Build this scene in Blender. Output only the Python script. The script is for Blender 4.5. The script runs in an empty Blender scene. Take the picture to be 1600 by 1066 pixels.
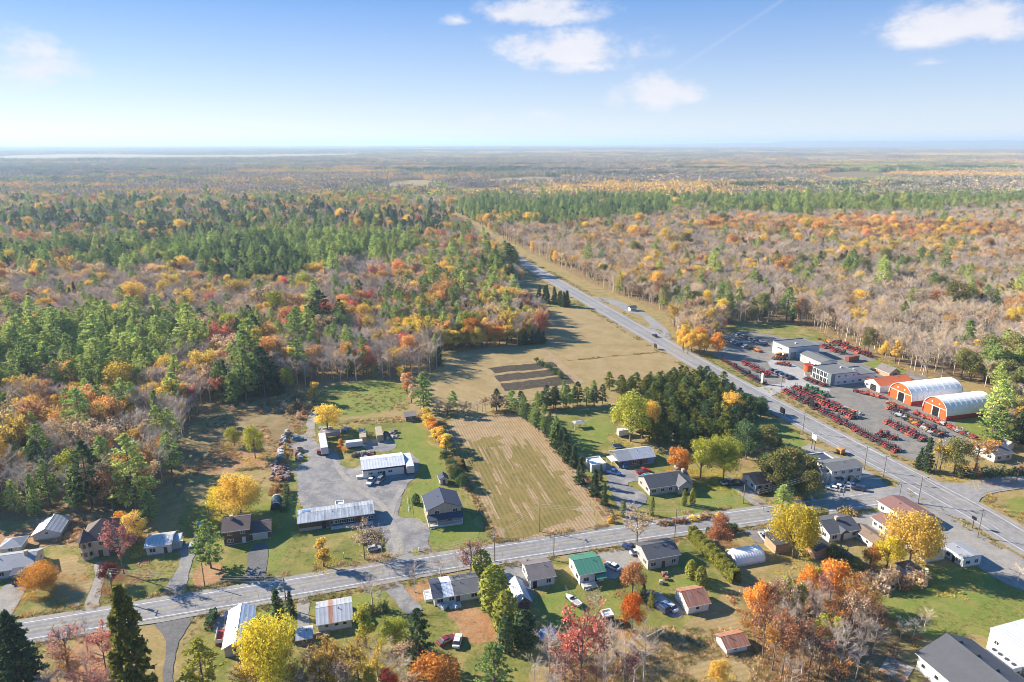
import bpy, bmesh, math, random
import numpy as np
from mathutils import Vector, Matrix, noise as mnoise
from mathutils.geometry import delaunay_2d_cdt

# ---------------------------------------------------------------- camera, sky, sun, exposure
SC = bpy.context.scene
H, F, CX, CY, HV = 112.0, 1067.0, 800.0, 533.0, 222.0
PT = math.atan((CY - HV) / F)
SP, CP = math.sin(PT), math.cos(PT)
cam = bpy.data.cameras.new('camera'); cam_o = bpy.data.objects.new('camera', cam)
SC.collection.objects.link(cam_o); SC.camera = cam_o
cam.sensor_width = 36.0; cam.lens = 36.0 * F / 1600.0
cam.clip_start = 1.0; cam.clip_end = 300000.0
cam_o.location = (0, 0, H); cam_o.rotation_euler = (math.pi / 2 - PT, 0, 0)

SUN_EL, SUN_AZ = math.radians(29), math.radians(-69)      # azimuth from +Y towards +X
sdir = Vector((math.sin(SUN_AZ) * math.cos(SUN_EL), math.cos(SUN_AZ) * math.cos(SUN_EL), math.sin(SUN_EL)))
sun = bpy.data.lights.new('sun', 'SUN'); sun.energy = 5.0; sun.angle = math.radians(0.5); sun.color = (1.0, 0.89, 0.73)
sun_o = bpy.data.objects.new('sun', sun); SC.collection.objects.link(sun_o)
sun_o.rotation_euler = sdir.to_track_quat('Z', 'Y').to_euler()

SC.view_settings.view_transform = 'Standard'; SC.view_settings.look = 'None'
SC.view_settings.exposure = 1.25; SC.view_settings.gamma = 1.0; SC.view_settings.use_curve_mapping = False
SC.render.engine = 'CYCLES'
SC.cycles.use_denoising = True; SC.cycles.pixel_filter_type = 'BLACKMAN_HARRIS'; SC.cycles.filter_width = 0.9
SC.cycles.use_adaptive_sampling = True; SC.cycles.adaptive_threshold = 0.006
SC.cycles.max_bounces = 5; SC.cycles.diffuse_bounces = 3; SC.cycles.transmission_bounces = 3
SC.cycles.transparent_max_bounces = 8; SC.cycles.volume_bounces = 1; SC.cycles.glossy_bounces = 2

def ray_dir(u, v):
    a, b = (u - CX) / F, (CY - v) / F
    return Vector((a, CP + b * SP, -SP + b * CP)).normalized()

world = bpy.data.worlds.new('World'); SC.world = world; world.use_nodes = True
def build_world():
    nt = world.node_tree; N, L = nt.nodes, nt.links
    N.clear()
    out = N.new('ShaderNodeOutputWorld'); bg = N.new('ShaderNodeBackground')
    sky = N.new('ShaderNodeTexSky'); sky.sky_type = 'NISHITA'; sky.sun_disc = False
    sky.sun_elevation = SUN_EL; sky.sun_rotation = SUN_AZ
    sky.altitude = 100; sky.air_density = 1.0; sky.dust_density = 0.05; sky.ozone_density = 2.0
    bg.inputs['Strength'].default_value = 0.1
    L.new(bg.outputs[0], out.inputs['Surface'])
    tc = N.new('ShaderNodeTexCoord')
    def M(op, a, b=None, c=None):
        n = N.new('ShaderNodeMath'); n.operation = op
        for i, x in enumerate((a, b, c)):
            if x is None: continue
            if isinstance(x, (int, float)): n.inputs[i].default_value = x
            else: L.new(x, n.inputs[i])
        return n.outputs[0]
    sp = N.new('ShaderNodeSeparateXYZ'); L.new(tc.outputs['Generated'], sp.inputs[0])
    az = M('ARCTAN2', sp.outputs[0], sp.outputs[1]); el = M('ARCSINE', sp.outputs[2])
    # deeper blue with height above the horizon, pale at the horizon (clear autumn air)
    rise = N.new('ShaderNodeMapRange'); L.new(el, rise.inputs[0])
    rise.inputs[1].default_value = 0.0; rise.inputs[2].default_value = 0.24; rise.interpolation_type = 'LINEAR'
    ramp = N.new('ShaderNodeMix'); ramp.data_type = 'RGBA'
    L.new(rise.outputs[0], ramp.inputs[0]); ramp.inputs[6].default_value = (0.70, 0.71, 0.79, 1); ramp.inputs[7].default_value = (0.20, 0.43, 0.78, 1)
    mul = N.new('ShaderNodeMix'); mul.data_type = 'RGBA'; mul.blend_type = 'MULTIPLY'; mul.inputs[0].default_value = 1.0
    L.new(sky.outputs[0], mul.inputs[6]); L.new(ramp.outputs[2], mul.inputs[7])
    # the same in every direction: thin even veil that takes most of the sun side's glare away
    veil = N.new('ShaderNodeMix'); veil.data_type = 'RGBA'; L.new(rise.outputs[0], veil.inputs[0]); veil.inputs[6].default_value = (3.25, 3.5, 3.95, 1); veil.inputs[7].default_value = (.14, 1.14, 3.1, 1)
    even = N.new('ShaderNodeMix'); even.data_type = 'RGBA'; even.inputs[0].default_value = .72; L.new(mul.outputs[2], even.inputs[6]); L.new(veil.outputs[2], even.inputs[7])
    # clouds: (centre u, v, half width, half height) seen from the camera turned into directions
    cl = [(845, 22, 118, 34, 1.0), (890, 82, 150, 42, 1.0), (712, 32, 34, 15, .75), (1030, 150, 92, 42, .95), (905, 105, 110, 22, .6),
          (1500, 42, 165, 46, 1.0), (1455, 98, 60, 10, .35), (760, 185, 40, 14, .35), (860, 180, 60, 18, .4), (60, 105, 90, 50, .8), (930, 190, 200, 14, .25),
          (-420, 60, 220, 60, .9), (2150, 90, 230, 60, .9), (-1100, 20, 260, 70, .9)]
    mask = None
    for (u, v, ru, rv, st) in cl:
        d = ray_dir(u, v); a0, e0 = math.atan2(d.x, d.y), math.asin(d.z)
        ka = math.cos(a0) ** 2 if abs(a0) < 1.2 else .3
        ra, re = ru * ka / F, rv / F
        dx = M('DIVIDE', M('SUBTRACT', az, a0), ra)
        de = M('SUBTRACT', el, e0)
        dy = M('MAXIMUM', M('DIVIDE', de, re), M('DIVIDE', de, -re * .62))      # flatter below
        r = M('SQRT', M('ADD', M('MULTIPLY', dx, dx), M('MULTIPLY', dy, dy)))
        m = M('MULTIPLY', M('SUBTRACT', 1.0, r), st)
        mask = m if mask is None else M('MAXIMUM', mask, m)
    cv = N.new('ShaderNodeCombineXYZ'); L.new(az, cv.inputs[0]); L.new(M('MULTIPLY', el, 1.7), cv.inputs[1])
    def fbm(scale, detail, rough, off):
        n = N.new('ShaderNodeTexNoise'); n.inputs['Scale'].default_value = scale; n.inputs['Detail'].default_value = detail
        n.inputs['Roughness'].default_value = rough
        mp = N.new('ShaderNodeMapping'); mp.inputs['Location'].default_value = off
        L.new(cv.outputs[0], mp.inputs[0]); L.new(mp.outputs[0], n.inputs['Vector'])
        return n.outputs['Fac']
    n1 = fbm(17, 9, .62, (0, 0, 0)); n2 = fbm(9, 4, .5, (3, 1, 2))
    dens = M('ADD', M('MULTIPLY', mask, 1.0), M('MULTIPLY', M('SUBTRACT', n1, .5), 1.9))
    sm = N.new('ShaderNodeMapRange'); sm.interpolation_type = 'SMOOTHSTEP'; L.new(dens, sm.inputs[0])
    sm.inputs[1].default_value = .02; sm.inputs[2].default_value = .75
    gate = N.new('ShaderNodeMapRange'); L.new(mask, gate.inputs[0]); gate.inputs[1].default_value = -.15; gate.inputs[2].default_value = .3
    fac = M('MULTIPLY', M('MULTIPLY', sm.outputs[0], gate.outputs[0]), .93)
    # thin contrail
    d1, d2 = ray_dir(1035, 122), ray_dir(1205, 12)
    a1, e1, a2, e2 = math.atan2(d1.x, d1.y), math.asin(d1.z), math.atan2(d2.x, d2.y), math.asin(d2.z)
    k = (e2 - e1) / (a2 - a1)
    dist = M('ABSOLUTE', M('SUBTRACT', el, M('ADD', e1, M('MULTIPLY', M('SUBTRACT', az, a1), k))))
    line = M('SUBTRACT', 1.0, M('MINIMUM', M('DIVIDE', dist, .0042), 1.0))
    ina = M('MULTIPLY', M('GREATER_THAN', az, a1), M('LESS_THAN', az, a2 + .02))
    trail = M('MULTIPLY', M('MULTIPLY', M('MULTIPLY', line, ina), n1), .26)
    fac2 = M('MINIMUM', M('ADD', fac, trail), 1.0)
    shade = N.new('ShaderNodeMix'); shade.data_type = 'RGBA'; L.new(M('MULTIPLY', M('ADD', n2, n1), .55), shade.inputs[0])
    shade.inputs[6].default_value = (2.9, 3.05, 3.6, 1); shade.inputs[7].default_value = (4.5, 4.35, 4.4, 1)
    mix = N.new('ShaderNodeMix'); mix.data_type = 'RGBA'
    L.new(fac2, mix.inputs[0]); L.new(even.outputs[2], mix.inputs[6]); L.new(shade.outputs[2], mix.inputs[7])
    L.new(mix.outputs[2], bg.inputs['Color'])
build_world()
world.cycles.sampling_method = 'MANUAL'; world.cycles.sample_map_resolution = 512

# ---------------------------------------------------------------- geometry helpers
COL = SC.collection
rnd = random.Random(7)
def G(u, v, z=0.0):
    a, b = (u - CX) / F, (CY - v) / F
    t = (z - H) / (-SP + b * CP)
    return Vector((a * t, (CP + b * SP) * t, z))
def Pn(x, y, z):
    d = y * CP + (H - z) * SP; up = y * SP - (H - z) * CP
    return CX + F * x / d, CY - F * up / d
def ppm(u, v):                                   # pixels per metre across the view at a ground pixel
    g = G(u, v); return F / (g.y * CP + H * SP)
def hfit(u, v, vt):                              # height of an upright thing from its foot and top pixel rows
    g = G(u, v); t = (CY - vt) / F
    return H - g.y * (SP - t * CP) / (t * SP + CP)
GA = math.radians(15.5)                          # the two roads cross at right angles: local grid
E1 = Vector((math.cos(GA), math.sin(GA), 0)); E2 = Vector((-math.sin(GA), math.cos(GA), 0))
def zp(pts, ox, oy, s): return [(ox + x / s, oy + y / s) for x, y in pts]

def mesh_np(name, verts, faces, mats, mi=None):
    me = bpy.data.meshes.new(name)
    verts = np.asarray(verts, dtype=np.float32); faces = np.asarray(faces, dtype=np.int32)
    k = faces.shape[1]; m = len(faces)
    me.vertices.add(len(verts)); me.vertices.foreach_set('co', verts.ravel())
    me.loops.add(m * k); me.loops.foreach_set('vertex_index', faces.ravel())
    me.polygons.add(m); me.polygons.foreach_set('loop_start', np.arange(0, m * k, k, dtype=np.int32))
    for x in mats: me.materials.append(x)
    if mi is not None: me.polygons.foreach_set('material_index', np.asarray(mi, dtype=np.int32))
    me.update(calc_edges=True)
    return me
def link(name, me, parent=None, loc=None):
    o = bpy.data.objects.new(name, me); COL.objects.link(o)
    if parent is not None: o.parent = parent
    if loc is not None: o.location = loc
    return o
def tag(o, label=None, cat=None, group=None, kind=None):
    if label: o['label'] = label
    if cat: o['category'] = cat
    if group: o['group'] = group
    if kind: o['kind'] = kind
    return o
def root(name, loc, rz=0.0):
    o = link(name, None); o.location = loc; o.rotation_euler = (0, 0, rz); o.empty_display_size = .5
    return o
def copy_tree(o, parent=None):
    c = o.copy(); COL.objects.link(c); c.parent = parent
    for ch in o.children: copy_tree(ch, c)
    return c

class MB:
    """collects solids into one mesh"""
    def __init__(s): s.v = []; s.f = []
    def add(s, vs, fs):
        n = len(s.v); s.v += [tuple(p) for p in vs]; s.f += [tuple(i + n for i in f) for f in fs]; return s
    def box(s, x0, x1, y0, y1, z0, z1):
        return s.add([(x0,y0,z0),(x1,y0,z0),(x1,y1,z0),(x0,y1,z0),(x0,y0,z1),(x1,y0,z1),(x1,y1,z1),(x0,y1,z1)],
                     [(0,3,2,1),(4,5,6,7),(0,1,5,4),(1,2,6,5),(2,3,7,6),(3,0,4,7)])
    def prism(s, prof, x0, x1, axis='x'):        # closed profile extruded along an axis
        n = len(prof)
        if axis == 'x': vs = [(x0, a, b) for a, b in prof] + [(x1, a, b) for a, b in prof]
        else: vs = [(a, x0, b) for a, b in prof] + [(a, x1, b) for a, b in prof]
        return s.add(vs, [tuple(range(n)), tuple(range(2*n-1, n-1, -1))] + [(i, n+i, n+(i+1) % n, (i+1) % n) for i in range(n)])
    def tube(s, p0, p1, r0, r1=None, n=8):
        r1 = r0 if r1 is None else r1
        p0, p1 = Vector(p0), Vector(p1); d = (p1 - p0).normalized()
        a = d.orthogonal().normalized(); b = d.cross(a)
        ring = lambda p, r: [p + a * (r*math.cos(2*math.pi*i/n)) + b * (r*math.sin(2*math.pi*i/n)) for i in range(n)]
        return s.add(ring(p0, r0) + ring(p1, r1), [tuple(range(n-1, -1, -1)), tuple(range(n, 2*n))] + [(i, (i+1) % n, n+(i+1) % n, n+i) for i in range(n)])
    def loft(s, rings, cap=True):
        n = len(rings[0]); vs = [p for r in rings for p in r]; fs = []
        for k in range(len(rings) - 1):
            fs += [(k*n+i, k*n+(i+1) % n, (k+1)*n+(i+1) % n, (k+1)*n+i) for i in range(n)]
        if cap: fs += [tuple(range(n-1, -1, -1)), tuple(range((len(rings)-1)*n, len(rings)*n))]
        return s.add(vs, fs)
    def mesh(s, name, m, smooth=False, bevel=0):
        me = bpy.data.meshes.new(name); me.from_pydata(s.v, [], s.f)
        bm = bmesh.new(); bm.from_mesh(me)
        bmesh.ops.recalc_face_normals(bm, faces=bm.faces)
        if bevel: bmesh.ops.bevel(bm, geom=list(bm.edges), offset=bevel, segments=1, affect='EDGES')
        bm.to_mesh(me); bm.free()
        me.materials.append(m)
        if smooth: me.shade_smooth()
        return me
    def obj(s, name, m, parent=None, **k): return link(name, s.mesh(name, m, **k), parent)

# ---------------------------------------------------------------- materials
def newmat(name):
    m = bpy.data.materials.new(name); m.use_nodes = True; nt = m.node_tree; nt.nodes.clear()
    o = nt.nodes.new('ShaderNodeOutputMaterial'); b = nt.nodes.new('ShaderNodeBsdfPrincipled')
    nt.links.new(b.outputs[0], o.inputs[0]); return m, nt, b
def nnode(nt, vec, scale, detail=5, rough=.6, dist=0):
    n = nt.nodes.new('ShaderNodeTexNoise'); n.inputs['Scale'].default_value = scale; n.inputs['Detail'].default_value = detail
    n.inputs['Roughness'].default_value = rough; n.inputs['Distortion'].default_value = dist
    if vec is not None: nt.links.new(vec, n.inputs['Vector'])
    return n.outputs['Fac']
def rampn(nt, fac, lo, hi):
    r = nt.nodes.new('ShaderNodeMapRange'); nt.links.new(fac, r.inputs[0]); r.inputs[1].default_value = lo; r.inputs[2].default_value = hi
    return r.outputs[0]
def mixc(nt, fac, a, b, mode='MIX'):
    m = nt.nodes.new('ShaderNodeMix'); m.data_type = 'RGBA'; m.blend_type = mode
    for s, x in ((m.inputs[0], fac), (m.inputs[6], a), (m.inputs[7], b)):
        if isinstance(x, (int, float)): s.default_value = x
        elif isinstance(x, tuple): s.default_value = (*x[:3], 1)
        else: nt.links.new(x, s)
    return m.outputs[2]
def mathn(nt, op, a, b=None):
    n = nt.nodes.new('ShaderNodeMath'); n.operation = op
    for i, x in enumerate((a, b)):
        if x is None: continue
        if isinstance(x, (int, float)): n.inputs[i].default_value = x
        else: nt.links.new(x, n.inputs[i])
    return n.outputs[0]
def worldpos(nt, rot=None, scl=None):
    g = nt.nodes.new('ShaderNodeNewGeometry'); v = g.outputs['Position']
    if rot is not None or scl is not None:
        mp = nt.nodes.new('ShaderNodeMapping')
        if rot is not None: mp.inputs['Rotation'].default_value = (0, 0, rot)
        if scl is not None: mp.inputs['Scale'].default_value = scl
        nt.links.new(v, mp.inputs[0]); v = mp.outputs[0]
    return v
def objpos(nt, scl=None):
    t = nt.nodes.new('ShaderNodeTexCoord'); v = t.outputs['Object']
    if scl is not None:
        mp = nt.nodes.new('ShaderNodeMapping'); mp.inputs['Scale'].default_value = scl
        nt.links.new(v, mp.inputs[0]); v = mp.outputs[0]
    return v
def bump(nt, b, fac, strength, dist):
    n = nt.nodes.new('ShaderNodeBump'); n.inputs['Strength'].default_value = strength; n.inputs['Distance'].default_value = dist
    nt.links.new(fac, n.inputs['Height']); nt.links.new(n.outputs[0], b.inputs['Normal'])

def ground_mat(name, a, b_, c, s1=.03, s2=.25, s3=1.6, bstr=.6, bd=.25, rows=None, rough=.95, w2=(.42, .62)):
    """three soil or grass colours broken up at three scales; rows = (angle, spacing, colour, strength)"""
    m, nt, bs = newmat(name); v = worldpos(nt)
    f1 = rampn(nt, nnode(nt, v, s1, 4, .55, .6), .38, .62); f2 = rampn(nt, nnode(nt, v, s2, 6, .65, .3), *w2); f3 = nnode(nt, v, s3, 5, .75)
    col = mixc(nt, f1, a, b_); col = mixc(nt, f2, col, c)
    col = mixc(nt, rampn(nt, f3, .25, .75), mixc(nt, .42, col, (.02, .018, .012)), mixc(nt, .06, col, (.9, .75, .45)))
    if rows:
        ang, sp_, rc, st = rows
        vr = worldpos(nt, -ang)
        w = nt.nodes.new('ShaderNodeTexWave'); w.inputs['Scale'].default_value = math.pi / 10 / sp_ * 1.0; w.inputs['Distortion'].default_value = 1.2
        w.inputs['Detail'].default_value = 3; w.inputs['Detail Scale'].default_value = 2.5
        w.bands_direction = 'X'; nt.links.new(vr, w.inputs['Vector'])
        col = mixc(nt, mathn(nt, 'MULTIPLY', w.outputs['Fac'], st), col, rc)
    nt.links.new(col, bs.inputs['Base Color']); bs.inputs['Roughness'].default_value = rough
    bs.inputs['Specular IOR Level'].default_value = .15
    bump(nt, bs, f3, bstr, bd)
    return m
def plain(name, col, rough=.6, metal=0.0, var=.18, scale=1.2, spec=.4, col2=None, stretch=None, objcol=False, dirt=0.0, coat=0.0):
    """paint, cladding or trim with a little unevenness and dirt; objcol multiplies in the object's own colour"""
    m, nt, b = newmat(name); v = objpos(nt, stretch)
    f = nnode(nt, v, scale, 5, .65); f2 = nnode(nt, v, scale * 9, 3, .6)
    if objcol:
        oi = nt.nodes.new('ShaderNodeObjectInfo'); base = oi.outputs['Color']
    else: base = col
    c2 = col2 or tuple(x * (1 - var) for x in col)
    if objcol: cc = mixc(nt, mathn(nt, 'MULTIPLY', f, var), base, (.08, .07, .06))
    else: cc = mixc(nt, rampn(nt, f, .35, .65), col, c2)
    cc = mixc(nt, mathn(nt, 'MULTIPLY', rampn(nt, f2, .3, .8), .14), cc, (.06, .055, .05))
    if dirt: cc = mixc(nt, mathn(nt, 'MULTIPLY', rampn(nt, f, .5, .75), dirt), cc, (.11, .085, .06))
    nt.links.new(cc, b.inputs['Base Color']); b.inputs['Roughness'].default_value = rough; b.inputs['Metallic'].default_value = metal
    b.inputs['Specular IOR Level'].default_value = spec; b.inputs['Coat Weight'].default_value = coat
    return m
def shingle(name, col, stain=(.05, .05, .05), amount=.35):
    m, nt, b = newmat(name); v = objpos(nt)
    big = nnode(nt, v, .35, 5, .65); fine = nnode(nt, v, 5.5, 4, .8)
    cc = mixc(nt, mathn(nt, 'MULTIPLY', rampn(nt, big, .35, .7), amount), col, stain)
    cc = mixc(nt, rampn(nt, fine, .3, .7), mixc(nt, .4, cc, (.01, .01, .012)), mixc(nt, .05, cc, (.5, .5, .52)))
    nt.links.new(cc, b.inputs['Base Color']); b.inputs['Roughness'].default_value = .85; bump(nt, b, fine, .5, .05)
    return m
def sheetmetal(name, col, rust=(.25, .10, .05), amount=.3, ribs=1.0, rough=.45, streak=(3, .25, .25), metal=.15):
    """roof sheets: seams running down the slope (object X spacing) and weathered streaks"""
    m, nt, b = newmat(name); v = objpos(nt)
    st = nnode(nt, objpos(nt, streak), 1.0, 5, .7); big = nnode(nt, v, .5, 4, .6)
    cc = mixc(nt, mathn(nt, 'MULTIPLY', rampn(nt, st, .45, .68), amount), col, rust)
    cc = mixc(nt, mathn(nt, 'MULTIPLY', rampn(nt, big, .4, .7), .2), cc, (.12, .12, .12))
    w = nt.nodes.new('ShaderNodeTexWave'); w.inputs['Scale'].default_value = math.pi / 10 / ribs; w.bands_direction = 'X'; w.inputs['Distortion'].default_value = .15
    nt.links.new(v, w.inputs['Vector'])
    cc = mixc(nt, mathn(nt, 'MULTIPLY', rampn(nt, w.outputs['Fac'], .8, 1.0), .3), cc, (.1, .1, .1))
    nt.links.new(cc, b.inputs['Base Color']); b.inputs['Roughness'].default_value = rough; b.inputs['Metallic'].default_value = metal
    bump(nt, b, w.outputs['Fac'], .4, .04)
    return m
def leafmat(name, trans=.35, rmin=.62, rmax=1.3, hue=.01, col=None):
    """foliage: the object's colour, varied from tree to tree and leaf to leaf, part of the light passing through"""
    m = bpy.data.materials.new(name); m.use_nodes = True; nt = m.node_tree; nt.nodes.clear()
    o = nt.nodes.new('ShaderNodeOutputMaterial'); oi = nt.nodes.new('ShaderNodeObjectInfo'); ge = nt.nodes.new('ShaderNodeNewGeometry')
    hs = nt.nodes.new('ShaderNodeHueSaturation')
    if col is None: nt.links.new(oi.outputs['Color'], hs.inputs['Color'])
    else: hs.inputs['Color'].default_value = (*col, 1)
    r1 = nt.nodes.new('ShaderNodeMapRange'); nt.links.new(oi.outputs['Random'], r1.inputs[0]); r1.inputs[3].default_value = .5 - hue; r1.inputs[4].default_value = .5 + hue
    nt.links.new(r1.outputs[0], hs.inputs['Hue'])
    r2 = nt.nodes.new('ShaderNodeMapRange'); nt.links.new(ge.outputs['Random Per Island'], r2.inputs[0]); r2.inputs[3].default_value = rmin; r2.inputs[4].default_value = rmax
    r3 = nt.nodes.new('ShaderNodeMapRange'); fr = mathn(nt, 'FRACT', mathn(nt, 'MULTIPLY', oi.outputs['Random'], 7.31)); nt.links.new(fr, r3.inputs[0]); r3.inputs[3].default_value = .8; r3.inputs[4].default_value = 1.2
    nt.links.new(mathn(nt, 'MULTIPLY', r2.outputs[0], r3.outputs[0]), hs.inputs['Value'])
    d = nt.nodes.new('ShaderNodeBsdfDiffuse'); t = nt.nodes.new('ShaderNodeBsdfTranslucent'); mx = nt.nodes.new('ShaderNodeMixShader')
    nt.links.new(hs.outputs[0], d.inputs[0]); nt.links.new(hs.outputs[0], t.inputs[0]); mx.inputs[0].default_value = trans
    nt.links.new(d.outputs[0], mx.inputs[1]); nt.links.new(t.outputs[0], mx.inputs[2]); nt.links.new(mx.outputs[0], o.inputs[0])
    return m
def vcolmat(name):
    m, nt, b = newmat(name); a = nt.nodes.new('ShaderNodeVertexColor'); a.layer_name = 'Col'
    nt.links.new(a.outputs[0], b.inputs['Base Color']); b.inputs['Roughness'].default_value = .9; b.inputs['Specular IOR Level'].default_value = .05
    return m

MT = dict(
    ground=ground_mat('forest_floor_soil', (.27, .175, .085), (.20, .15, .06), (.32, .22, .11), s1=.012),
    rough=ground_mat('rough_dry_grass', (.33, .245, .085), (.21, .185, .05), (.38, .27, .12), s1=.04),
    lawn=ground_mat('dry_lawn_grass', (.20, .205, .034), (.36, .275, .095), (.135, .165, .024), s1=.05, s2=.16),
    green=ground_mat('green_lawn_grass', (.13, .21, .022), (.185, .23, .034), (.25, .235, .055), s1=.06, s2=.2, rows=(math.radians(40), .9, (.18, .22, .045), .3)),
    tan=ground_mat('tan_cut_hay', (.37, .27, .125), (.29, .22, .085), (.42, .31, .16), s1=.03, s2=.1, rows=(math.radians(105.5), 1.6, (.24, .175, .075), .5)),
    stubble=ground_mat('maize_stubble', (.42, .29, .16), (.36, .25, .13), (.48, .345, .20), s1=.04, rows=(math.radians(15.5), 1.1, (.20, .14, .075), .6)),
    weedy=ground_mat('weedy_stubble', (.19, .15, .035), (.26, .185, .055), (.135, .125, .022), s1=.05, s2=.18, rows=(math.radians(15.5), 1.5, (.28, .20, .08), .5)),
    soil=ground_mat('dark_tilled_soil', (.035, .026, .022), (.055, .04, .032), (.085, .065, .05), s2=.5, bstr=1.0, bd=.5),
    litter=ground_mat('fallen_leaf_litter', (.40, .19, .08), (.31, .165, .08), (.44, .26, .13), s1=.06),
    brush=ground_mat('brown_brush_ground', (.26, .16, .08), (.32, .22, .11), (.18, .155, .055), s1=.05),
    gravel=ground_mat('grey_gravel', (.165, .17, .195), (.24, .24, .255), (.32, .31, .30), s1=.05, s2=.22, bstr=.35, bd=.08),
    crushed=ground_mat('pale_crushed_stone', (.31, .295, .275), (.27, .26, .25), (.36, .34, .31), s1=.05, bstr=.3, bd=.06),
    yard=ground_mat('brown_grey_yard', (.235, .22, .20), (.28, .26, .23), (.19, .18, .17), s1=.04, bstr=.35, bd=.08),
    concrete=ground_mat('worn_concrete', (.42, .41, .40), (.37, .365, .355), (.46, .45, .43), s1=.05, bstr=.15, bd=.03, rough=.85),
    asphalt=ground_mat('worn_asphalt', (.29, .29, .30), (.33, .325, .33), (.265, .265, .275), s1=.03, s2=.06, s3=.5, bstr=.08, bd=.02, rough=.82),
    track=ground_mat('wheel_worn_asphalt', (.25, .25, .26), (.29, .285, .29), (.225, .225, .235), s1=.03, s2=.06, s3=.5, bstr=.08, bd=.02, rough=.8),
    newasphalt=ground_mat('dark_asphalt', (.10, .105, .12), (.125, .13, .14), (.15, .15, .16), s1=.08, bstr=.15, bd=.02, rough=.8),
    paintw=plain('road_paint_white', (.72, .72, .72), .7, var=.35, scale=.6), painty=plain('road_paint_yellow', (.50, .42, .22), .7, var=.35, scale=.6),
    bark=plain('tree_bark', (.20, .165, .135), .9, var=.4, scale=2), leaf=leafmat('leaves'), needle=leafmat('needles', .32, .55, 1.3, .01),
    twig=leafmat('twigs', .0, .7, 1.25, .012), grass=leafmat('dry_grass_blades', .3), vcol=vcolmat('distant_foliage'),
    glass=plain('window_glass', (.03, .035, .045), .08, var=.2, spec=.8), trim=plain('white_trim', (.68, .68, .66), .55, var=.08),
    white=plain('white_siding', (.66, .66, .64), .6, var=.1, dirt=.12), offwhite=plain('off_white_siding', (.58, .56, .52), .65, var=.12, dirt=.15), greyw=plain('grey_siding', (.42, .40, .385), .65, var=.12, dirt=.1),
    tanw=plain('tan_siding', (.47, .38, .28), .7, var=.18, dirt=.12), brick=plain('tan_brick', (.60, .48, .34), .85, var=.3, scale=3), brownw=plain('brown_siding', (.115, .065, .045), .75, var=.25),
    cedarw=plain('bare_plywood', (.50, .31, .18), .8, var=.25), steel=plain('pale_steel_cladding', (.55, .56, .58), .45, var=.08, stretch=(4, 4, .3)), steeld=plain('blue_grey_steel_cladding', (.16, .20, .22), .45, var=.12),
    orangew=plain('orange_wall', (.70, .12, .02), .55, var=.12), redw=plain('red_wall', (.42, .035, .02), .55, var=.15), weath=plain('weathered_boards', (.20, .17, .15), .85, var=.4, stretch=(3, 3, .4)),
    r_black=shingle('black_shingles', (.06, .064, .072)), r_navy=shingle('blue_black_shingles', (.035, .052, .10), amount=.15), r_grey=shingle('grey_shingles', (.15, .155, .165)), r_char=shingle('charcoal_shingles', (.088, .094, .11)), r_brown=shingle('brown_shingles', (.13, .085, .075)),
    r_lgrey=shingle('pale_grey_shingles', (.37, .385, .41), (.2, .2, .21)), r_red=shingle('faded_red_shingles', (.27, .13, .105), (.18, .12, .1)), r_tan=shingle('tan_brown_shingles', (.30, .205, .13)), r_mauve=shingle('mauve_grey_shingles', (.21, .18, .175)), r_green=sheetmetal('green_metal_roof', (.07, .24, .15), (.1, .2, .14), .2),
    r_tin=sheetmetal('galvanised_roof', (.50, .52, .55), (.30, .25, .22), .35), r_patch=sheetmetal('patched_tin_roof', (.47, .50, .53), (.13, .14, .17), .75, streak=(1.1, .12, .5)), r_white=sheetmetal('white_metal_roof', (.74, .75, .77), (.5, .48, .45), .25), r_rust=sheetmetal('rusty_roof', (.45, .17, .08), (.55, .42, .34), .7, ribs=.8),
    r_orange=sheetmetal('orange_metal_roof', (.88, .19, .04), (.6, .12, .03), .2), r_fabric=plain('white_fabric_cover', (.88, .87, .83), .85, spec=.15, var=.06, stretch=(.6, 2, 2)), r_gravel=shingle('flat_roof_membrane', (.15, .155, .155), (.22, .22, .21), .5),
    car=plain('car_paint', (.5, .5, .5), .28, var=.08, objcol=True, coat=.6), mach=plain('machine_paint', (.5, .5, .5), .5, var=.35, scale=2.5, objcol=True), rubber=plain('rubber', (.025, .025, .026), .85), dark=plain('dark_metal', (.045, .045, .05), .5), chrome=plain('bare_metal', (.5, .5, .52), .3, metal=.8),
    lamp=plain('lamp_lens', (.75, .75, .7), .15), tail=plain('red_lens', (.4, .02, .02), .2), wood=plain('grey_pole_wood', (.24, .205, .17), .85, var=.35, stretch=(3, 3, .3)), board=plain('new_timber', (.42, .31, .2), .75, var=.3), water=plain('pool_water', (.12, .47, .52), .08, var=.1, spec=.6), teal=plain('teal_paint', (.10, .42, .43), .5), blue=plain('blue_tarp', (.13, .28, .52), .5), sign_black=plain('sign_black', (.012, .012, .014), .4), yellowp=plain('yellow_paint', (.65, .33, .05), .5), dgreen=plain('dark_green_sheet', (.035, .075, .08), .4),
)

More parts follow.
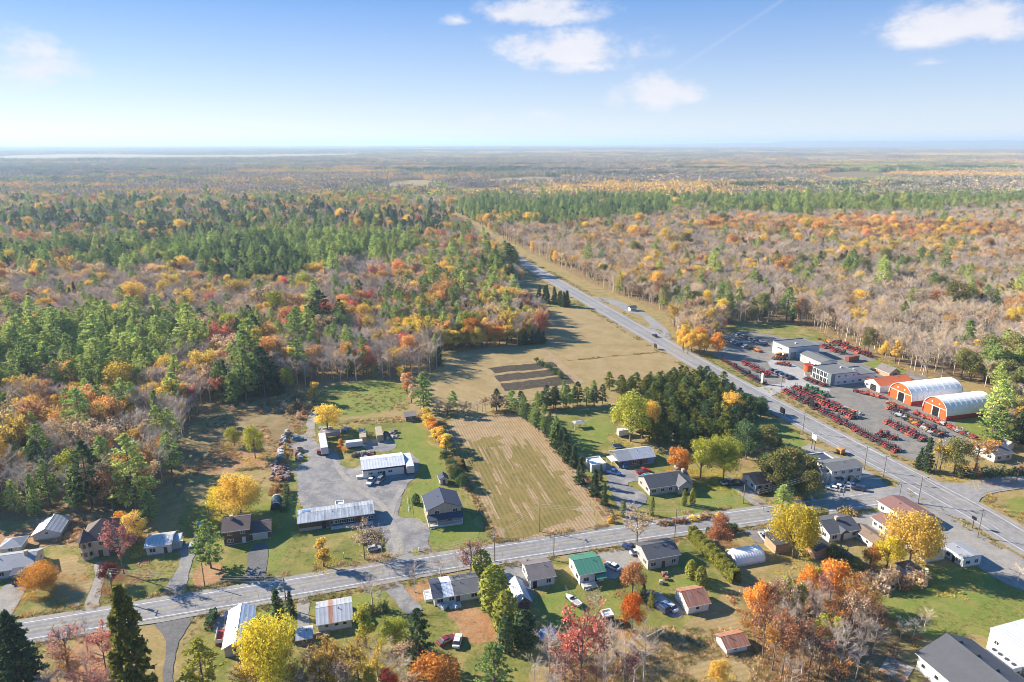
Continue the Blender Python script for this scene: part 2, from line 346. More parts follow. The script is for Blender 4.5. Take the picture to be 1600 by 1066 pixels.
# ---------------------------------------------------------------- the ground and what lies flat on it
def densify(pts, step):
    out = []
    n = len(pts)
    for i in range(n):
        a, b = pts[i], pts[(i + 1) % n]; k = max(1, int((b - a).length / step))
        out += [a.lerp(b, j / k) for j in range(k)]
    return out
def smooth_poly(pts):                       # one round of corner cutting: mown and driven edges have no sharp corners
    out = []
    n = len(pts)
    for i in range(n):
        a, b = pts[i], pts[(i + 1) % n]; out += [a.lerp(b, .22), a.lerp(b, .78)]
    return out
PZ = [0]
def patch(name, px, m, z, jit=.5, smooth=True, freq=.35, kind='structure', ground=False):
    PZ[0] += 1; z = z + .0009 * (PZ[0] % 29)
    pts = [p.copy() for p in px] if ground else [G(u, v) for u, v in px]
    if smooth: pts = smooth_poly(pts)
    per = sum((pts[i] - pts[i-1]).length for i in range(len(pts)))
    pts = densify(pts, max(.8, per / 420))
    q = []
    for p in pts:
        k = jit * (1 + .002 * p.y)
        d = mnoise.noise_vector(Vector((p.x * freq, p.y * freq, z * 50))) * k + mnoise.noise_vector(Vector((p.x * freq * .22, p.y * freq * .22, 9))) * k * 1.6
        q.append((p.x + d.x, p.y + d.y, z))
    n = len(q)
    vs, _, fs, _, _, _ = delaunay_2d_cdt([Vector((x, y)) for x, y, _ in q], [(i, (i + 1) % n) for i in range(n)], [], 1, 1e-4)
    me = bpy.data.meshes.new(name); me.from_pydata([(p.x, p.y, z) for p in vs], [], [tuple(f) for f in fs]); me.materials.append(m)
    o = link(name, me); o['kind'] = kind
    return o
def ribbon(name, pts, w, m, z, off=0.0, parent=None, dash=None, step=6.0, wob=0.0, kind='structure'):
    """strip of width w along a line of ground points; dash = (length, gap)"""
    pts = [Vector((p.x, p.y, 0)) for p in pts]
    if parent is None and z < .18: PZ[0] += 1; z = z + .0009 * (PZ[0] % 29)
    line = []
    for a, b in zip(pts, pts[1:]):
        k = max(1, int((b - a).length / step)); line += [a.lerp(b, j / k) for j in range(k)]
    line.append(pts[-1]); vs, fs = [], []
    for i, p in enumerate(line):
        d = (line[min(i+1, len(line)-1)] - line[max(i-1, 0)]).normalized(); nrm = Vector((-d.y, d.x, 0))
        wl = w / 2 * (1 + wob * mnoise.noise(Vector((p.x * .15, p.y * .15, 1)))); wr = w / 2 * (1 + wob * mnoise.noise(Vector((p.x * .15, p.y * .15, 5))))
        vs += [p + nrm * (off + wl), p + nrm * (off - wr)]
    acc = 0.0
    for i in range(len(line) - 1):
        seg = (line[i+1] - line[i]).length
        if dash is None or (acc % (dash[0] + dash[1])) < dash[0]: fs.append((2*i, 2*i+1, 2*i+3, 2*i+2))
        acc += seg
    me = bpy.data.meshes.new(name); me.from_pydata([(v.x, v.y, z) for v in vs], [], fs); me.materials.append(m)
    o = link(name, me, parent)
    if parent is None: o['kind'] = kind
    return o
def bez(pts, n=8):                          # smooth line through ground points
    out = []
    P = [pts[0] * 2 - pts[1]] + pts + [pts[-1] * 2 - pts[-2]]
    for i in range(1, len(P) - 2):
        a, b, c, d = P[i-1:i+3]
        for k in range(n):
            t = k / n
            out.append(.5 * ((2*b) + (c-a)*t + (2*a-5*b+4*c-d)*t*t + (3*b-a-3*c+d)*t**3))
    return out + [pts[-1]]

# one sheet to the horizon
R = 60000
go = link('ground', mesh_np('ground', [(-R, -2000, 0), (R, -2000, 0), (R, R, 0), (-R, R, 0)], [(0, 1, 2, 3)], [MT['ground']])); go['kind'] = 'structure'

SETTLED = [(-60, 812), (60, 808), (120, 800), (215, 802), (240, 775), (270, 748), (285, 702), (300, 660), (340, 642), (440, 614), (500, 599), (600, 594), (650, 592), (685, 577), (690, 547), (760, 544),
           (848, 536), (852, 506), (806, 478), (800, 452), (818, 442), (800, 412), (760, 383), (725, 356), (690, 333), (682, 322), (692, 322), (735, 343), (800, 381), (876, 419), (966, 461), (1048, 494), (1056, 525), (1108, 553), (1125, 530), (1140, 507),
           (1245, 503), (1345, 548), (1440, 588), (1500, 592), (1556, 610), (1548, 690), (1640, 702), (1660, 1120), (-60, 1120)]
patch('grassland', SETTLED, MT['rough'], .012, jit=1.6, freq=.12)
def Z5(*p): return zp(p, 400, 620, 4.1)
def ZF(*p): return zp(p, 620, 420, 3.2)
L1, L2, L3, L4, L5 = .03, .06, .09, .12, .15
P_ = patch
P_('meadow', [(262, 775), (285, 720), (303, 672), (335, 655), (440, 622), (505, 610), (500, 640), (478, 660), (460, 700), (455, 745), (425, 765), (330, 800)], MT['brush'], L1, 1.5)
P_('meadow', [(300, 735), (330, 705), (420, 700), (425, 730), (330, 742)], MT['litter'], L2, 2.0)
P_('meadow', [(275, 770), (300, 742), (420, 732), (440, 745), (420, 765), (330, 772), (300, 800)], MT['rough'], L2, 1.0)
P_('lawn', [(270, 800), (330, 772), (430, 755), (450, 690), (478, 662), (520, 655), (652, 652), (668, 668), (704, 730), (770, 840), (740, 862), (640, 882), (420, 914), (262, 938), (288, 870)], MT['lawn'], L1, .8)
P_('lawn', [(300, 790), (335, 805), (405, 790), (455, 765), (468, 830), (440, 860), (425, 900), (395, 850), (330, 830)], MT['green'], L2, 1.2)
P_('lawn', [(610, 690), (640, 660), (660, 668), (690, 720), (680, 770), (655, 750), (640, 720), (612, 705)], MT['green'], L2, 1.2)
P_('lawn', [(625, 790), (640, 760), (672, 752), (700, 770), (735, 800), (755, 845), (700, 862), (672, 850), (660, 805), (640, 808)], MT['green'], L2, .8)
P_('clearing', [(492, 645), (502, 612), (560, 596), (632, 595), (642, 625), (600, 645), (540, 652)], MT['green'], L1, 2.0)
P_('lawn', [(-30, 905), (80, 850), (115, 858), (205, 850), (290, 850), (300, 880), (262, 935), (130, 965), (-30, 992)], MT['lawn'], L1, .8)
P_('leaf_litter', [(80, 925), (95, 870), (135, 868), (150, 900), (135, 945), (100, 948)], MT['tan'], L2, 1.2)
P_('leaf_litter', [(-30, 832), (40, 830), (60, 805), (135, 802), (205, 815), (190, 835), (120, 845), (50, 860), (-30, 860)], MT['litter'], L2, 1.2)
P_('leaf_litter', [(298, 905), (310, 885), (345, 880), (362, 900), (330, 918), (300, 925)], MT['litter'], L2, 1.0)
P_('stubble_field', [(692, 656), (800, 646), (832, 652), (948, 818), (900, 832), (775, 848), (748, 790), (715, 722)], MT['stubble'], L2, .6)
P_('weedy_field', [(722, 728), (765, 718), (858, 722), (922, 806), (860, 830), (782, 840), (752, 788)], MT['weedy'], L3, 2.6)
for k in range(70):                          # green growth creeping up between the stubble rows
    t = rnd.random(); a = G(716 + 135 * t + rnd.uniform(-4, 4), 731 - 6 * t + rnd.uniform(-9, 7)); L_ = rnd.uniform(4, 22)
    ribbon('weed_streak', [a - E2 * 5, a + E2 * L_ * .5, a + E2 * L_], rnd.uniform(.5, 1.6), MT['weedy'], L3 + .003, wob=.9, step=2)
P_('weed_patch', [(742, 690), (790, 680), (800, 694), (760, 702)], MT['weedy'], L3, 3.0); P_('weed_patch', [(800, 705), (835, 700), (842, 715), (812, 718)], MT['weedy'], L3, 3.0)
for k in range(26):
    t = rnd.random(); a = G(745 + 130 * t, 755 + rnd.uniform(-15, 60)); ribbon('bare_streak', [a, a + E2 * rnd.uniform(5, 18)], rnd.uniform(.4, 1.1), MT['stubble'], L4, wob=.9, step=2)
P_('hay_field', [(632, 636), (692, 592), (697, 550), (850, 540), (906, 596), (878, 606), (800, 642), (692, 652), (655, 648)], MT['tan'], L2, 1.0)
for k, pl in enumerate(([(480, 502), (765, 475), (792, 497), (505, 527)], [(505, 537), (797, 503), (822, 528), (527, 562)], [(532, 572), (826, 534), (866, 570), (560, 606)])):
    P_('tilled_plot', ZF(*[(672 + (x - 672) * 1.14, 540 + (y - 540) * 1.12) for x, y in pl]), MT['soil'], L3, .5, smooth=False)
P_('hay_field', [(822, 492), (838, 480), (930, 482), (1000, 520), (1088, 577), (1092, 592), (1000, 594), (950, 594), (908, 594), (872, 556), (852, 537)], MT['tan'], L2, 1.0)
P_('lawn', [(812, 478), (850, 470), (900, 470), (925, 480), (905, 490), (840, 492)], MT['lawn'], L1, 1.0)
ribbon('farm_track', bez([G(826, 655), G(870, 705), G(918, 765), G(952, 815)]), 3.4, MT['stubble'], L4, wob=.3)
ribbon('ditch', bez([G(838, 655), G(885, 710), G(930, 765), G(962, 812)]), 1.5, MT['soil'], L5, wob=.5)
ribbon('farm_track', bez([G(846, 545), G(880, 575), G(908, 600)]), 5, MT['stubble'], L3, wob=.3)
ribbon('ditch', bez([G(888, 564), G(960, 557), G(1026, 551)]), .9, MT['weedy'], L3, wob=.5)
P_('lawn', [(868, 642), (900, 640), (962, 640), (966, 692), (1010, 700), (1190, 762), (1208, 792), (1000, 830), (958, 815), (905, 745), (872, 692)], MT['lawn'], L1, .7)
P_('lawn', [(1072, 780), (1100, 765), (1155, 762), (1186, 794), (1110, 803), (1060, 806)], MT['green'], L2, .8)
P_('lawn', [(893, 690), (920, 650), (955, 655), (955, 685), (935, 700), (915, 712)], MT['green'], L2, 1.2)
P_('lawn', [(1150, 648), (1205, 650), (1275, 698), (1258, 706), (1200, 700), (1160, 690)], MT['green'], L1, 1.2)
P_('verge', [(1108, 551), (1122, 556), (1196, 604), (1186, 612), (1100, 562)], MT['lawn'], L1, .6)
P_('verge', [(1206, 613), (1222, 608), (1330, 672), (1405, 716), (1440, 722), (1515, 752), (1490, 758), (1400, 732), (1210, 622)], MT['rough'], L1, .6)
P_('dealer_field', [(1128, 520), (1140, 507), (1245, 504), (1312, 536), (1240, 532), (1190, 524), (1160, 518)], MT['lawn'], L1, 1.0)
P_('machinery_yard', [(1112, 552), (1130, 522), (1160, 516), (1245, 530), (1300, 536), (1370, 562), (1448, 590), (1470, 600), (1552, 645), (1560, 682), (1540, 700), (1480, 692), (1440, 722), (1402, 713), (1224, 610), (1250, 605), (1196, 606), (1126, 562)], MT['yard'], L2, .7)
P_('lawn', [(1346, 566), (1380, 560), (1422, 582), (1410, 588), (1370, 580)], MT['green'], L3, .8)
P_('lawn', [(1482, 664), (1540, 640), (1600, 660), (1600, 700), (1520, 690)], MT['green'], L3, 1.0)
P_('concrete_apron', [(1176, 610), (1200, 603), (1236, 597), (1205, 575), (1196, 562), (1232, 566), (1262, 582), (1260, 600), (1296, 608), (1300, 614), (1262, 606), (1230, 611), (1200, 620)], MT['concrete'], L3, .4)
P_('gravel_lot', Z5((245, 450), (330, 410), (310, 350), (190, 350), (200, 280), (240, 235), (325, 235), (385, 220), (400, 300), (500, 330), (560, 430), (640, 462), (700, 420), (1000, 350), (1050, 440), (1040, 510), (930, 600), (905, 690), (925, 760), (1060, 765), (1090, 810), (1110, 900), (1135, 1010), (1000, 1048), (890, 1066), (840, 960), (785, 872), (640, 862), (640, 790), (285, 780), (285, 680), (240, 540)), MT['gravel'], L3, .8)
P_('gravel_lot', Z5((560, 300), (700, 280), (880, 260), (900, 330), (760, 360), (640, 330)), MT['gravel'], L3, 1.2)
ribbon('gravel_track', bez([G(*p) for p in Z5((420, 75), (365, 130), (350, 190), (355, 260))]), 3.6, MT['crushed'], L4, wob=.4)
ribbon('gravel_track', bez([G(*p) for p in Z5((490, 370), (540, 480), (620, 570), (720, 640), (810, 700), (860, 800), (890, 920), (920, 1050))]), 2.0, MT['crushed'], L4, wob=.7)
ribbon('gravel_track', bez([G(*p) for p in Z5((940, 590), (900, 660), (870, 740), (880, 840), (930, 950), (960, 1040))]), 1.6, MT['crushed'], L4, wob=.8)
P_('grass_island', Z5((1005, 1000), (1030, 975), (1065, 1000), (1068, 1022), (1020, 1030)), MT['lawn'], L4, .4)
# driveways
def drive(px, m='crushed', z=L4): return patch('driveway', px, MT[m], z, .3)
drive([(-30, 985), (-30, 950), (20, 905), (42, 900), (46, 915), (20, 962), (5, 980)], 'crushed')
drive([(126, 960), (150, 905), (150, 878), (166, 876), (166, 898), (158, 930), (156, 952)], 'crushed')
drive([(248, 940), (282, 882), (284, 852), (312, 846), (300, 880), (286, 930)], 'gravel')
drive([(382, 922), (390, 852), (420, 846), (412, 915)], 'newasphalt')
drive([(236, 974), (306, 958), (292, 982), (277, 1008), (270, 1066), (268, 1100), (250, 1100), (260, 1012), (256, 990)], 'newasphalt')
drive([(330, 985), (345, 955), (380, 948), (365, 975), (350, 1000)], 'gravel')
drive([(464, 935), (486, 930), (483, 985), (480, 1012), (464, 1012), (468, 980)], 'crushed')
drive([(598, 914), (626, 908), (640, 935), (662, 952), (655, 966), (630, 958), (612, 935)], 'gravel')
drive([(782, 886), (836, 872), (832, 890), (820, 905), (838, 945), (800, 948), (785, 920)], 'gravel')
drive([(925, 866), (985, 855), (1000, 868), (1000, 880), (968, 890), (965, 905), (945, 905), (950, 880)], 'crushed')
drive([(1000, 925), (1020, 920), (1075, 955), (1060, 968), (1030, 955)], 'gravel')
drive([(944, 720), (960, 732), (1010, 735), (1008, 750), (975, 755), (1012, 775), (1008, 790), (985, 798), (1008, 822), (980, 830), (965, 790), (950, 760)], 'gravel')
drive([(1125, 745), (1160, 750), (1172, 765), (1205, 792), (1188, 798), (1150, 768)], 'crushed')
drive([(1160, 830), (1205, 815), (1215, 830), (1210, 850), (1180, 850), (1175, 838)], 'yard')
P_('forecourt', [(1250, 702), (1268, 692), (1392, 757), (1392, 766), (1300, 787), (1268, 784), (1290, 768), (1300, 745)], MT['crushed'], L3, .5)
P_('forecourt', [(1322, 812), (1345, 797), (1402, 790), (1425, 789), (1470, 797), (1602, 876), (1660, 905), (1660, 945), (1578, 916), (1530, 890), (1460, 845), (1400, 838), (1345, 822)], MT['crushed'], L3, .5)
P_('grass_island', [(1354, 793), (1400, 785), (1424, 783), (1415, 791), (1380, 799), (1362, 800)], MT['green'], L5, .4)
P_('grass_island', [(1352, 730), (1362, 733), (1402, 755), (1408, 768), (1392, 772), (1385, 758)], MT['rough'], L5, .4)
P_('mown_field', [(1345, 915), (1400, 905), (1445, 888), (1540, 890), (1600, 918), (1660, 930), (1660, 1010), (1530, 985), (1470, 998), (1420, 990), (1350, 945)], MT['green'], L1, 1.6)
P_('verge', [(1535, 772), (1560, 766), (1660, 760), (1660, 850), (1600, 832), (1550, 802)], MT['rough'], L1, .8)
P_('lawn', [(1572, 776), (1660, 770), (1660, 828), (1610, 822), (1580, 800)], MT['green'], L2, .8)
# lots south of the cross road
P_('lawn', [(285, 985), (460, 930), (620, 905), (800, 890), (1000, 860), (1075, 830), (1160, 905), (1100, 960), (1180, 1010), (1000, 1100), (285, 1100)], MT['lawn'], L1, 1.0)
P_('leaf_litter', [(628, 925), (680, 905), (752, 895), (752, 908), (700, 925), (650, 945), (632, 940)], MT['litter'], L2, .8)
P_('leaf_litter', [(695, 960), (730, 945), (765, 960), (785, 1000), (730, 1000)], MT['litter'], L2, 1.2)
P_('lawn', [(850, 915), (885, 905), (925, 965), (880, 990), (842, 960)], MT['green'], L2, .8)
P_('lawn', [(945, 900), (965, 905), (988, 940), (975, 965), (940, 960), (925, 935)], MT['green'], L2, .8)
P_('lawn', [(1030, 905), (1075, 900), (1110, 920), (1100, 935), (1055, 925)], MT['green'], L2, .8)
P_('leaf_litter', [(940, 862), (985, 905), (975, 908), (935, 875)], MT['litter'], L2, .4)
P_('leaf_litter', [(1000, 860), (1050, 845), (1075, 840), (1060, 855), (1005, 868)], MT['litter'], L2, .6)
P_('brush_ground', [(1030, 980), (1120, 960), (1175, 985), (1220, 1040), (1230, 1100), (820, 1100), (850, 1000), (960, 985)], MT['tan'], L2, 2.0)
P_('brush_ground', [(1150, 920), (1230, 905), (1370, 930), (1400, 1000), (1420, 1100), (1220, 1100), (1180, 990)], MT['brush'], L2, 1.5)
P_('brush_ground', [(100, 1100), (110, 1010), (150, 990), (200, 1000), (230, 1100)], MT['litter'], L2, 1.0)
P_('lawn', [(20, 992), (60, 985), (80, 1000), (70, 1020), (20, 1020)], MT['green'], L2, .5)
P_('lawn', [(395, 955), (455, 935), (462, 960), (460, 1000), (420, 990)], MT['green'], L2, .6)
P_('lawn', [(488, 945), (600, 920), (605, 935), (560, 950), (490, 965)], MT['green'], L2, .6)

# roads: the cross road in front and the highway at right angles to it
cr = [G(0, 994), G(400, 928), G(790, 864), G(1180, 806), G(1425, 772)]
cr = [cr[0] - (cr[1] - cr[0]) * 1.2] + cr
hw = [G(1491, 783), G(1258, 660), G(1050, 545), G(840, 424), G(760, 375), G(700, 337)]
hw = [hw[0] + (G(1600, 847) - hw[0]) * 3.0, G(1600, 847)] + hw
hw = hw + [hw[-1] + (hw[-1] - hw[-2]) * 1.6]
side = [G(1500, 772), G(1540, 760), G(1600, 752), G(1700, 742)]
CRL, HWL, SDL = bez(cr), bez(hw), bez(side)
ribbon('road_shoulder', CRL, 10.4, MT['crushed'], .190, wob=.12)
ribbon('road_shoulder', HWL, 14.0, MT['crushed'], .195, wob=.1)
ribbon('road_shoulder', SDL, 9.0, MT['crushed'], .185, wob=.1)
P_('road_junction', [(1372, 772), (1400, 762), (1420, 745), (1445, 752), (1500, 757), (1532, 752), (1545, 765), (1532, 775), (1530, 795), (1555, 815), (1500, 812), (1455, 795), (1425, 783), (1395, 786)], MT['asphalt'], .205, .3)
crr = ribbon('road', CRL, 7.8, MT['asphalt'], .240)
hwr = ribbon('highway', HWL, 11.0, MT['asphalt'], .250)
sdr = ribbon('side_road', SDL, 7.0, MT['asphalt'], .235)
CRT = [p for p in CRL if Pn(p.x, p.y, 0)[0] < 1395]
for off in (-3.35, 3.35): ribbon('edge_line', CRT, .22, MT['paintw'], .262, off, crr)
for off in (-.16, .16): ribbon('centre_line', CRT, .13, MT['painty'], .262, off, crr)
HWT = HWL
for off in (-4.75, 4.75): ribbon('edge_line', HWT, .24, MT['paintw'], .270, off, hwr)
ribbon('centre_line', HWT, .16, MT['painty'], .270, 0.0, hwr); ribbon('lane_line', [p for p in HWT if p.y < 330 * 1.12], .16, MT['paintw'], .270, 1.7, hwr, dash=(3, 6), step=3.0)
ribbon('stop_line', [G(1418, 764), G(1437, 776)], .5, MT['paintw'], .275, 0, crr)
for off in (-2.35, -.95, .95, 2.35): ribbon('wheel_track', CRT, .62, MT['track'], .2515, off, crr, wob=.5, step=3)
for off in (-3.7, -2.2, 2.6, 4.0): ribbon('wheel_track', HWT, .7, MT['track'], .2595, off, hwr, wob=.5, step=4)
# cracks and patches in the old paving
for k in range(26):
    i = rnd.randrange(2, len(CRL) - 2); p = CRL[i].lerp(CRL[i+1], rnd.random()); o = rnd.uniform(-3, 3)
    q = p + E2 * o
    ribbon('sealed_crack', [q, q + E1 * rnd.uniform(-.6, .6) + E2 * rnd.uniform(1, 3) * (-1 if o > 0 else 1)], .09, MT['newasphalt'], .256, 0, crr, step=.7, wob=.6)
# lay-by loop off the highway
LB = bez([G(905, 466), G(950, 470), G(990, 487), G(1025, 512), G(1035, 530)])
ribbon('lay_by', LB, 11, MT['asphalt'], .215, wob=.1)
P_('grass_island', [(975, 487), (1000, 492), (1018, 508), (1012, 512), (985, 500)], MT['rough'], .255, .4)
# highway access to the dealer's yard
P_('yard_entrance', [(1165, 618), (1178, 606), (1238, 600), (1232, 612), (1204, 618), (1192, 634)], MT['concrete'], .200, .3)
# far fields among the woods
FARF = [([(u0, v0), (u0 + w0 * .5, v0 - h0), (u0 + w0, v0 - h0 * .4), (u0 + w0 * .9, v0 + h0 * .6), (u0 + w0 * .3, v0 + h0)], m0) for u0, v0, w0, h0, m0 in ((30, 262, 130, 2, 'tan'), (210, 258, 160, 2, 'brush'), (420, 262, 90, 2.5, 'tan'), (980, 275, 120, 3, 'tan'), (1120, 284, 110, 3, 'tan'), (1420, 262, 170, 2.5, 'brush'), (1490, 296, 120, 3, 'tan'), (640, 240, 260, 1.5, 'tan'), (1000, 247, 150, 1.8, 'tan'), (1450, 245, 200, 1.5, 'tan'), (240, 290, 110, 3, 'brush'), (470, 300, 80, 3, 'tan'), (1330, 322, 100, 4, 'brush'), (60, 296, 90, 3, 'tan'), (900, 252, 110, 1.6, 'brush'))] + [([(590, 288), (640, 281), (690, 284), (720, 290), (660, 297), (600, 297)], 'tan'), ([(700, 296), (760, 292), (820, 297), (770, 304), (700, 305)], 'brush'), ([(745, 281), (830, 276), (900, 279), (860, 287), (760, 289)], 'tan'),
        ([(-60, 246), (100, 241), (330, 243), (560, 240), (570, 243), (420, 248), (150, 250), (-60, 252)], 'tan'), ([(905, 268), (1000, 263), (1010, 268), (930, 274)], 'tan'),
        ([(1265, 272), (1330, 268), (1400, 272), (1380, 284), (1290, 285)], 'brush'), ([(1535, 310), (1610, 306), (1620, 312), (1550, 316)], 'tan'), ([(1190, 246), (1300, 244), (1400, 247), (1300, 251)], 'tan'), ([(85, 322), (150, 317), (172, 319), (110, 325)], 'tan'), ([(560, 252), (700, 249), (720, 252), (600, 256)], 'tan'), ([(1040, 258), (1140, 256), (1150, 261), (1060, 263)], 'brush'), ([(300, 270), (380, 268), (385, 271), (310, 273)], 'tan')]
for pl, mm in FARF: patch('far_field', pl, MT[mm], .3, 6.0, freq=.01)

# ---------------------------------------------------------------- trees
C = dict(yellow=(.72, .57, .07), gold=(.82, .58, .12), orange=(.82, .38, .08), grove=(.20, .25, .07), peach=(.78, .56, .34), red=(.66, .13, .07), pink=(.64, .30, .22), rust=(.46, .22, .10), yg=(.48, .47, .08), olive=(.28, .27, .09),
         pine=(.55, .62, .19), pine2=(.37, .47, .14), dark=(.11, .17, .075), spruce=(.12, .175, .08), cedar=(.29, .30, .06), bare=(.60, .51, .43), warm=(.74, .59, .41), mauve=(.51, .425, .36), brownish=(.42, .32, .23), darkred=(.2, .06, .055), dry=(.44, .33, .14), palegrass=(.52, .41, .22))
def quads(c, nrm, size, rng, aspect=.75):
    n = len(c); r = rng.normal(size=(n, 3)); t = np.cross(nrm, r); t /= np.linalg.norm(t, axis=1, keepdims=True) + 1e-9
    b = np.cross(nrm, t); b /= np.linalg.norm(b, axis=1, keepdims=True) + 1e-9
    s = np.asarray(size).reshape(-1, 1) * np.ones((n, 1)); t = t * s; b = b * s * aspect
    v = np.stack([c - t, c - b * .9, c + t, c + b * .9], 1).reshape(-1, 3)
    return v, np.arange(4 * n).reshape(-1, 4)
def tubes(segs, sides=3):
    V, Fc = [], []; n = 0
    ang = np.arange(sides) * 2 * np.pi / sides
    for p0, p1, r0, r1 in segs:
        p0, p1 = np.asarray(p0, float), np.asarray(p1, float); d = p1 - p0; d /= np.linalg.norm(d) + 1e-9
        a = np.cross(d, (0.3, .2, 1) if abs(d[2]) < .9 else (1, 0, 0)); a /= np.linalg.norm(a); b = np.cross(d, a)
        ring = np.cos(ang)[:, None] * a + np.sin(ang)[:, None] * b
        V += [p0 + ring * r0, p1 + ring * r1]
        Fc += [(n + i, n + (i + 1) % sides, n + sides + (i + 1) % sides, n + sides + i) for i in range(sides)]; n += 2 * sides
    return np.concatenate(V), np.array(Fc)
def unit(v): return v / (np.linalg.norm(v, axis=-1, keepdims=True) + 1e-9)

PRO = {}                                         # kind -> list of (trunk mesh, crown mesh, height, width)
def decid(seed, n=4000, leaf=.24, h=12., w=8., base=.20, lobes=16, top=1.0):
    rng = np.random.default_rng(seed)
    segs = [((0, 0, -.2), (0, 0, h * .45), .26, .18), ((0, 0, h * .45), (.2, -.1, h * .8), .18, .05)]
    cs, rs = [], []
    for k in range(lobes):
        a = rng.uniform(0, 2 * np.pi); z = base + (1 - base) * rng.uniform(.22, .86); fr = np.sin(np.pi * (.12 + .8 * (z - base) / (1 - base))) ** .7
        r = w / 2 * fr * rng.uniform(.40, .84) * top
        c = np.array([r * np.cos(a), r * np.sin(a), z * h]); cs.append(c); rs.append(w * rng.uniform(.11, .23) * (.8 + .4 * fr))
        segs.append(((0, 0, h * rng.uniform(.2, .45)), c, .10, .04))
    cs.append(np.array([0, 0, h * .88])); rs.append(w * .22); cs = np.array(cs); rs = np.array(rs)
    k = rng.choice(len(cs), n, p=rs**2 / (rs**2).sum()); d = unit(rng.normal(size=(n, 3))); d[:, 2] = np.abs(d[:, 2]) * .8 + d[:, 2] * .2 if False else d[:, 2]
    rad = rs[k] * rng.uniform(.3, 1.12, n) ** .6
    p = cs[k] + d * rad[:, None] * np.array([1, 1, .9]); p += rng.normal(size=(n, 3)) * .18
    nn = unit(d + rng.normal(size=(n, 3)) * .75)
    V, Fq = quads(p, nn, leaf * rng.uniform(.6, 1.25, n), rng)
    tv, tf = tubes(segs, 5)
    return (mesh_np('trunk', tv, tf, [MT['bark']]), mesh_np('crown', V, Fq, [MT['leaf']]), h, w)
def bare(seed, h=13., w=6., leaves=0, dense=1.0, lmat='leaf'):
    rng = np.random.default_rng(seed); tr, tw = [], []
    lean = rng.normal(size=2) * .35; top = np.array([lean[0], lean[1], h * .8])
    tr.append(((0, 0, -.2), top * .5, .20, .15)); tr.append((top * .5, top, .15, .05))
    tips = []
    for i in range(int(13 * dense)):
        z = rng.uniform(.28, .80); a = rng.uniform(0, 6.28); L = w / 2 * (1.15 - abs(z - .5)) * rng.uniform(.7, 1.1)
        s = top * z / .8 if z < .8 else top; s = np.array([top[0] * z / .8, top[1] * z / .8, h * z])
        e = s + np.array([np.cos(a) * L, np.sin(a) * L, L * rng.uniform(.6, 1.3)]); e[2] = min(e[2], h * .97)
        tr.append((s, e, .065, .03))
        for j in range(5):
            t = rng.uniform(.25, 1); q = s + (e - s) * t; a2 = a + rng.normal() * .9; l2 = L * rng.uniform(.25, .5)
            e2 = q + np.array([np.cos(a2) * l2, np.sin(a2) * l2, l2 * rng.uniform(.5, 1.5)])
            tw.append((q, e2, .035, .015))
            for k in range(8):
                q2 = q + (e2 - q) * rng.uniform(.15, 1); d = unit(rng.normal(size=3) + np.array([np.cos(a2), np.sin(a2), 1.1]) * .8) * rng.uniform(.5, 1.3)
                tw.append((q2, q2 + d, .028, .008)); tips.append(q2 + d * .7)
    for j in range(14):
        d = unit(rng.normal(size=3) * .5 + np.array([0, 0, 1.2])) * rng.uniform(1, h * .2); q = top * rng.uniform(.85, 1)
        tw.append((q, q + d, .03, .01)); tips.append(q + d)
    tv, tf = tubes(tr, 4); cv, cf = tubes(tw, 3); mats = [MT['twig']]; mi = None
    if leaves:
        tips = np.array(tips); p = tips[rng.choice(len(tips), leaves)] + rng.normal(size=(leaves, 3)) * .25
        V, Fq = quads(p, unit(rng.normal(size=(leaves, 3)) + np.array([0, 0, .5])), .21 * rng.uniform(.6, 1.2, leaves), rng)
        mi = np.concatenate([np.zeros(len(cf)), np.ones(len(Fq))]); cf = np.concatenate([cf, Fq + len(cv)]); cv = np.concatenate([cv, V]); mats = [MT['bark'], MT['leaf']]
    return (mesh_np('trunk', tv, tf, [MT['bark'] if leaves else MT['twig']]), mesh_np('crown', cv, cf, mats, mi), h, w)
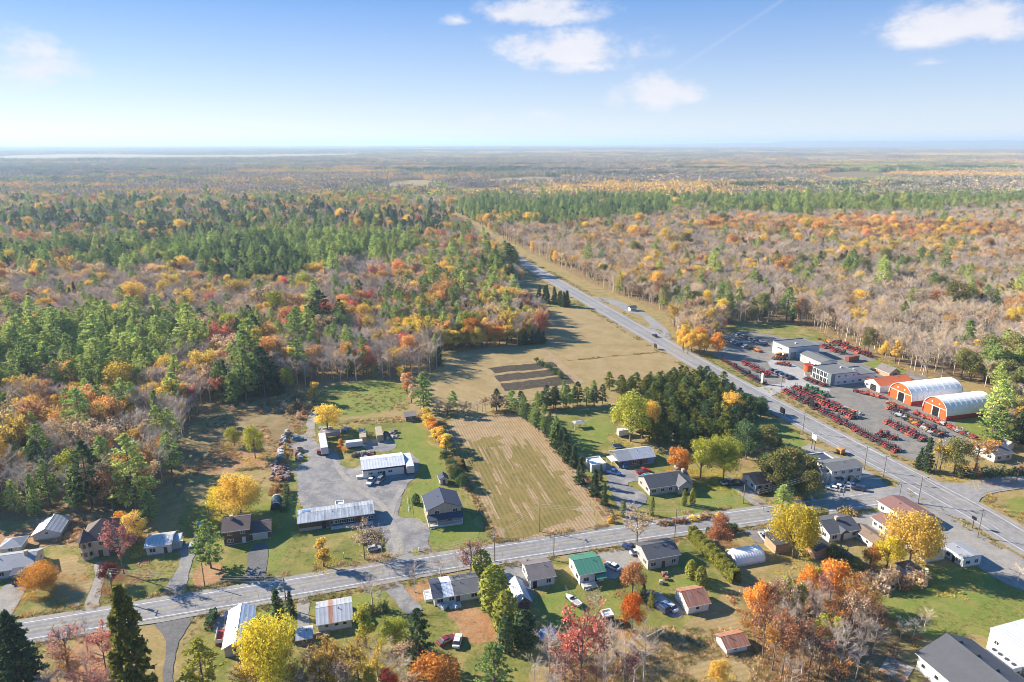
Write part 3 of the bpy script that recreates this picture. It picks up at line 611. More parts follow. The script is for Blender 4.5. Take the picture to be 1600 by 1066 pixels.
def pine(seed, h=17., w=8.5, base=.2, whorls=14, droop=.12, spray=.55, per=9, shape=.6):
    """white pine: open tiers of upswept needle sprays on a bare lower trunk"""
    rng = np.random.default_rng(seed); segs = [((0, 0, -.2), (0, 0, h * .97), .26, .04)]; T, Fq = [], []
    ps, ds, ss = [], [], []
    for k in range(whorls):
        f = k / (whorls - 1); z = h * (base + (1 - base) * f * .97)
        R = w / 2 * ((1 - f) ** shape * .92 + .10) * (1 if f > .12 else .7)
        for b in range(rng.integers(5, 8)):
            a = rng.uniform(0, 6.28); L = R * rng.uniform(.6, 1.12); e = np.array([np.cos(a) * L, np.sin(a) * L, z + L * (rng.uniform(-droop, droop * 1.7) if droop > 0 else rng.uniform(droop * 1.6, -droop * .2))])
            s = np.array([0, 0, z]); segs.append((s, e, .05, .02))
            for j in range(per):
                t = .35 + .65 * (j + rng.uniform(0, 1)) / per; q = s + (e - s) * t + rng.normal(size=3) * .16
                for m in range(5):
                    d = unit(np.array([np.cos(a), np.sin(a), .55]) * .8 + rng.normal(size=3) * .75); ps.append(q); ds.append(d); ss.append(spray * rng.uniform(.7, 1.25) * (.7 + .3 * (1 - f)))
    for m in range(30):
        ps.append(np.array([0, 0, h * rng.uniform(.92, .99)])); ds.append(unit(rng.normal(size=3) * .6 + np.array([0, 0, .8]))); ss.append(spray * .9)
    ps, ds, ss = np.array(ps), np.array(ds), np.array(ss)[:, None]
    sd = unit(np.cross(ds, rng.normal(size=ds.shape))) * ss * .34
    V = np.stack([ps - sd * .5, ps + ds * ss * .6 - sd, ps + ds * ss * 1.1, ps + ds * ss * .6 + sd], 1).reshape(-1, 3)
    tv, tf = tubes(segs, 4)
    return (mesh_np('trunk', tv, tf, [MT['bark']]), mesh_np('crown', V, np.arange(len(V)).reshape(-1, 4), [MT['needle']]), h, w)
def spruce(seed, h=12., w=5., base=.06):
    return pine(seed, h, w, base, 22, -.22, .48, 5, 1.0)
def cedar(seed, h=5., w=2., n=650):
    rng = np.random.default_rng(seed); t = rng.uniform(0, 1, n); a = rng.uniform(0, 6.28, n)
    R = w / 2 * np.clip(np.sin(np.pi * np.clip(t * .86 + .14, 0, 1)) ** .45, .05, 1) * rng.uniform(.75, 1.08, n)
    p = np.stack([R * np.cos(a), R * np.sin(a), t * h], 1); nn = unit(np.stack([np.cos(a), np.sin(a), .3 + 0 * a], 1) + rng.normal(size=(n, 3)) * .5)
    V, Fq = quads(p, nn, .26 * rng.uniform(.6, 1.3, n), rng, .5)
    tv, tf = tubes([((0, 0, -.2), (0, 0, h * .8), .12, .04)], 5)
    return (mesh_np('trunk', tv, tf, [MT['bark']]), mesh_np('crown', V, Fq, [MT['needle']]), h, w)
def bush(seed, h=2., w=2.6, n=260):
    rng = np.random.default_rng(seed); d = unit(rng.normal(size=(n, 3))); d[:, 2] = np.abs(d[:, 2])
    p = d * np.array([w / 2, w / 2, h]) * rng.uniform(.5, 1.05, (n, 1)) * (1 + .25 * np.sin(d[:, :1] * 5 + seed))
    V, Fq = quads(p, unit(d + rng.normal(size=(n, 3)) * .8), .22 * rng.uniform(.6, 1.3, n), rng)
    tv, tf = tubes([((0, 0, -.1), (.2 * np.cos(a), .2 * np.sin(a), h * .7), .05, .02) for a in (0, 2.1, 4.2)], 3)
    return (mesh_np('trunk', tv, tf, [MT['bark']]), mesh_np('crown', V, Fq, [MT['leaf']]), h, w)
PRO['decid'] = [decid(s) for s in (1, 2, 3, 4)]
PRO['big'] = [decid(s, 12000, .23, 14., 12., .14, 34) for s in (11, 12)]
PRO['poplar'] = [decid(s, 2200, .23, 11., 4.2, .12, 9, .8) for s in (21, 22, 23)]
PRO['bare'] = [bare(s) for s in (31, 32, 33, 34, 35)]
PRO['sparse'] = [bare(s, 12., 6., 750) for s in (41, 42, 43)]
PRO['thick'] = [bare(s, 12., 6.5, 1900) for s in (44, 45)]
PRO['pine'] = [pine(s) for s in (51, 52, 53)]
PRO['round'] = [pine(s, 13., 6., .18, 12, .15, .5, 8, .5) for s in (56, 57, 58)]
PRO['fir'] = [pine(s, 22., 11.5, .04, 32, -.13, .98, 14, .6) for s in (66, 67)]
PRO['spruce'] = [spruce(s) for s in (61, 62)]
PRO['cedar'] = [cedar(s) for s in (71, 72)]
PRO['bush'] = [bush(s) for s in (81, 82, 83)]
NM = dict(decid='maple_tree', big='maple_tree', poplar='poplar_tree', bare='bare_tree', sparse='thinning_tree', thick='thinning_tree', pine='pine_tree', round='pine_tree', spruce='spruce_tree', fir='fir_tree', cedar='cedar_tree', bush='shrub')
CT = dict(decid='tree', big='tree', poplar='tree', bare='bare tree', sparse='thinning tree', thick='thinning tree', pine='pine', round='pine', spruce='spruce', fir='fir', cedar='cedar', bush='shrub')
TREES_PLACED = []
def tree(kind, col, x, y, h, w, label, group=None, var=None, rz=None):
    pr = PRO[kind]; i = rnd.randrange(len(pr)) if var is None else var % len(pr); tm, cm, h0, w0 = pr[i]
    r = root(NM[kind], (x, y, 0), rnd.uniform(0, 6.28) if rz is None else rz); r.scale = (w / w0, w / w0, h / h0)
    t = link('trunk', tm, r); c = link('crown', cm, r)
    cc = C[col] if isinstance(col, str) else col
    c.color = (*cc, 1); t.color = (*(cc if kind == 'bare' else C['bare']), 1)
    tag(r, label, CT[kind], group); TREES_PLACED.append((x, y, w / 2))
    return r
def tpx(kind, col, u, vb, vt, wpx, label, group=None):
    g = G(u, vb); return tree(kind, col, g.x, g.y, max(1.0, hfit(u, vb, vt)), wpx / ppm(u, vb), label, group)

# ---- single trees that stand out in the yards and along the edges: kind, colour, foot u, foot v, top v, width, label, group
TL = [
 ('fir', 'spruce', 35, 1076, 957, 70, 'dark spruce below the cross road beside the small green lawn'), ('fir', 'cedar', 215, 1088, 916, 72, 'tallest broad evergreen with yellow green top beside the dark paved drive'),
 ('bare', 'mauve', 137, 1018, 974, 32, 'small leafless tree beside the cross road between two evergreens'), ('sparse', 'pink', 106, 1048, 988, 52, 'thin reddish bush-like tree beside the dark spruce'), ('thick', 'pink', 166, 1050, 984, 44, 'pinkish red tree beside the broad tall evergreen'),
 ('pine', 'yg', 320, 1085, 1000, 78, 'yellow green feathery pine below the white roofed house with red deck'), ('big', 'yellow', 425, 1085, 968, 88, 'large bright yellow maple beside the white roofed house with red deck'),
 ('spruce', 'spruce', 437, 990, 922, 36, 'dark spruce at the head of the drive beside the striped roof garage'), ('spruce', 'spruce', 455, 962, 924, 19, 'slim dark spruce close to the cross road, next to a broader spruce'), ('decid', 'darkred', 174, 914, 879, 30, 'round dark red tree behind the utility pole by the brick house drive'),
 ('thick', 'pink', 194, 898, 822, 38, 'tall pale pink half bare tree in front of the brick house'), ('decid', 'gold', 214, 850, 802, 36, 'golden tree between the brick house and the small white home'), ('decid', 'orange', 190, 838, 800, 28, 'orange tree behind the brick house garage'), ('big', 'orange', 66, 921, 886, 56, 'orange and yellow maple on the lawn beside a black car'),
 ('pine', 'pine2', 330, 888, 813, 56, 'large green pine in front of the dark brown house'), ('pine', 'pine2', 236, 817, 768, 42, 'green pine at the wood edge behind the small white home'), ('big', 'gold', 377, 806, 744, 72, 'broad golden maple at the edge of the rough meadow'), ('decid', 'yellow', 346, 803, 762, 38, 'slimmer yellow tree standing against the broad golden maple'),
 ('poplar', 'gold', 506, 886, 839, 28, 'small golden cone shaped tree on the lawn before the long brown building'), ('sparse', 'peach', 570, 874, 824, 36, 'pale peach half bare tree before the parked cars'), ('sparse', 'peach', 597, 869, 826, 24, 'slim peach tree beside the gravel lot entrance'),
 ('bare', 'bare', 648, 926, 880, 26, 'leafless roadside tree by the curved gravel drive'), ('bare', 'bare', 689, 908, 868, 26, 'leafless roadside tree behind the white part of the bungalow roof', 'leafless trees behind the white bungalow'), ('bare', 'bare', 716, 906, 860, 22, 'leafless roadside tree behind the grey part of the bungalow roof', 'leafless trees behind the white bungalow'), ('sparse', 'pink', 735, 902, 850, 38, 'pinkish leafless tree between the white bungalow and the cedars'),
 ('bare', 'mauve', 583, 952, 905, 44, 'bushy leafless tree on the lawn above the striped roof garage'), ('cedar', 'cedar', 753, 897, 861, 30, 'green cedar touching the cross road beside the white bungalow'), ('cedar', 'cedar', 772, 952, 885, 46, 'tall wide cedar between the white bungalow and the blue shed'), ('cedar', 'cedar', 790, 985, 925, 40, 'cedar below the tall wide cedar beside the blue shed'),
 ('poplar', 'yg', 572, 1012, 944, 36, 'yellow green cone shaped tree beside the striped roof garage'), ('decid', 'yg', 618, 1012, 966, 42, 'low yellow green tree between the garage and the dark pine'), ('pine', 'dark', 655, 1042, 952, 58, 'dark open pine in front of the white bungalow'), ('decid', 'gold', 510, 1066, 1022, 52, 'golden bushy tree behind the striped roof garage, farthest from the road'), ('sparse', 'gold', 560, 1062, 1008, 40, 'thin golden tree below the striped roof garage'),
 ('decid', 'orange', 682, 1085, 1030, 76, 'bright orange tree below the dark open pine'), ('decid', 'red', 608, 1085, 1046, 28, 'orange red tree beside a small light green pine'), ('pine', 'yg', 578, 1082, 1042, 30, 'small light green pine beside an orange red tree'), ('pine', 'pine2', 772, 1092, 1005, 74, 'broad green pine at the far end of the brown patchy yard'), ('cedar', 'dark', 818, 1005, 955, 38, 'dark evergreen below the blue shed'), ('cedar', 'dark', 790, 1015, 965, 26, 'dark narrow evergreen beside the brown patchy yard'),
 ('bare', 'mauve', 930, 974, 921, 28, 'small leafless tree on the lawn behind the green roofed house'), ('thick', (.66, .24, .16), 907, 1085, 964, 64, 'tall red maple with bare lower branches among leafless trees'), ('bare', 'bare', 1005, 1078, 974, 50, 'tall leafless tree beside the orange red maple', 'leafless trees by the red maple'), ('bare', 'bare', 946, 1076, 984, 38, 'leafless tree close beside the tall red maple'),
 ('decid', (.62, .14, .03), 987, 985, 930, 38, 'bright orange red maple between the yards'), ('decid', 'rust', 988, 926, 881, 40, 'rust brown tree beside the white car'), ('sparse', 'peach', 995, 856, 800, 38, 'half bare roadside tree behind the grey roofed house with cars'), ('decid', 'rust', 1122, 858, 805, 36, 'rounded rust brown tree beside the long cedar hedge'),
 ('cedar', 'cedar', 1080, 903, 876, 20, 'rounded cedar bush on the lawn, nearer the hedge'), ('cedar', 'cedar', 1094, 916, 885, 18, 'rounded cedar bush on the lawn, nearer the rusty roofed garage'), ('spruce', 'spruce', 1005, 941, 913, 16, 'small spruce above the orange red maple'), ('spruce', 'yg', 1017, 948, 922, 14, 'small yellow green conifer beside two parked cars'), ('decid', 'gold', 1121, 1070, 1034, 34, 'small golden tree on the brown ground near the rusty shed'),
 ('big', 'yellow', 1238, 872, 790, 68, 'large yellow maple beside the cross road and the plywood shed'), ('big', 'gold', 1420, 886, 803, 76, 'large golden maple over the white motel'), ('decid', 'yellow', 1385, 890, 840, 40, 'yellow tree leaning against the large golden maple'), ('decid', 'orange', 1358, 890, 854, 24, 'small orange tree behind the motel'), ('decid', 'orange', 1296, 942, 876, 46, 'orange tree at the top of the leafless thicket'), ('decid', 'orange', 1262, 938, 886, 36, 'orange tree behind the black roofed shed, at the thicket edge'),
 ('decid', 'orange', 1180, 978, 911, 42, 'orange tree on the rusty shed side of the leafless thicket'), ('thick', 'rust', 1233, 1050, 964, 42, 'rusty brown tree in the middle of the leafless thicket'), ('spruce', 'yg', 1233, 960, 905, 24, 'yellow green conifer in the leafless thicket'), ('spruce', 'yg', 1289, 972, 932, 14, 'slim yellow green conifer in the leafless thicket'), ('pine', 'pine', 1222, 797, 758, 42, 'light green pine at the cross road beside the red roofed cottage'),
 ('bare', 'warm', 1590, 908, 886, 26, 'small leafless bush-like tree beside the motel forecourt'), ('decid', 'yg', 985, 690, 612, 60, 'tall yellow green tree beside the pine grove'), ('decid', 'gold', 1017, 680, 626, 28, 'golden tree between the yellow green tree and the pine grove'), ('big', 'yg', 1130, 750, 680, 52, 'round yellow green maple behind the green lawn'), ('decid', 'yg', 1094, 748, 684, 40, 'yellow green tree between the orange maple and the round maple'), ('decid', 'orange', 1060, 744, 699, 36, 'round bright orange maple behind the grey house'),
 ('decid', 'gold', 1141, 658, 612, 32, 'golden tree at the highway end of the pine grove'), ('poplar', 'orange', 1076, 632, 604, 14, 'slim orange tree rising from the pine grove'), ('decid', 'olive', 1195, 702, 665, 38, 'olive green tree near the highway lawn'), ('decid', 'olive', 1205, 768, 706, 52, 'large olive green tree behind the red roofed cottage'), ('decid', 'olive', 1232, 745, 700, 44, 'olive green tree behind the flat roofed shop'), ('decid', 'orange', 1232, 738, 702, 24, 'small orange tree behind the flat roofed shop'), ('decid', 'dark', 1165, 718, 660, 44, 'dark green tree between the maple and the highway lawn'), ('decid', 'olive', 1260, 782, 735, 36, 'olive tree beside the white two storey shop'),
 ('spruce', 'spruce', 907, 757, 714, 26, 'spruce at the top of the house drive, broadest of the row', ), ('spruce', 'spruce', 929, 774, 733, 24, 'grey green spruce in the middle of the drive row'), ('spruce', 'spruce', 944, 790, 755, 17, 'grey green spruce at the road end of the drive row'), ('spruce', 'spruce', 938, 752, 726, 10, 'slim dark spruce beside the blue pickup'),
 ('cedar', 'cedar', 1068.5, 790, 765, 9, 'clipped column cedar before the front gable of the grey house', 'column cedars by the grey house'), ('cedar', 'cedar', 1081.5, 789, 763, 9.5, 'clipped column cedar before the front gable of the grey house', 'column cedars by the grey house'), ('cedar', 'cedar', 1018, 806, 776, 8, 'clipped column cedar with stones at its foot by the cross road', 'column cedars by the grey house'), ('cedar', 'cedar', 973, 808, 782, 9, 'clipped column cedar beside the gravel drive', 'column cedars by the grey house'),
 ('pine', 'pine2', 662, 642, 583, 46, 'tall broad pine at the corner of the stubble field'), ('pine', 'pine2', 708, 642, 611, 24, 'smaller pine on the field boundary beside the tall broad pine'), ('pine', 'dark', 776, 642, 608, 28, 'dark pine on the boundary below the tilled plots'), ('pine', 'pine2', 800, 645, 610, 30, 'pine at the stubble field end of the boundary row'),
 ('decid', 'gold', 512, 674, 632, 42, 'golden tree beside the gravel track'), ('poplar', 'gold', 492, 630, 596, 24, 'golden tree at the top of the clearing'), ('decid', 'yg', 367, 697, 667, 25, 'small yellow green tree alone in the meadow'), ('decid', 'yg', 399, 716, 664, 30, 'larger yellow green tree in the meadow'), ('poplar', 'orange', 533, 704, 685, 12, 'small orange tree beside the white box trailer'),
 ('decid', 'orange', 738, 542, 496, 28, 'bright orange tree at the upper hay field edge'), ('poplar', 'red', 770, 476, 452, 15, 'small vivid red tree near the houses by the highway'), ('pine', 'dark', 791, 498, 462, 30, 'dark pine at the corner of the hay field'), ('pine', 'pine2', 1553, 694, 634, 64, 'large green pine at the end of the fabric barn'), ('spruce', 'dark', 1592, 690, 640, 36, 'dark spruce behind the large green pine by the barn'), ('spruce', 'spruce', 1446, 736, 684, 27, 'dark spruce by the end of the tractor rows'), ('spruce', 'dark', 1436, 733, 700, 18, 'small dark conifer beside a taller spruce by the tractor rows'),
 ('decid', 'olive', 1490, 742, 684, 40, 'green tree before the house beside the tractor yard'), ('sparse', 'orange', 1522, 742, 690, 46, 'sparse orange tree before the house beside the tractor yard'), ('sparse', 'gold', 1468, 735, 692, 34, 'sparse golden tree between spruce and green tree by the tractor yard'), ('cedar', 'dark', 650, 788, 772, 13, 'round dark bush on the lawn beside the blue roofed house'), ('pine', 'pine', 1418, 500, 448, 18, 'pine rising above the wood behind the yard field'),
]
for t in TL: tpx(t[0], t[1], t[2], t[3], t[4], t[5], t[6], t[7] if len(t) > 7 else None)
def row(kind, cols, a, b, n, hm, wm, label, group, jit=.8):
    A, B = G(*a), G(*b)
    for i in range(n):
        p = A.lerp(B, (i + .5) / n); k = kind if isinstance(kind, str) else rnd.choice(kind)
        tree(k, rnd.choice(cols), p.x + rnd.uniform(-jit, jit), p.y + rnd.uniform(-jit, jit), hm * rnd.uniform(.75, 1.2), wm * rnd.uniform(.8, 1.2), label, group)
row('pine', ['pine2', 'dark', 'dark'], (812, 648), (880, 706), 11, 11, 6.2, 'dark pine in the row between the stubble field and the house lawn', 'pine row beside the stubble field')
row('spruce', ['spruce', 'dark'], (868, 695), (898, 735), 5, 9, 5.5, 'dark spruce at the lower end of the row beside the farm track', 'spruces beside the farm track')
row('pine', ['pine2', 'dark'], (832, 640), (945, 632), 13, 10.5, 6.5, 'pine in the row below the tilled plots', 'pine row below the tilled plots', 1.5)
row(['poplar', 'poplar', 'decid'], ['gold', 'orange', 'gold', 'yellow'], (662, 655), (700, 714), 12, 7.5, 4.6, 'small golden tree lining the stubble field beside the gravel lot', 'golden trees lining the stubble field')
row('decid', ['olive', 'olive', 'dark'], (698, 722), (722, 768), 6, 5.5, 4.4, 'olive green bushy tree at the stubble field edge behind the blue roofed house', 'olive trees beside the stubble field')
row(['poplar', 'sparse'], ['gold', 'orange', 'peach'], (628, 588), (648, 632), 8, 8, 4, 'golden tree in the strip between clearing and hay field', 'golden trees between clearing and hay field', 1.5)
row(['sparse', 'bare'], ['warm', 'bare', 'peach'], (675, 648), (790, 643), 14, 6, 3.4, 'slender half bare tree on the boundary above the stubble field', 'slender trees above the stubble field', 1.2)
row(['decid', 'poplar'], ['gold', 'yellow', 'gold'], (692, 548), (752, 544), 10, 11.5, 7.5, 'golden tree in the belt behind the tilled plots', 'golden belt behind the tilled plots', 3)
row(['decid', 'poplar'], ['gold', 'orange', 'gold', 'yellow'], (600, 545), (690, 530), 14, 13, 8.5, 'tall golden tree at the wood edge above the clearing', 'golden trees above the clearing', 8)
row(['decid', 'poplar'], ['gold', 'yellow', 'gold', 'orange'], (752, 540), (830, 535), 11, 11, 7, 'golden tree along the upper hay field edge', 'golden trees along the hay field', 2.5)
row('spruce', ['dark', 'spruce'], (815, 540), (852, 536), 6, 8, 5, 'dark spruce at the corner between the two hay fields', 'spruces between the hay fields', 1.5)
row(['decid', 'decid'], ['gold', 'orange', 'gold'], (1058, 548), (1112, 556), 9, 12.5, 8, 'orange gold tree in the clump beside the highway before the dealer', 'orange gold clump beside the highway', 4)
row('spruce', ['dark', 'spruce', 'spruce'], (842, 470), (892, 482), 11, 12, 6, 'dark spruce around the house by the highway beyond the hay field', 'spruces by the far highway house', 3)
row('pine', ['pine2', 'dark', 'pine'], (742, 440), (812, 446), 13, 20, 11, 'tall pine beside the highway beyond the hay field', 'tall pines beside the highway', 6)
row('pine', ['pine2', 'dark', 'pine2'], (752, 432), (806, 428), 9, 25, 15, 'very tall broad pine in the second rank beside the highway', 'second rank of tall pines beside the highway', 8)
row(['bush', 'decid'], ['dark', 'olive'], (838, 565), (880, 592), 9, 3.2, 3.2, 'small green bush along the track between the hay fields', 'bushes between the hay fields')
row(['decid', 'bush'], ['dark', 'olive', 'dark'], (1215, 700), (1265, 740), 6, 6, 5.5, 'dark green tree behind the flat roofed shop', 'green trees behind the shop', 2)
row(['decid'], ['dark', 'olive', 'spruce'], (1170, 640), (1190, 655), 4, 7, 6, 'dark green tree between pine grove and highway', 'green trees between grove and highway', 2)
row(['bush'], ['olive', 'dark', 'rust'], (1500, 745), (1625, 738), 12, 3.4, 4, 'dark hedge bush before the house beside the tractor yard', 'bushes before the house by the tractor yard')
row(['bush', 'decid'], ['dark', 'olive'], (1298, 868), (1345, 905), 7, 4.5, 4.2, 'dark green bush between the sheds behind the motel', 'bushes behind the motel', 1.2)
row(['bush', 'sparse'], ['peach', 'rust', 'warm'], (1350, 915), (1440, 915), 12, 4.5, 4.5, 'brown scrubby bush at the edge of the mown field', 'scrub at the edge of the mown field', 2.2)
row(['bush'], ['dark', 'olive', 'rust'], (560, 958), (610, 950), 4, 2.6, 3, 'low bush under the leafless tree above the garage', 'bushes above the garage')
row(['spruce'], ['dark'], (340, 605), (440, 612), 10, 11, 7.5, 'dark evergreen at the wood edge above the meadow', 'dark evergreens above the meadow', 3)

def pip(px, py, poly):
    poly = np.asarray(poly, float); inside = np.zeros(len(px), bool); j = len(poly) - 1
    for i in range(len(poly)):
        xi, yi, xj, yj = *poly[i], *poly[j]
        c = ((yi > py) != (yj > py)) & (px < (xj - xi) * (py - yi) / (yj - yi + 1e-12) + xi); inside ^= c; j = i
    return inside
def project(x, y, z):
    d = y * CP + (H - z) * SP; up = y * SP - (H - z) * CP
    return CX + F * x / d, CY - F * up / d
NRG = np.random.default_rng(5)
def vnoise(x, y, s, seed):
    r = np.random.default_rng(seed).random((256, 256)); x = x / s + 1000.3; y = y / s + 1000.7
    xi, yi = np.floor(x).astype(int), np.floor(y).astype(int); fx, fy = x - xi, y - yi; fx = fx * fx * (3 - 2 * fx); fy = fy * fy * (3 - 2 * fy)
    g = lambda a, b: r[a % 256, b % 256]
    return (g(xi, yi) * (1 - fx) + g(xi + 1, yi) * fx) * (1 - fy) + (g(xi, yi + 1) * (1 - fx) + g(xi + 1, yi + 1) * fx) * fy
def fill(poly, space, mix, hm, wm, label, group):
    g = [G(u, v) for u, v in poly]; x0, x1 = min(p.x for p in g), max(p.x for p in g); y0, y1 = min(p.y for p in g), max(p.y for p in g)
    X, Y = np.meshgrid(np.arange(x0, x1, space), np.arange(y0, y1, space)); X = X.ravel() + NRG.uniform(-.42, .42, X.size) * space; Y = Y.ravel() + NRG.uniform(-.42, .42, Y.size) * space
    ok = pip(X, Y, [(p.x, p.y) for p in g])
    for x, y in zip(X[ok], Y[ok]):
        if any((x - a) ** 2 + (y - b) ** 2 < (.5 * r) ** 2 for a, b, r in TREES_PLACED[-400:]): continue
        k, c = rnd.choice(mix); s = rnd.uniform(.75, 1.2)
        tree(k, c, float(x), float(y), hm * s, wm * s, label, group)
fill([(1000, 690), (1020, 622), (1050, 608), (1110, 606), (1165, 640), (1178, 690), (1150, 712), (1110, 700), (1060, 706), (1030, 700)], 4.6, [('round', 'grove'), ('round', 'grove'), ('round', 'cedar'), ('round', 'dark')], 10.5, 6.6, 'round topped pine in the dense planted grove beside the highway', 'pine grove beside the highway')
fill([(950, 604), (1085, 602), (1120, 612), (1040, 622), (952, 622)], 5.0, [('round', 'grove'), ('round', 'cedar'), ('round', 'dark')], 9, 6.5, 'round topped pine in the grove below the larger hay field', 'pine grove below the hay field')
fill([(1170, 965), (1240, 935), (1340, 940), (1385, 985), (1345, 1060), (1290, 1095), (1235, 1095), (1195, 1040)], 3.7, [('bare', 'mauve'), ('bare', 'mauve'), ('sparse', 'rust'), ('bare', 'brownish'), ('bare', 'brownish'), ('bare', 'mauve'), ('sparse', 'peach'), ('sparse', 'orange'), ('poplar', 'yg'), ('sparse', 'pink')], 10.5, 4.4, 'slender tree in the leafless thicket beside the mown field', 'leafless thicket beside the mown field')
fill([(1385, 985), (1440, 975), (1475, 1000), (1430, 1010), (1390, 1010)], 3.6, [('bare', 'warm'), ('bare', 'bare')], 5.5, 3.4, 'small leafless tree between the mown field and the charcoal roofed hall', 'small leafless trees by the charcoal roofed hall')
fill([(830, 1030), (960, 1010), (1000, 1045), (1020, 1100), (830, 1100)], 4.2, [('bare', 'mauve'), ('bare', 'bare'), ('sparse', 'pink'), ('bare', 'bare')], 10, 4.6, 'leafless tree in the clump below the tall red maple', 'leafless clump below the red maple')
fill([(480, 1050), (640, 1040), (660, 1100), (470, 1100)], 3.8, [('sparse', 'gold'), ('sparse', 'peach'), ('thick', 'gold'), ('bare', 'warm')], 8, 4.6, 'thin golden brown tree below the striped roof garage', 'golden brown trees below the garage')
fill([(70, 1065), (150, 1050), (180, 1100), (60, 1100)], 3.4, [('bare', 'mauve'), ('sparse', 'pink'), ('sparse', 'orange')], 6, 3.6, 'low reddish tree below the cross road', 'low reddish trees below the cross road')
fill([(372, 1060), (415, 1040), (470, 1060), (470, 1100), (370, 1100)], 3.6, [('thick', 'gold'), ('decid', 'yellow'), ('sparse', 'gold')], 8, 4.6, 'yellow tree below the large bright yellow maple', 'yellow trees below the bright maple')
fill([(1190, 715), (1250, 755), (1262, 785), (1225, 790), (1196, 770), (1180, 735)], 5.2, [('decid', 'olive'), ('decid', 'dark'), ('decid', 'olive'), ('sparse', 'warm')], 7, 6, 'olive green tree in the clump beside the red roofed cottage', 'olive clump beside the cottage')
fill([(1552, 610), (1600, 600), (1640, 640), (1640, 690), (1580, 680)], 6, [('pine', 'pine'), ('decid', 'olive'), ('pine', 'pine2'), ('decid', 'yg')], 13, 7.5, 'green tree crowding behind the fabric barns', 'green trees behind the fabric barns')
fill([(345, 640), (470, 618), (500, 640), (470, 655), (400, 650)], 6.5, [('bush', 'rust'), ('bush', 'dry'), ('sparse', 'peach'), ('bush', 'peach')], 2.6, 3.0, 'low brown bush in the rough meadow', 'low bushes in the meadow')
# shrubs along ditches and fences
row(['bush'], ['dry', 'gold', 'rust'], (1030, 822), (1130, 806), 16, 1.5, 2.4, 'low yellow shrub along the ditch before the grey house', 'yellow shrubs along the ditch', .5)
row(['bush'], ['dry', 'gold'], (1312, 800), (1335, 806), 4, 2.0, 2.6, 'low golden shrub on the lawn beside the motel', 'golden shrubs beside the motel', .5)
row(['bush'], ['yellow', 'gold'], (952, 818), (956, 815), 1, 2.6, 2.4, 'round golden shrub at the foot of the farm track', None, .1)
row(['bush'], ['dry', 'rust', 'gold', 'palegrass'], (432, 770), (448, 690), 12, 1.8, 2.6, 'brown weedy shrub beside the junk row on the gravel lot', 'weedy shrubs by the junk row', .8)

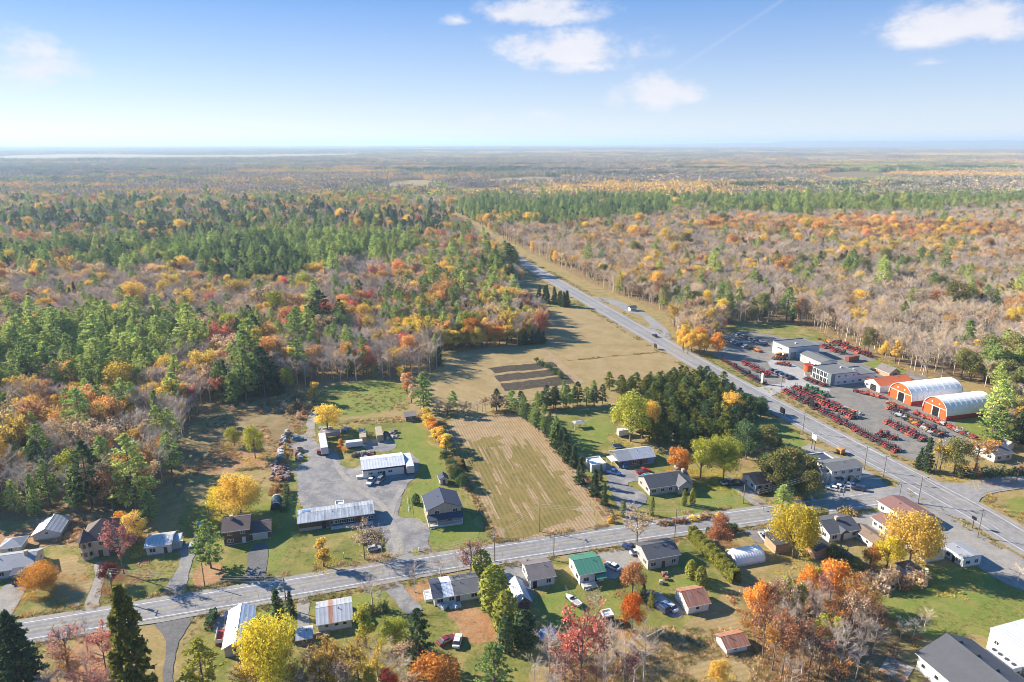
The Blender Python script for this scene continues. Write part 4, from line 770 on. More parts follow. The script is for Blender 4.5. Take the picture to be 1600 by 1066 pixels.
# ---- the woods
def weights(u, v, x, y):
    keys = ['bare', 'warm', 'mauve', 'peach', 'gold', 'orange', 'red', 'rust', 'pine', 'pine2', 'dark', 'yg', 'olive', 'spruce']
    n = len(u); W = np.zeros((n, len(keys)))
    def base(sel, **kw):
        for k, w in kw.items(): W[sel, keys.index(k)] = w
    hx = np.interp(v, [225, 335, 375, 425, 545, 660, 783], [400, 700, 760, 840, 1050, 1258, 1491])
    left = u < hx
    base(left, bare=.20, mauve=.12, warm=.10, peach=.14, gold=.15, orange=.05, red=.03, rust=.03, pine=.10, pine2=.06, dark=.03, yg=.03)
    base(~left, bare=.2, warm=.36, mauve=.12, peach=.13, gold=.10, orange=.02, rust=.02, pine=.02, pine2=.02, dark=.04, olive=.02)
    R_ = [(170, 540, 190, 50, dict(pine=.5, pine2=.3, warm=.1, mauve=.1), .85), (390, 592, 65, 25, dict(dark=.6, pine2=.4), .95), (250, 458, 330, 42, dict(bare=.36, mauve=.18, peach=.2, gold=.16, warm=.1), .75), (465, 395, 190, 27, dict(pine=.55, pine2=.45), .93), (130, 402, 210, 20, dict(pine2=.4, dark=.3, pine=.3), .75),
          (400, 420, 80, 30, dict(dark=.5, pine2=.5), .9), (250, 345, 360, 28, dict(dark=.3, pine2=.15, mauve=.35, gold=.12, bare=.08), .8), (100, 260, 170, 5, dict(gold=.7, peach=.3), .8), (290, 302, 80, 6, dict(gold=.6, peach=.4), .85), (440, 277, 130, 5, dict(gold=.6, peach=.4), .8), (540, 318, 70, 5, dict(gold=.6, warm=.4), .6), (620, 470, 110, 45, dict(orange=.12, red=.07, peach=.15, gold=.16, mauve=.2, pine2=.18, bare=.12), .8),
          (640, 505, 70, 26, dict(gold=.4, orange=.2, pine2=.2, mauve=.2), .8), (160, 680, 150, 60, dict(bare=.2, mauve=.13, peach=.14, gold=.17, rust=.08, pine2=.12, pine=.08, orange=.08), .8), (60, 640, 70, 50, dict(orange=.2, rust=.2, gold=.15, pine2=.25, bare=.2), .7), (240, 650, 60, 50, dict(bare=.5, mauve=.4, gold=.1), .8), (330, 555, 110, 22, dict(pine=.3, peach=.3, mauve=.3, red=.1), .5), (530, 565, 90, 25, dict(pine2=.35, bare=.3, mauve=.3), .7), (600, 530, 60, 20, dict(mauve=.5, bare=.4, gold=.1), .6), (570, 430, 60, 25, dict(mauve=.6, bare=.3, peach=.1), .7), (640, 350, 60, 20, dict(mauve=.4, dark=.3, gold=.2), .6),
          (1250, 312, 370, 22, dict(pine=.45, pine2=.25, yg=.15, dark=.15), .88), (850, 332, 170, 20, dict(dark=.45, pine2=.45, pine=.1), .93), (1250, 355, 170, 11, dict(orange=.5, gold=.25, peach=.25), .7), (1500, 366, 130, 11, dict(orange=.4, gold=.35, rust=.25), .65), (780, 345, 60, 8, dict(gold=.8, warm=.2), .7), (1560, 590, 60, 55, dict(pine=.35, olive=.25, pine2=.2, warm=.2), .85), (1420, 388, 100, 14, dict(gold=.5, warm=.5), .5), (1300, 410, 120, 10, dict(dark=.5, mauve=.4, olive=.1), .55), (1500, 500, 120, 50, dict(warm=.6, bare=.2, gold=.08, pine2=.1), .6),
          (1400, 500, 200, 40, dict(warm=.7, bare=.3), .5), (950, 395, 120, 35, dict(warm=.5, peach=.25, gold=.2), .5), (1000, 432, 60, 22, dict(gold=.5, warm=.5), .45), (1100, 480, 60, 30, dict(warm=.4, pine2=.3, bare=.3), .4), (860, 270, 140, 8, dict(dark=.7, mauve=.3), .8), (1250, 262, 300, 5, dict(dark=.6, pine2=.4), .7), (1000, 290, 150, 6, dict(gold=.4, peach=.4, warm=.2), .8), (1100, 240, 200, 4, dict(dark=.5, mauve=.5), .6), (1450, 285, 150, 6, dict(pine2=.5, pine=.3), .7), (250, 237, 300, 4, dict(mauve=.8, dark=.2), .8), (650, 262, 120, 5, dict(pine2=.5, gold=.3), .6)]
    jx = (vnoise(x, y, 45, 3) - .5); 
    for (cu, cv, ru, rv, kw, st) in R_:
        d = ((u - cu) / ru) ** 2 + ((v - cv) / rv) ** 2; m = np.clip((1.25 + jx * .9 - d) / .5, 0, 1) * st
        t = np.zeros(len(keys))
        for k, w in kw.items(): t[keys.index(k)] = w
        t /= t.sum(); s = W.sum(1, keepdims=True); W = W * (1 - m[:, None]) + t[None] * s * m[:, None]
    cl = vnoise(x, y, 22, 11); cl2 = vnoise(x, y, 30, 12); cl3 = vnoise(x, y, 60, 13)
    for k in ('pine', 'pine2', 'dark'): W[:, keys.index(k)] *= np.clip((cl - .2) * 2.6, .15, 3)
    for k in ('gold', 'orange', 'red', 'peach'): W[:, keys.index(k)] *= np.clip((cl2 - .25) * 2.4, .15, 3)
    for k in ('mauve', 'warm'): W[:, keys.index(k)] *= .5 + cl3
    return keys, W / W.sum(1, keepdims=True)
def pick(W, rng):
    c = W.cumsum(1); return (rng.random(len(W))[:, None] > c).sum(1).clip(0, W.shape[1] - 1)
KIND = dict(bare=['bare'], warm=['bare', 'bare', 'sparse'], mauve=['bare'], peach=['sparse', 'thick'], gold=['decid', 'poplar', 'thick'], orange=['decid', 'thick'], red=['decid', 'thick'], rust=['thick', 'sparse', 'decid'], pine=['pine', 'pine'], pine2=['pine', 'pine', 'spruce'], dark=['pine', 'spruce'], yg=['poplar', 'decid'], olive=['decid'], spruce=['spruce'])
HT = dict(bare=(12.5, 5.6), sparse=(11.5, 5.6), thick=(11.5, 6.0), decid=(12.0, 7.2), poplar=(12, 4.8), pine=(16.0, 9.0), spruce=(13.0, 5.4))
def scatter(y0, y1, space, margin=1.1):
    Y = np.arange(y0, y1, space); X = []; YY = []
    for y in Y:
        half = (y * CP + H * SP) * 800 / F * margin + 15; xs = np.arange(-half, half, space); X.append(xs); YY.append(np.full(len(xs), y))
    X = np.concatenate(X); Y = np.concatenate(YY); X = X + NRG.uniform(-.46, .46, X.size) * space; Y = Y + NRG.uniform(-.46, .46, Y.size) * space
    return X, Y
def cleared(X, Y, buf=9.0):
    u, v = project(X, Y, 0.0)
    bad = pip(u, v, SETTLED)
    for pl, _ in FARF: bad |= pip(u, v, pl)
    hp = np.array([(p.x, p.y) for p in HWL])
    for (ax, ay), (bx, by) in zip(hp, hp[1:]):
        d = np.array([bx - ax, by - ay]); L2_ = (d ** 2).sum() + 1e-9; t = np.clip(((X - ax) * d[0] + (Y - ay) * d[1]) / L2_, 0, 1)
        bad |= (X - ax - t * d[0]) ** 2 + (Y - ay - t * d[1]) ** 2 < buf ** 2
    return bad
def instancer(name, pts, idx, rot, scl, coll, kind='stuff'):
    me = bpy.data.meshes.new(name); me.vertices.add(len(pts)); me.vertices.foreach_set('co', np.asarray(pts, np.float32).ravel())
    a = me.attributes.new('idx', 'INT', 'POINT'); a.data.foreach_set('value', np.asarray(idx, np.int32))
    a = me.attributes.new('rot', 'FLOAT_VECTOR', 'POINT'); a.data.foreach_set('vector', np.asarray(rot, np.float32).ravel())
    a = me.attributes.new('scl', 'FLOAT_VECTOR', 'POINT'); a.data.foreach_set('vector', np.asarray(scl, np.float32).ravel())
    o = link(name, me); o['kind'] = kind
    ng = bpy.data.node_groups.new(name, 'GeometryNodeTree')
    ng.interface.new_socket('Geometry', in_out='INPUT', socket_type='NodeSocketGeometry'); ng.interface.new_socket('Geometry', in_out='OUTPUT', socket_type='NodeSocketGeometry')
    N, L = ng.nodes, ng.links; gi, go_ = N.new('NodeGroupInput'), N.new('NodeGroupOutput')
    ci = N.new('GeometryNodeCollectionInfo'); ci.inputs['Collection'].default_value = coll; ci.inputs['Separate Children'].default_value = True; ci.inputs['Reset Children'].default_value = True
    ip = N.new('GeometryNodeInstanceOnPoints'); ip.inputs['Pick Instance'].default_value = True
    def na(nm, tp):
        n = N.new('GeometryNodeInputNamedAttribute'); n.data_type = tp; n.inputs[0].default_value = nm; return n.outputs[0]
    L.new(gi.outputs[0], ip.inputs['Points']); L.new(ci.outputs[0], ip.inputs['Instance']); L.new(na('idx', 'INT'), ip.inputs['Instance Index'])
    L.new(na('rot', 'FLOAT_VECTOR'), ip.inputs['Rotation']); L.new(na('scl', 'FLOAT_VECTOR'), ip.inputs['Scale']); L.new(ip.outputs[0], go_.inputs[0])
    md = o.modifiers.new('scatter', 'NODES'); md.node_group = ng
    return o
def joined(tm, cm, name, mats):
    bm = bmesh.new(); bm.from_mesh(tm); bm.from_mesh(cm); me = bpy.data.meshes.new(name)
    nt_, nt0 = len(tm.polygons), len(tm.materials)
    bm.to_mesh(me); bm.free()
    for m in list(tm.materials) + list(cm.materials): me.materials.append(mats.get(m.name, m))
    mi = np.zeros(len(tm.polygons) + len(cm.polygons), np.int32); a = np.zeros(len(cm.polygons), np.int32); cm.polygons.foreach_get('material_index', a); mi[nt_:] = a + nt0
    me.polygons.foreach_set('material_index', mi); return me
FC = dict(C); FC.update(orange=(.84, .47, .16), red=(.72, .25, .16), rust=(.55, .32, .17))       # softer, half fallen leaves in the woods
PC = bpy.data.collections.new('wood_prototypes'); PIDX = {}; PNAME = []
for sp_, kinds in KIND.items():
    sm_ = dict(leaves=leafmat('leaves_' + sp_, col=FC[sp_]), needles=leafmat('needles_' + sp_, .32, .55, 1.3, .01, col=FC[sp_]), twigs=leafmat('twigs_' + sp_, .0, .7, 1.25, .012, col=FC[sp_]))
    for k in sorted(set(kinds)):
        for i, (tm, cm, h0, w0) in enumerate(PRO[k]):
            nm = 'p%03d' % len(PNAME)
            o = bpy.data.objects.new(nm, joined(tm, cm, k, sm_)); PC.objects.link(o)
            PIDX.setdefault((sp_, k), []).append(len(PNAME)); PNAME.append(nm)
X1, Y1 = scatter(175, 560, 4.7); X2, Y2 = scatter(560, 1350, 5.5)
X, Y = np.concatenate([X1, X2]), np.concatenate([Y1, Y2])
ok = ~cleared(X, Y); X, Y = X[ok], Y[ok]
gap = vnoise(X, Y, 16, 21); ok = (NRG.random(len(X)) < np.where(gap < .22, .45, .96)); X, Y = X[ok], Y[ok]
u, v = project(X, Y, 8.0); keys, W = weights(u, v, X, Y); spi = pick(W, NRG)
dist = np.hypot(X, Y); order = np.argsort(dist)
left_ = u < np.interp(v, [225, 335, 375, 425, 545, 660, 783], [400, 700, 760, 840, 1050, 1258, 1491])
LBL = dict(bare='grey leafless tree', warm='pale brown leafless tree', mauve='dark mauve grey leafless tree', peach='pale peach thinly leaved tree', gold='golden leaved tree', orange='orange leaved tree', red='red leaved tree', rust='rust brown tree', pine='light green pine', pine2='mid green pine or spruce', dark='dark green conifer', yg='yellow green tree', olive='olive green tree', spruce='spruce')
quota = dict(bare=215, tree=190, pine=170, spruce=60, thin=215); cls = dict(bare='bare', sparse='thin', thick='thin', decid='tree', poplar='tree', big='tree', pine='pine', spruce='spruce')
PTS, IDX, ROT, SCL = [], [], [], []
tp = np.array(TREES_PLACED)
near = np.zeros(len(X), bool)
for a, b, r in TREES_PLACED:
    near |= (X - a) ** 2 + (Y - b) ** 2 < (r * .55 + .8) ** 2
for i in order:
    if near[i]: continue
    sp_ = keys[spi[i]]; k = rnd.choice(KIND[sp_]); h, w = HT[k]; s = rnd.gauss(1.03, .18); s = min(1.45, max(.5, s)) * (rnd.uniform(1.25, 1.75) if k in ('decid', 'thick', 'pine') and rnd.random() < .2 else 1); hh, ww = h * s ** .75 * rnd.uniform(.9, 1.12), w * s
    if sp_ == 'dark' and k == 'pine' and not left_[i]: hh, ww = hh * .75, ww * .6
    if not left_[i] and k in ('spruce',): hh, ww = hh * .8, ww * .6
    cl = cls[k]
    if quota[cl] > 0 and -15 < u[i] < 1615:
        quota[cl] -= 1; zone = 'in the wood on the gravel lot side of the highway' if left_[i] else 'in the wood behind the tractor yard'
        c = FC[sp_]; j = rnd.uniform(.85, 1.15)
        tree(k, tuple(x * j for x in c), float(X[i]), float(Y[i]), hh, ww, LBL[sp_] + ' ' + zone, LBL[sp_] + 's ' + ('in the gravel lot wood' if left_[i] else 'in the tractor yard wood'))
    else:
        lst = PIDX[(sp_, k)]; q = rnd.randrange(len(lst)); _, _, h0, w0 = PRO[k][q]
        PTS.append((X[i], Y[i], 0)); IDX.append(lst[q]); ROT.append((0, 0, rnd.uniform(0, 6.28))); SCL.append((ww / w0, ww / w0, hh / h0))
fo = instancer('forest', PTS, IDX, ROT, SCL, PC); tag(fo, 'mixed autumn forest of bare, golden and evergreen trees stretching far back', 'forest')

# far woods: stands of many small crowns each
def stand(seed, size, n, cols, probs, tri, hh=(9, 16), wide=1.0):
    rng = np.random.default_rng(seed); V, K = [], []
    for t in range(n):
        x, y = rng.uniform(-size / 2, size / 2, 2); c = rng.choice(len(cols), p=probs); nm = cols[c]; con = nm in ('pine', 'pine2', 'dark', 'spruce'); h = rng.uniform(*hh) * (1.15 if con else 1); w = h * (.34 if con else .46) * wide
        col = np.array(C[nm]) * rng.uniform(.75, 1.15) * ((.95 if nm in ('gold', 'orange', 'peach', 'yg', 'pine') else .58) if wide > 1.5 else (1.0 if nm in ('gold', 'orange', 'peach', 'yg', 'pine') else .68))  # colour of the duller crowns darkened in place of the self-shadow they lack
        f = rng.uniform(0, 1, tri); a = rng.uniform(0, 6.28, tri)
        rr = w / 2 * ((1 - f) * .95 + .06 if con else np.sqrt(np.clip(1 - (2 * f - .75) ** 2 / 1.6, .05, 1))) * rng.uniform(.5, 1.05, tri)
        z = h * (.12 + .86 * f) if con else h * (.28 + .7 * f)
        p = np.stack([x + rr * np.cos(a), y + rr * np.sin(a), z], 1); s = w * .36
        tri_ = p[:, None, :] + rng.normal(size=(tri, 3, 3)) * s * .55
        V.append(tri_.reshape(-1, 3)); K.append(np.repeat((col * rng.uniform(.85, 1.12, (tri, 1))), 3, 0))
    V = np.concatenate(V); K = np.concatenate(K); me = mesh_np('stand', V, np.arange(len(V)).reshape(-1, 3), [MT['vcol']])
    at = me.color_attributes.new('Col', 'FLOAT_COLOR', 'POINT'); at.data.foreach_set('color', np.concatenate([K, np.ones((len(K), 1))], 1).astype(np.float32).ravel())
    return me
TYPES = [(['bare', 'mauve', 'warm', 'peach', 'gold', 'pine2'], [.3, .3, .2, .1, .05, .05]), (['warm', 'bare', 'peach', 'gold'], [.55, .25, .12, .08]), (['gold', 'peach', 'orange', 'warm'], [.55, .3, .05, .10]), (['orange', 'gold', 'peach', 'warm'], [.5, .2, .2, .1]), (['pine', 'pine2', 'dark', 'yg'], [.45, .35, .1, .1]), (['dark', 'pine2', 'mauve'], [.65, .25, .10]), (['mauve', 'bare', 'dark'], [.6, .3, .10]), (['pine2', 'bare', 'gold', 'warm', 'mauve'], [.35, .2, .15, .15, .15])]
TW = np.array([[{'bare': .30, 'mauve': .3, 'warm': .2, 'peach': .1, 'gold': .05, 'pine2': .05}.get(k, 0) for k in keys]] + [[dict(zip(*t)).get(k, 0) for k in keys] for t in TYPES[1:]])
def far(name, y0, y1, cell, n, tri, hh, seed, wide, label):
    pc = bpy.data.collections.new(name + '_prototypes'); c = 0
    for t, (cols, pr) in enumerate(TYPES):
        for q in range(2):
            o = bpy.data.objects.new('s%03d' % c, stand(seed + c, cell * 1.12, n, cols, pr, tri, hh, wide)); pc.objects.link(o); c += 1
    X, Y = scatter(y0, y1, cell, 1.06); ok = ~cleared(X, Y, buf=cell * .62); X, Y = X[ok], Y[ok]
    ok = vnoise(X, Y, cell * 5, 71) + vnoise(X, Y, cell * 2, 72) * .5 > .22; X, Y = X[ok], Y[ok]
    u, v = project(X, Y, 6.0); ks, W = weights(u, v, X, Y)
    sim = (np.sqrt(W[:, None, :] * TW[None])).sum(2) ** 2.5; sim *= (.35 + np.stack([vnoise(X * .35, Y, cell * 5, 80 + i) for i in range(len(TYPES))], 1)) ** 13 * np.array([1, 1, 1.5, .6, 1.3, 1.2, 1, 1])
    t = pick(sim / sim.sum(1, keepdims=True), NRG); n_ = len(X)
    rot = np.zeros((n_, 3)); rot[:, 2] = NRG.integers(0, 4, n_) * np.pi / 2; s = NRG.uniform(.85, 1.15, n_)
    o = instancer(name, np.stack([X, Y, 0 * X], 1), t * 2 + NRG.integers(0, 2, n_), rot, np.stack([s * 0 + 1, s * 0 + 1, s], 1), pc)
    tag(o, label, 'forest'); return o
far('distant_forest', 1350, 3800, 38, 62, 12, (9, 16), 200, 1.0, 'distant patchwork of evergreen and golden woods towards the horizon')
far('horizon_forest', 3800, 17000, 190, 330, 5, (10, 17), 400, 1.7, 'hazy woods merging into one mass below the horizon')
# low blue hills on the horizon
def hills(name, x0, x1, y, hmax, seed):
    n = 120; V, Fq = [], []
    for i in range(n):
        t = i / (n - 1); x = x0 + (x1 - x0) * t; e = min(1, t * 4, (1 - t) * 4)
        h = hmax * e * (.45 + .75 * (mnoise.noise(Vector((t * 7, seed, 0))) * .5 + .5) + .2 * mnoise.noise(Vector((t * 30, seed, 4))))
        for j, (dy, f) in enumerate(((-4500, 0), (-2600, .45), (-1200, .85), (0, 1), (2500, .5), (5000, 0))): V.append((x, y + dy, max(0, min(h, 185) * f) - (.5 if f == 0 else 0)))
    for i in range(n - 1):
        for j in range(5): a = i * 6 + j; Fq.append((a, a + 6, a + 7, a + 1))
    o = link(name, mesh_np(name, V, Fq, [MT['ground']])); o['kind'] = 'structure'; o.data.shade_smooth(); return o
hills('hills', 2500, 24000, 20000, 165, 3); hills('hills', -36000, 12000, 43000, 140, 9)

# rough grass and weeds along ditches, verges and field edges
def tuft(seed, n=40, h=.6, w=1.1):
    rng = np.random.default_rng(seed); a = rng.uniform(0, 6.28, n); r = rng.uniform(0, w / 2, n); p = np.stack([r * np.cos(a), r * np.sin(a), 0 * a], 1)
    d = unit(np.stack([np.cos(a) * .5, np.sin(a) * .5, 1 + 0 * a], 1) + rng.normal(size=(n, 3)) * .25) * h * rng.uniform(.5, 1.1, (n, 1)); s = unit(np.cross(d, rng.normal(size=(n, 3)))) * .045
    V = np.stack([p - s, p + s, p + d], 1).reshape(-1, 3)
    return mesh_np('tuft', V, np.arange(len(V)).reshape(-1, 3), [MT['grass']])
GC = bpy.data.collections.new('tuft_prototypes')
for k, cn in enumerate(['dry', 'palegrass', 'olive', 'rust', 'gold', 'peach']):
    me_ = tuft(300 + k); me_.materials[0] = leafmat('weeds_' + cn, .3, col=C[cn]); o = bpy.data.objects.new('t%02d' % k, me_); GC.objects.link(o)
gp, gi_ = [], []
def strip(line, off0, off1, per, cols):
    for a, b in zip(line, line[1:]):
        L_ = (b - a).length; d = (b - a).normalized(); nn = Vector((-d.y, d.x, 0))
        for k in range(int(L_ * per)):
            p = a.lerp(b, rnd.random()) + nn * rnd.uniform(off0, off1)
            if mnoise.noise(Vector((p.x * .09, p.y * .09, 2))) > -.12: gp.append(tuple(p)); gi_.append(rnd.choice(cols))
near_hw = [p for p in HWL if p.y < 700]
strip(CRT, 5.0, 7.6, 3.2, [0, 1, 0, 1, 5]); strip(CRT, -7.4, -5.0, 3.0, [0, 1, 0, 2]); strip(near_hw, 7.6, 11, 2.2, [0, 1, 2]); strip(near_hw, -12, -7.8, 2.2, [0, 1, 0, 2])
def pl(*q): return [G(*p) for p in q]
strip(pl((838, 655), (885, 710), (930, 765), (962, 812)), -3.5, 3.5, 4, [0, 1, 3]); strip(pl((690, 655), (715, 722), (748, 790), (775, 846)), -1.8, 1.2, 4, [0, 1, 2, 3]); strip(pl((775, 846), (860, 838), (945, 820)), -1.5, 1, 4, [0, 1, 0])
strip(pl((300, 664), (340, 650), (440, 622), (500, 606)), -6, 3, 5, [3, 5, 0, 1]); strip(pl((300, 742), (360, 736), (430, 730)), -1, 1, 4, [2, 0]); strip(pl((690, 650), (800, 643), (900, 636)), -2, 2, 5, [3, 0, 1]); strip(pl((888, 564), (960, 557), (1026, 551)), -1, 1, 3, [0, 2])
strip(pl((530, 664), (600, 658), (660, 652)), -3, 3, 6, [3, 5, 1]); strip(pl((430, 775), (445, 700), (470, 668)), -3, 2, 6, [0, 1, 3]); strip(pl((1450, 594), (1400, 572), (1345, 552), (1245, 506)), -3, 2, 4, [0, 1, 3, 4]); strip(pl((1150, 925), (1185, 985), (1225, 1050)), -3, 3, 6, [3, 0, 5]); strip(pl((1340, 930), (1400, 990), (1440, 1005)), -3, 3, 6, [2, 0, 3])
def cover(poly, n, cols):
    us, vs = [p[0] for p in poly], [p[1] for p in poly]; a = NRG.uniform(min(us), max(us), n); b = NRG.uniform(min(vs), max(vs), n); ok = pip(a, b, poly)
    for x, y in zip(a[ok], b[ok]):
        p = G(x, y)
        if mnoise.noise(Vector((p.x * .07, p.y * .07, 6))) > -.05: gp.append(tuple(p)); gi_.append(rnd.choice(cols))
cover([(262, 775), (285, 720), (303, 672), (335, 655), (440, 622), (505, 610), (500, 640), (478, 660), (455, 745), (330, 770)], 3800, [3, 5, 0, 1]); cover([(1150, 920), (1230, 905), (1370, 930), (1420, 1066), (1200, 1066)], 3800, [3, 0, 5, 1]); cover([(820, 1100), (850, 1000), (1030, 980), (1175, 985), (1230, 1100)], 2600, [1, 5, 0, 2])
cover([(1205, 625), (1400, 735), (1500, 760), (1400, 718), (1225, 612)], 900, [0, 1, 2]); cover([(500, 612), (640, 596), (640, 640), (520, 650)], 500, [0, 1, 2]); cover([(1540, 770), (1600, 762), (1600, 835), (1550, 803)], 700, [0, 1, 4]); cover([(0, 830), (60, 806), (210, 806), (200, 830), (100, 850)], 900, [3, 5, 0])
n_ = len(gp); sc_ = NRG.uniform(.6, 1.5, n_)
wo = instancer('roadside_weeds', gp, gi_, np.stack([0 * sc_, 0 * sc_, NRG.uniform(0, 6.28, n_)], 1), np.stack([sc_, sc_, sc_], 1), GC); tag(wo, 'dry yellow and brown weeds along ditches, verges and rough ground', 'weeds')

# fallen leaves under the coloured trees, and short tufts that roughen the mown grass
LC = bpy.data.collections.new('fallen_leaf_prototypes'); LK = ['gold', 'orange', 'peach', 'rust', 'yellow', 'pink']
for k, cn in enumerate(LK):
    rng = np.random.default_rng(700 + k); n = 70; a = rng.uniform(0, 6.28, n); r = 1.3 * np.sqrt(rng.uniform(0, 1, n)); p = np.stack([r * np.cos(a), r * np.sin(a), .07 + .04 * rng.random(n)], 1)
    V, Fq = quads(p, unit(np.array([0, 0, 1.]) + rng.normal(size=(n, 3)) * .35), .11 * rng.uniform(.6, 1.4, n), rng); me_ = mesh_np('fallen_leaves', V, Fq, [leafmat('fallen_' + cn, .1, col=tuple(x * .75 for x in C[cn]))])
    LC.objects.link(bpy.data.objects.new('f%02d' % k, me_))
lp, li = [], []
for t in TL:
    if t[0] in ('decid', 'big', 'thick', 'sparse', 'poplar'):
        g = G(t[2], t[3]); R_t = t[5] / ppm(t[2], t[3]) * .5; c = t[1] if isinstance(t[1], str) else 'orange'; k = LK.index(c) if c in LK else {'yg': 4, 'red': 1, 'darkred': 3, 'olive': 0}.get(c, 2)
        for q in range(int(8 + R_t * 5)):
            a, r = rnd.uniform(0, 6.28), R_t * 1.9 * math.sqrt(rnd.random()); lp.append((g.x + r * math.cos(a) + R_t * .5, g.y + r * math.sin(a) - R_t * .2, .15)); li.append(k)
n_ = len(lp); sc_ = NRG.uniform(.6, 1.4, n_)
fl_ = instancer('fallen_leaves', lp, li, np.stack([0 * sc_, 0 * sc_, NRG.uniform(0, 6.28, n_)], 1), np.stack([sc_, sc_, 1 + 0 * sc_], 1), LC); tag(fl_, 'fallen leaves scattered on the lawns under the coloured trees', 'fallen leaves')
gp, gi_ = [], []
for poly, n, cols in (([(270, 800), (330, 772), (430, 755), (450, 690), (520, 655), (668, 660), (770, 840), (640, 882), (262, 938)], 5200, [2, 0, 2, 1]), ([(-30, 905), (80, 850), (290, 850), (262, 935), (-30, 992)], 2600, [2, 0, 1]), ([(868, 642), (962, 640), (1010, 700), (1190, 762), (1208, 792), (1000, 830), (958, 815)], 2600, [2, 0, 2, 1]), ([(285, 985), (620, 905), (1075, 830), (1160, 905), (1180, 1010), (1000, 1066), (285, 1066)], 6500, [2, 0, 2, 1]), ([(1345, 915), (1540, 890), (1600, 918), (1600, 990), (1420, 990)], 2200, [2, 2, 0]), ([(632, 636), (697, 550), (850, 540), (906, 596), (692, 652)], 1800, [0, 1, 5]), ([(822, 492), (930, 482), (1088, 577), (1000, 594), (908, 594)], 2200, [0, 1, 2])): cover(poly, n, cols)
n_ = len(gp); sc_ = NRG.uniform(.25, .7, n_)
lt_ = instancer('lawn_tufts', gp, gi_, np.stack([0 * sc_, 0 * sc_, NRG.uniform(0, 6.28, n_)], 1), np.stack([sc_ * 1.3, sc_ * 1.3, sc_ * .6], 1), GC); tag(lt_, 'short uneven grass tufts over the lawns and hay fields', 'grass')

# ---------------------------------------------------------------- buildings
def along(a, b, e=E1): return abs((b - a).dot(e))
WIN = {}
def window(parent, side, a, z, w, h, W, D, deep=.05, frame='trim', glass='glass'):
    """a window on a wall: dark pane with a frame, built on the wall plane. side f/b/l/r, a = distance along that wall"""
    key = (round(w, 2), round(h, 2), frame, glass)
    if key not in WIN:
        p = MB().box(-w/2, w/2, -.03, .02, 0, h).mesh('window', MT[glass]); t = .09
        f = MB().box(-w/2-t, w/2+t, -.07, .02, -t, 0).box(-w/2-t, w/2+t, -.07, .02, h, h+t).box(-w/2-t, -w/2, -.07, .02, 0, h).box(w/2, w/2+t, -.07, .02, 0, h)
        if w > .9: f.box(-.035, .035, -.06, .02, 0, h)
        WIN[key] = (p, f.mesh('frame', MT[frame]))
    o = link('window', WIN[key][0], parent); fr = link('frame', WIN[key][1], o)
    loc, rz = {'f': ((a, 0, z), 0), 'b': ((W - a, D, z), math.pi), 'l': ((0, a, z), -math.pi/2), 'r': ((W, a, z), math.pi/2)}[side]
    o.location = loc; o.rotation_euler = (0, 0, rz); return o
def door(parent, side, a, w, h, W, D, m='trim', name='door'):
    o = MB().box(-w/2, w/2, -.05, .02, .05, h).obj(name, MT[m], parent)
    if name == 'door': MB().box(w/2-.16, w/2-.08, -.12, -.05, 1.0, 1.12).obj('handle', MT['dark'], o)
    else:
        for k in range(1, 4): MB().box(-w/2, w/2, -.065, -.05, h*k/4-.02, h*k/4+.02).obj('panel_joint', MT['greyw'], o)
    loc, rz = {'f': ((a, 0, 0), 0), 'b': ((W - a, D, 0), math.pi), 'l': ((0, a, 0), -math.pi/2), 'r': ((W, a, 0), math.pi/2)}[side]
    o.location = loc; o.rotation_euler = (0, 0, rz); return o
def roof_gable(parent, W, D, h, rh, oh, m, axis, x0=None, x1=None, t=.16, name='roof', ridge=True, trim='trim'):
    S, Lr = (D, W) if axis == 'x' else (W, D); s = rh / (S / 2); a0 = -oh if x0 is None else x0; a1 = Lr + oh if x1 is None else x1
    e = h - oh * s + .02
    pr = [(-oh, e), (S/2, h + rh + .02), (S + oh, e), (S + oh, e + t), (S/2, h + rh + .02 + t * 1.05), (-oh, e + t)]
    mb = MB()
    for half in ([pr[0], pr[1], pr[4], pr[5]], [pr[1], pr[2], pr[3], pr[4]]): mb.prism(half, a0, a1, 'x' if axis == 'x' else 'y')
    o = mb.obj(name, MT[m] if isinstance(m, str) else m, parent)
    top = h + rh + t * 1.05
    if ridge:
        b = MB()
        if axis == 'x': b.prism([(S/2-.22, top-.04-.22*s), (S/2, top+.06), (S/2+.22, top-.04-.22*s)], a0, a1, 'x')
        else: b.prism([(S/2-.22, top-.04-.22*s), (S/2, top+.06), (S/2+.22, top-.04-.22*s)], a0, a1, 'y')
        b.obj('ridge_cap', MT[m] if isinstance(m, str) else m, o)
    if trim:
        b = MB()
        if axis == 'x': b.box(a0, a1, -oh-.05, -oh, e-.05, e+t*.9).box(a0, a1, D+oh, D+oh+.05, e-.05, e+t*.9)
        else: b.box(-oh-.05, -oh, a0, a1, e-.05, e+t*.9).box(W+oh, W+oh+.05, a0, a1, e-.05, e+t*.9)
        b.obj('fascia', MT[trim], o)
    return o
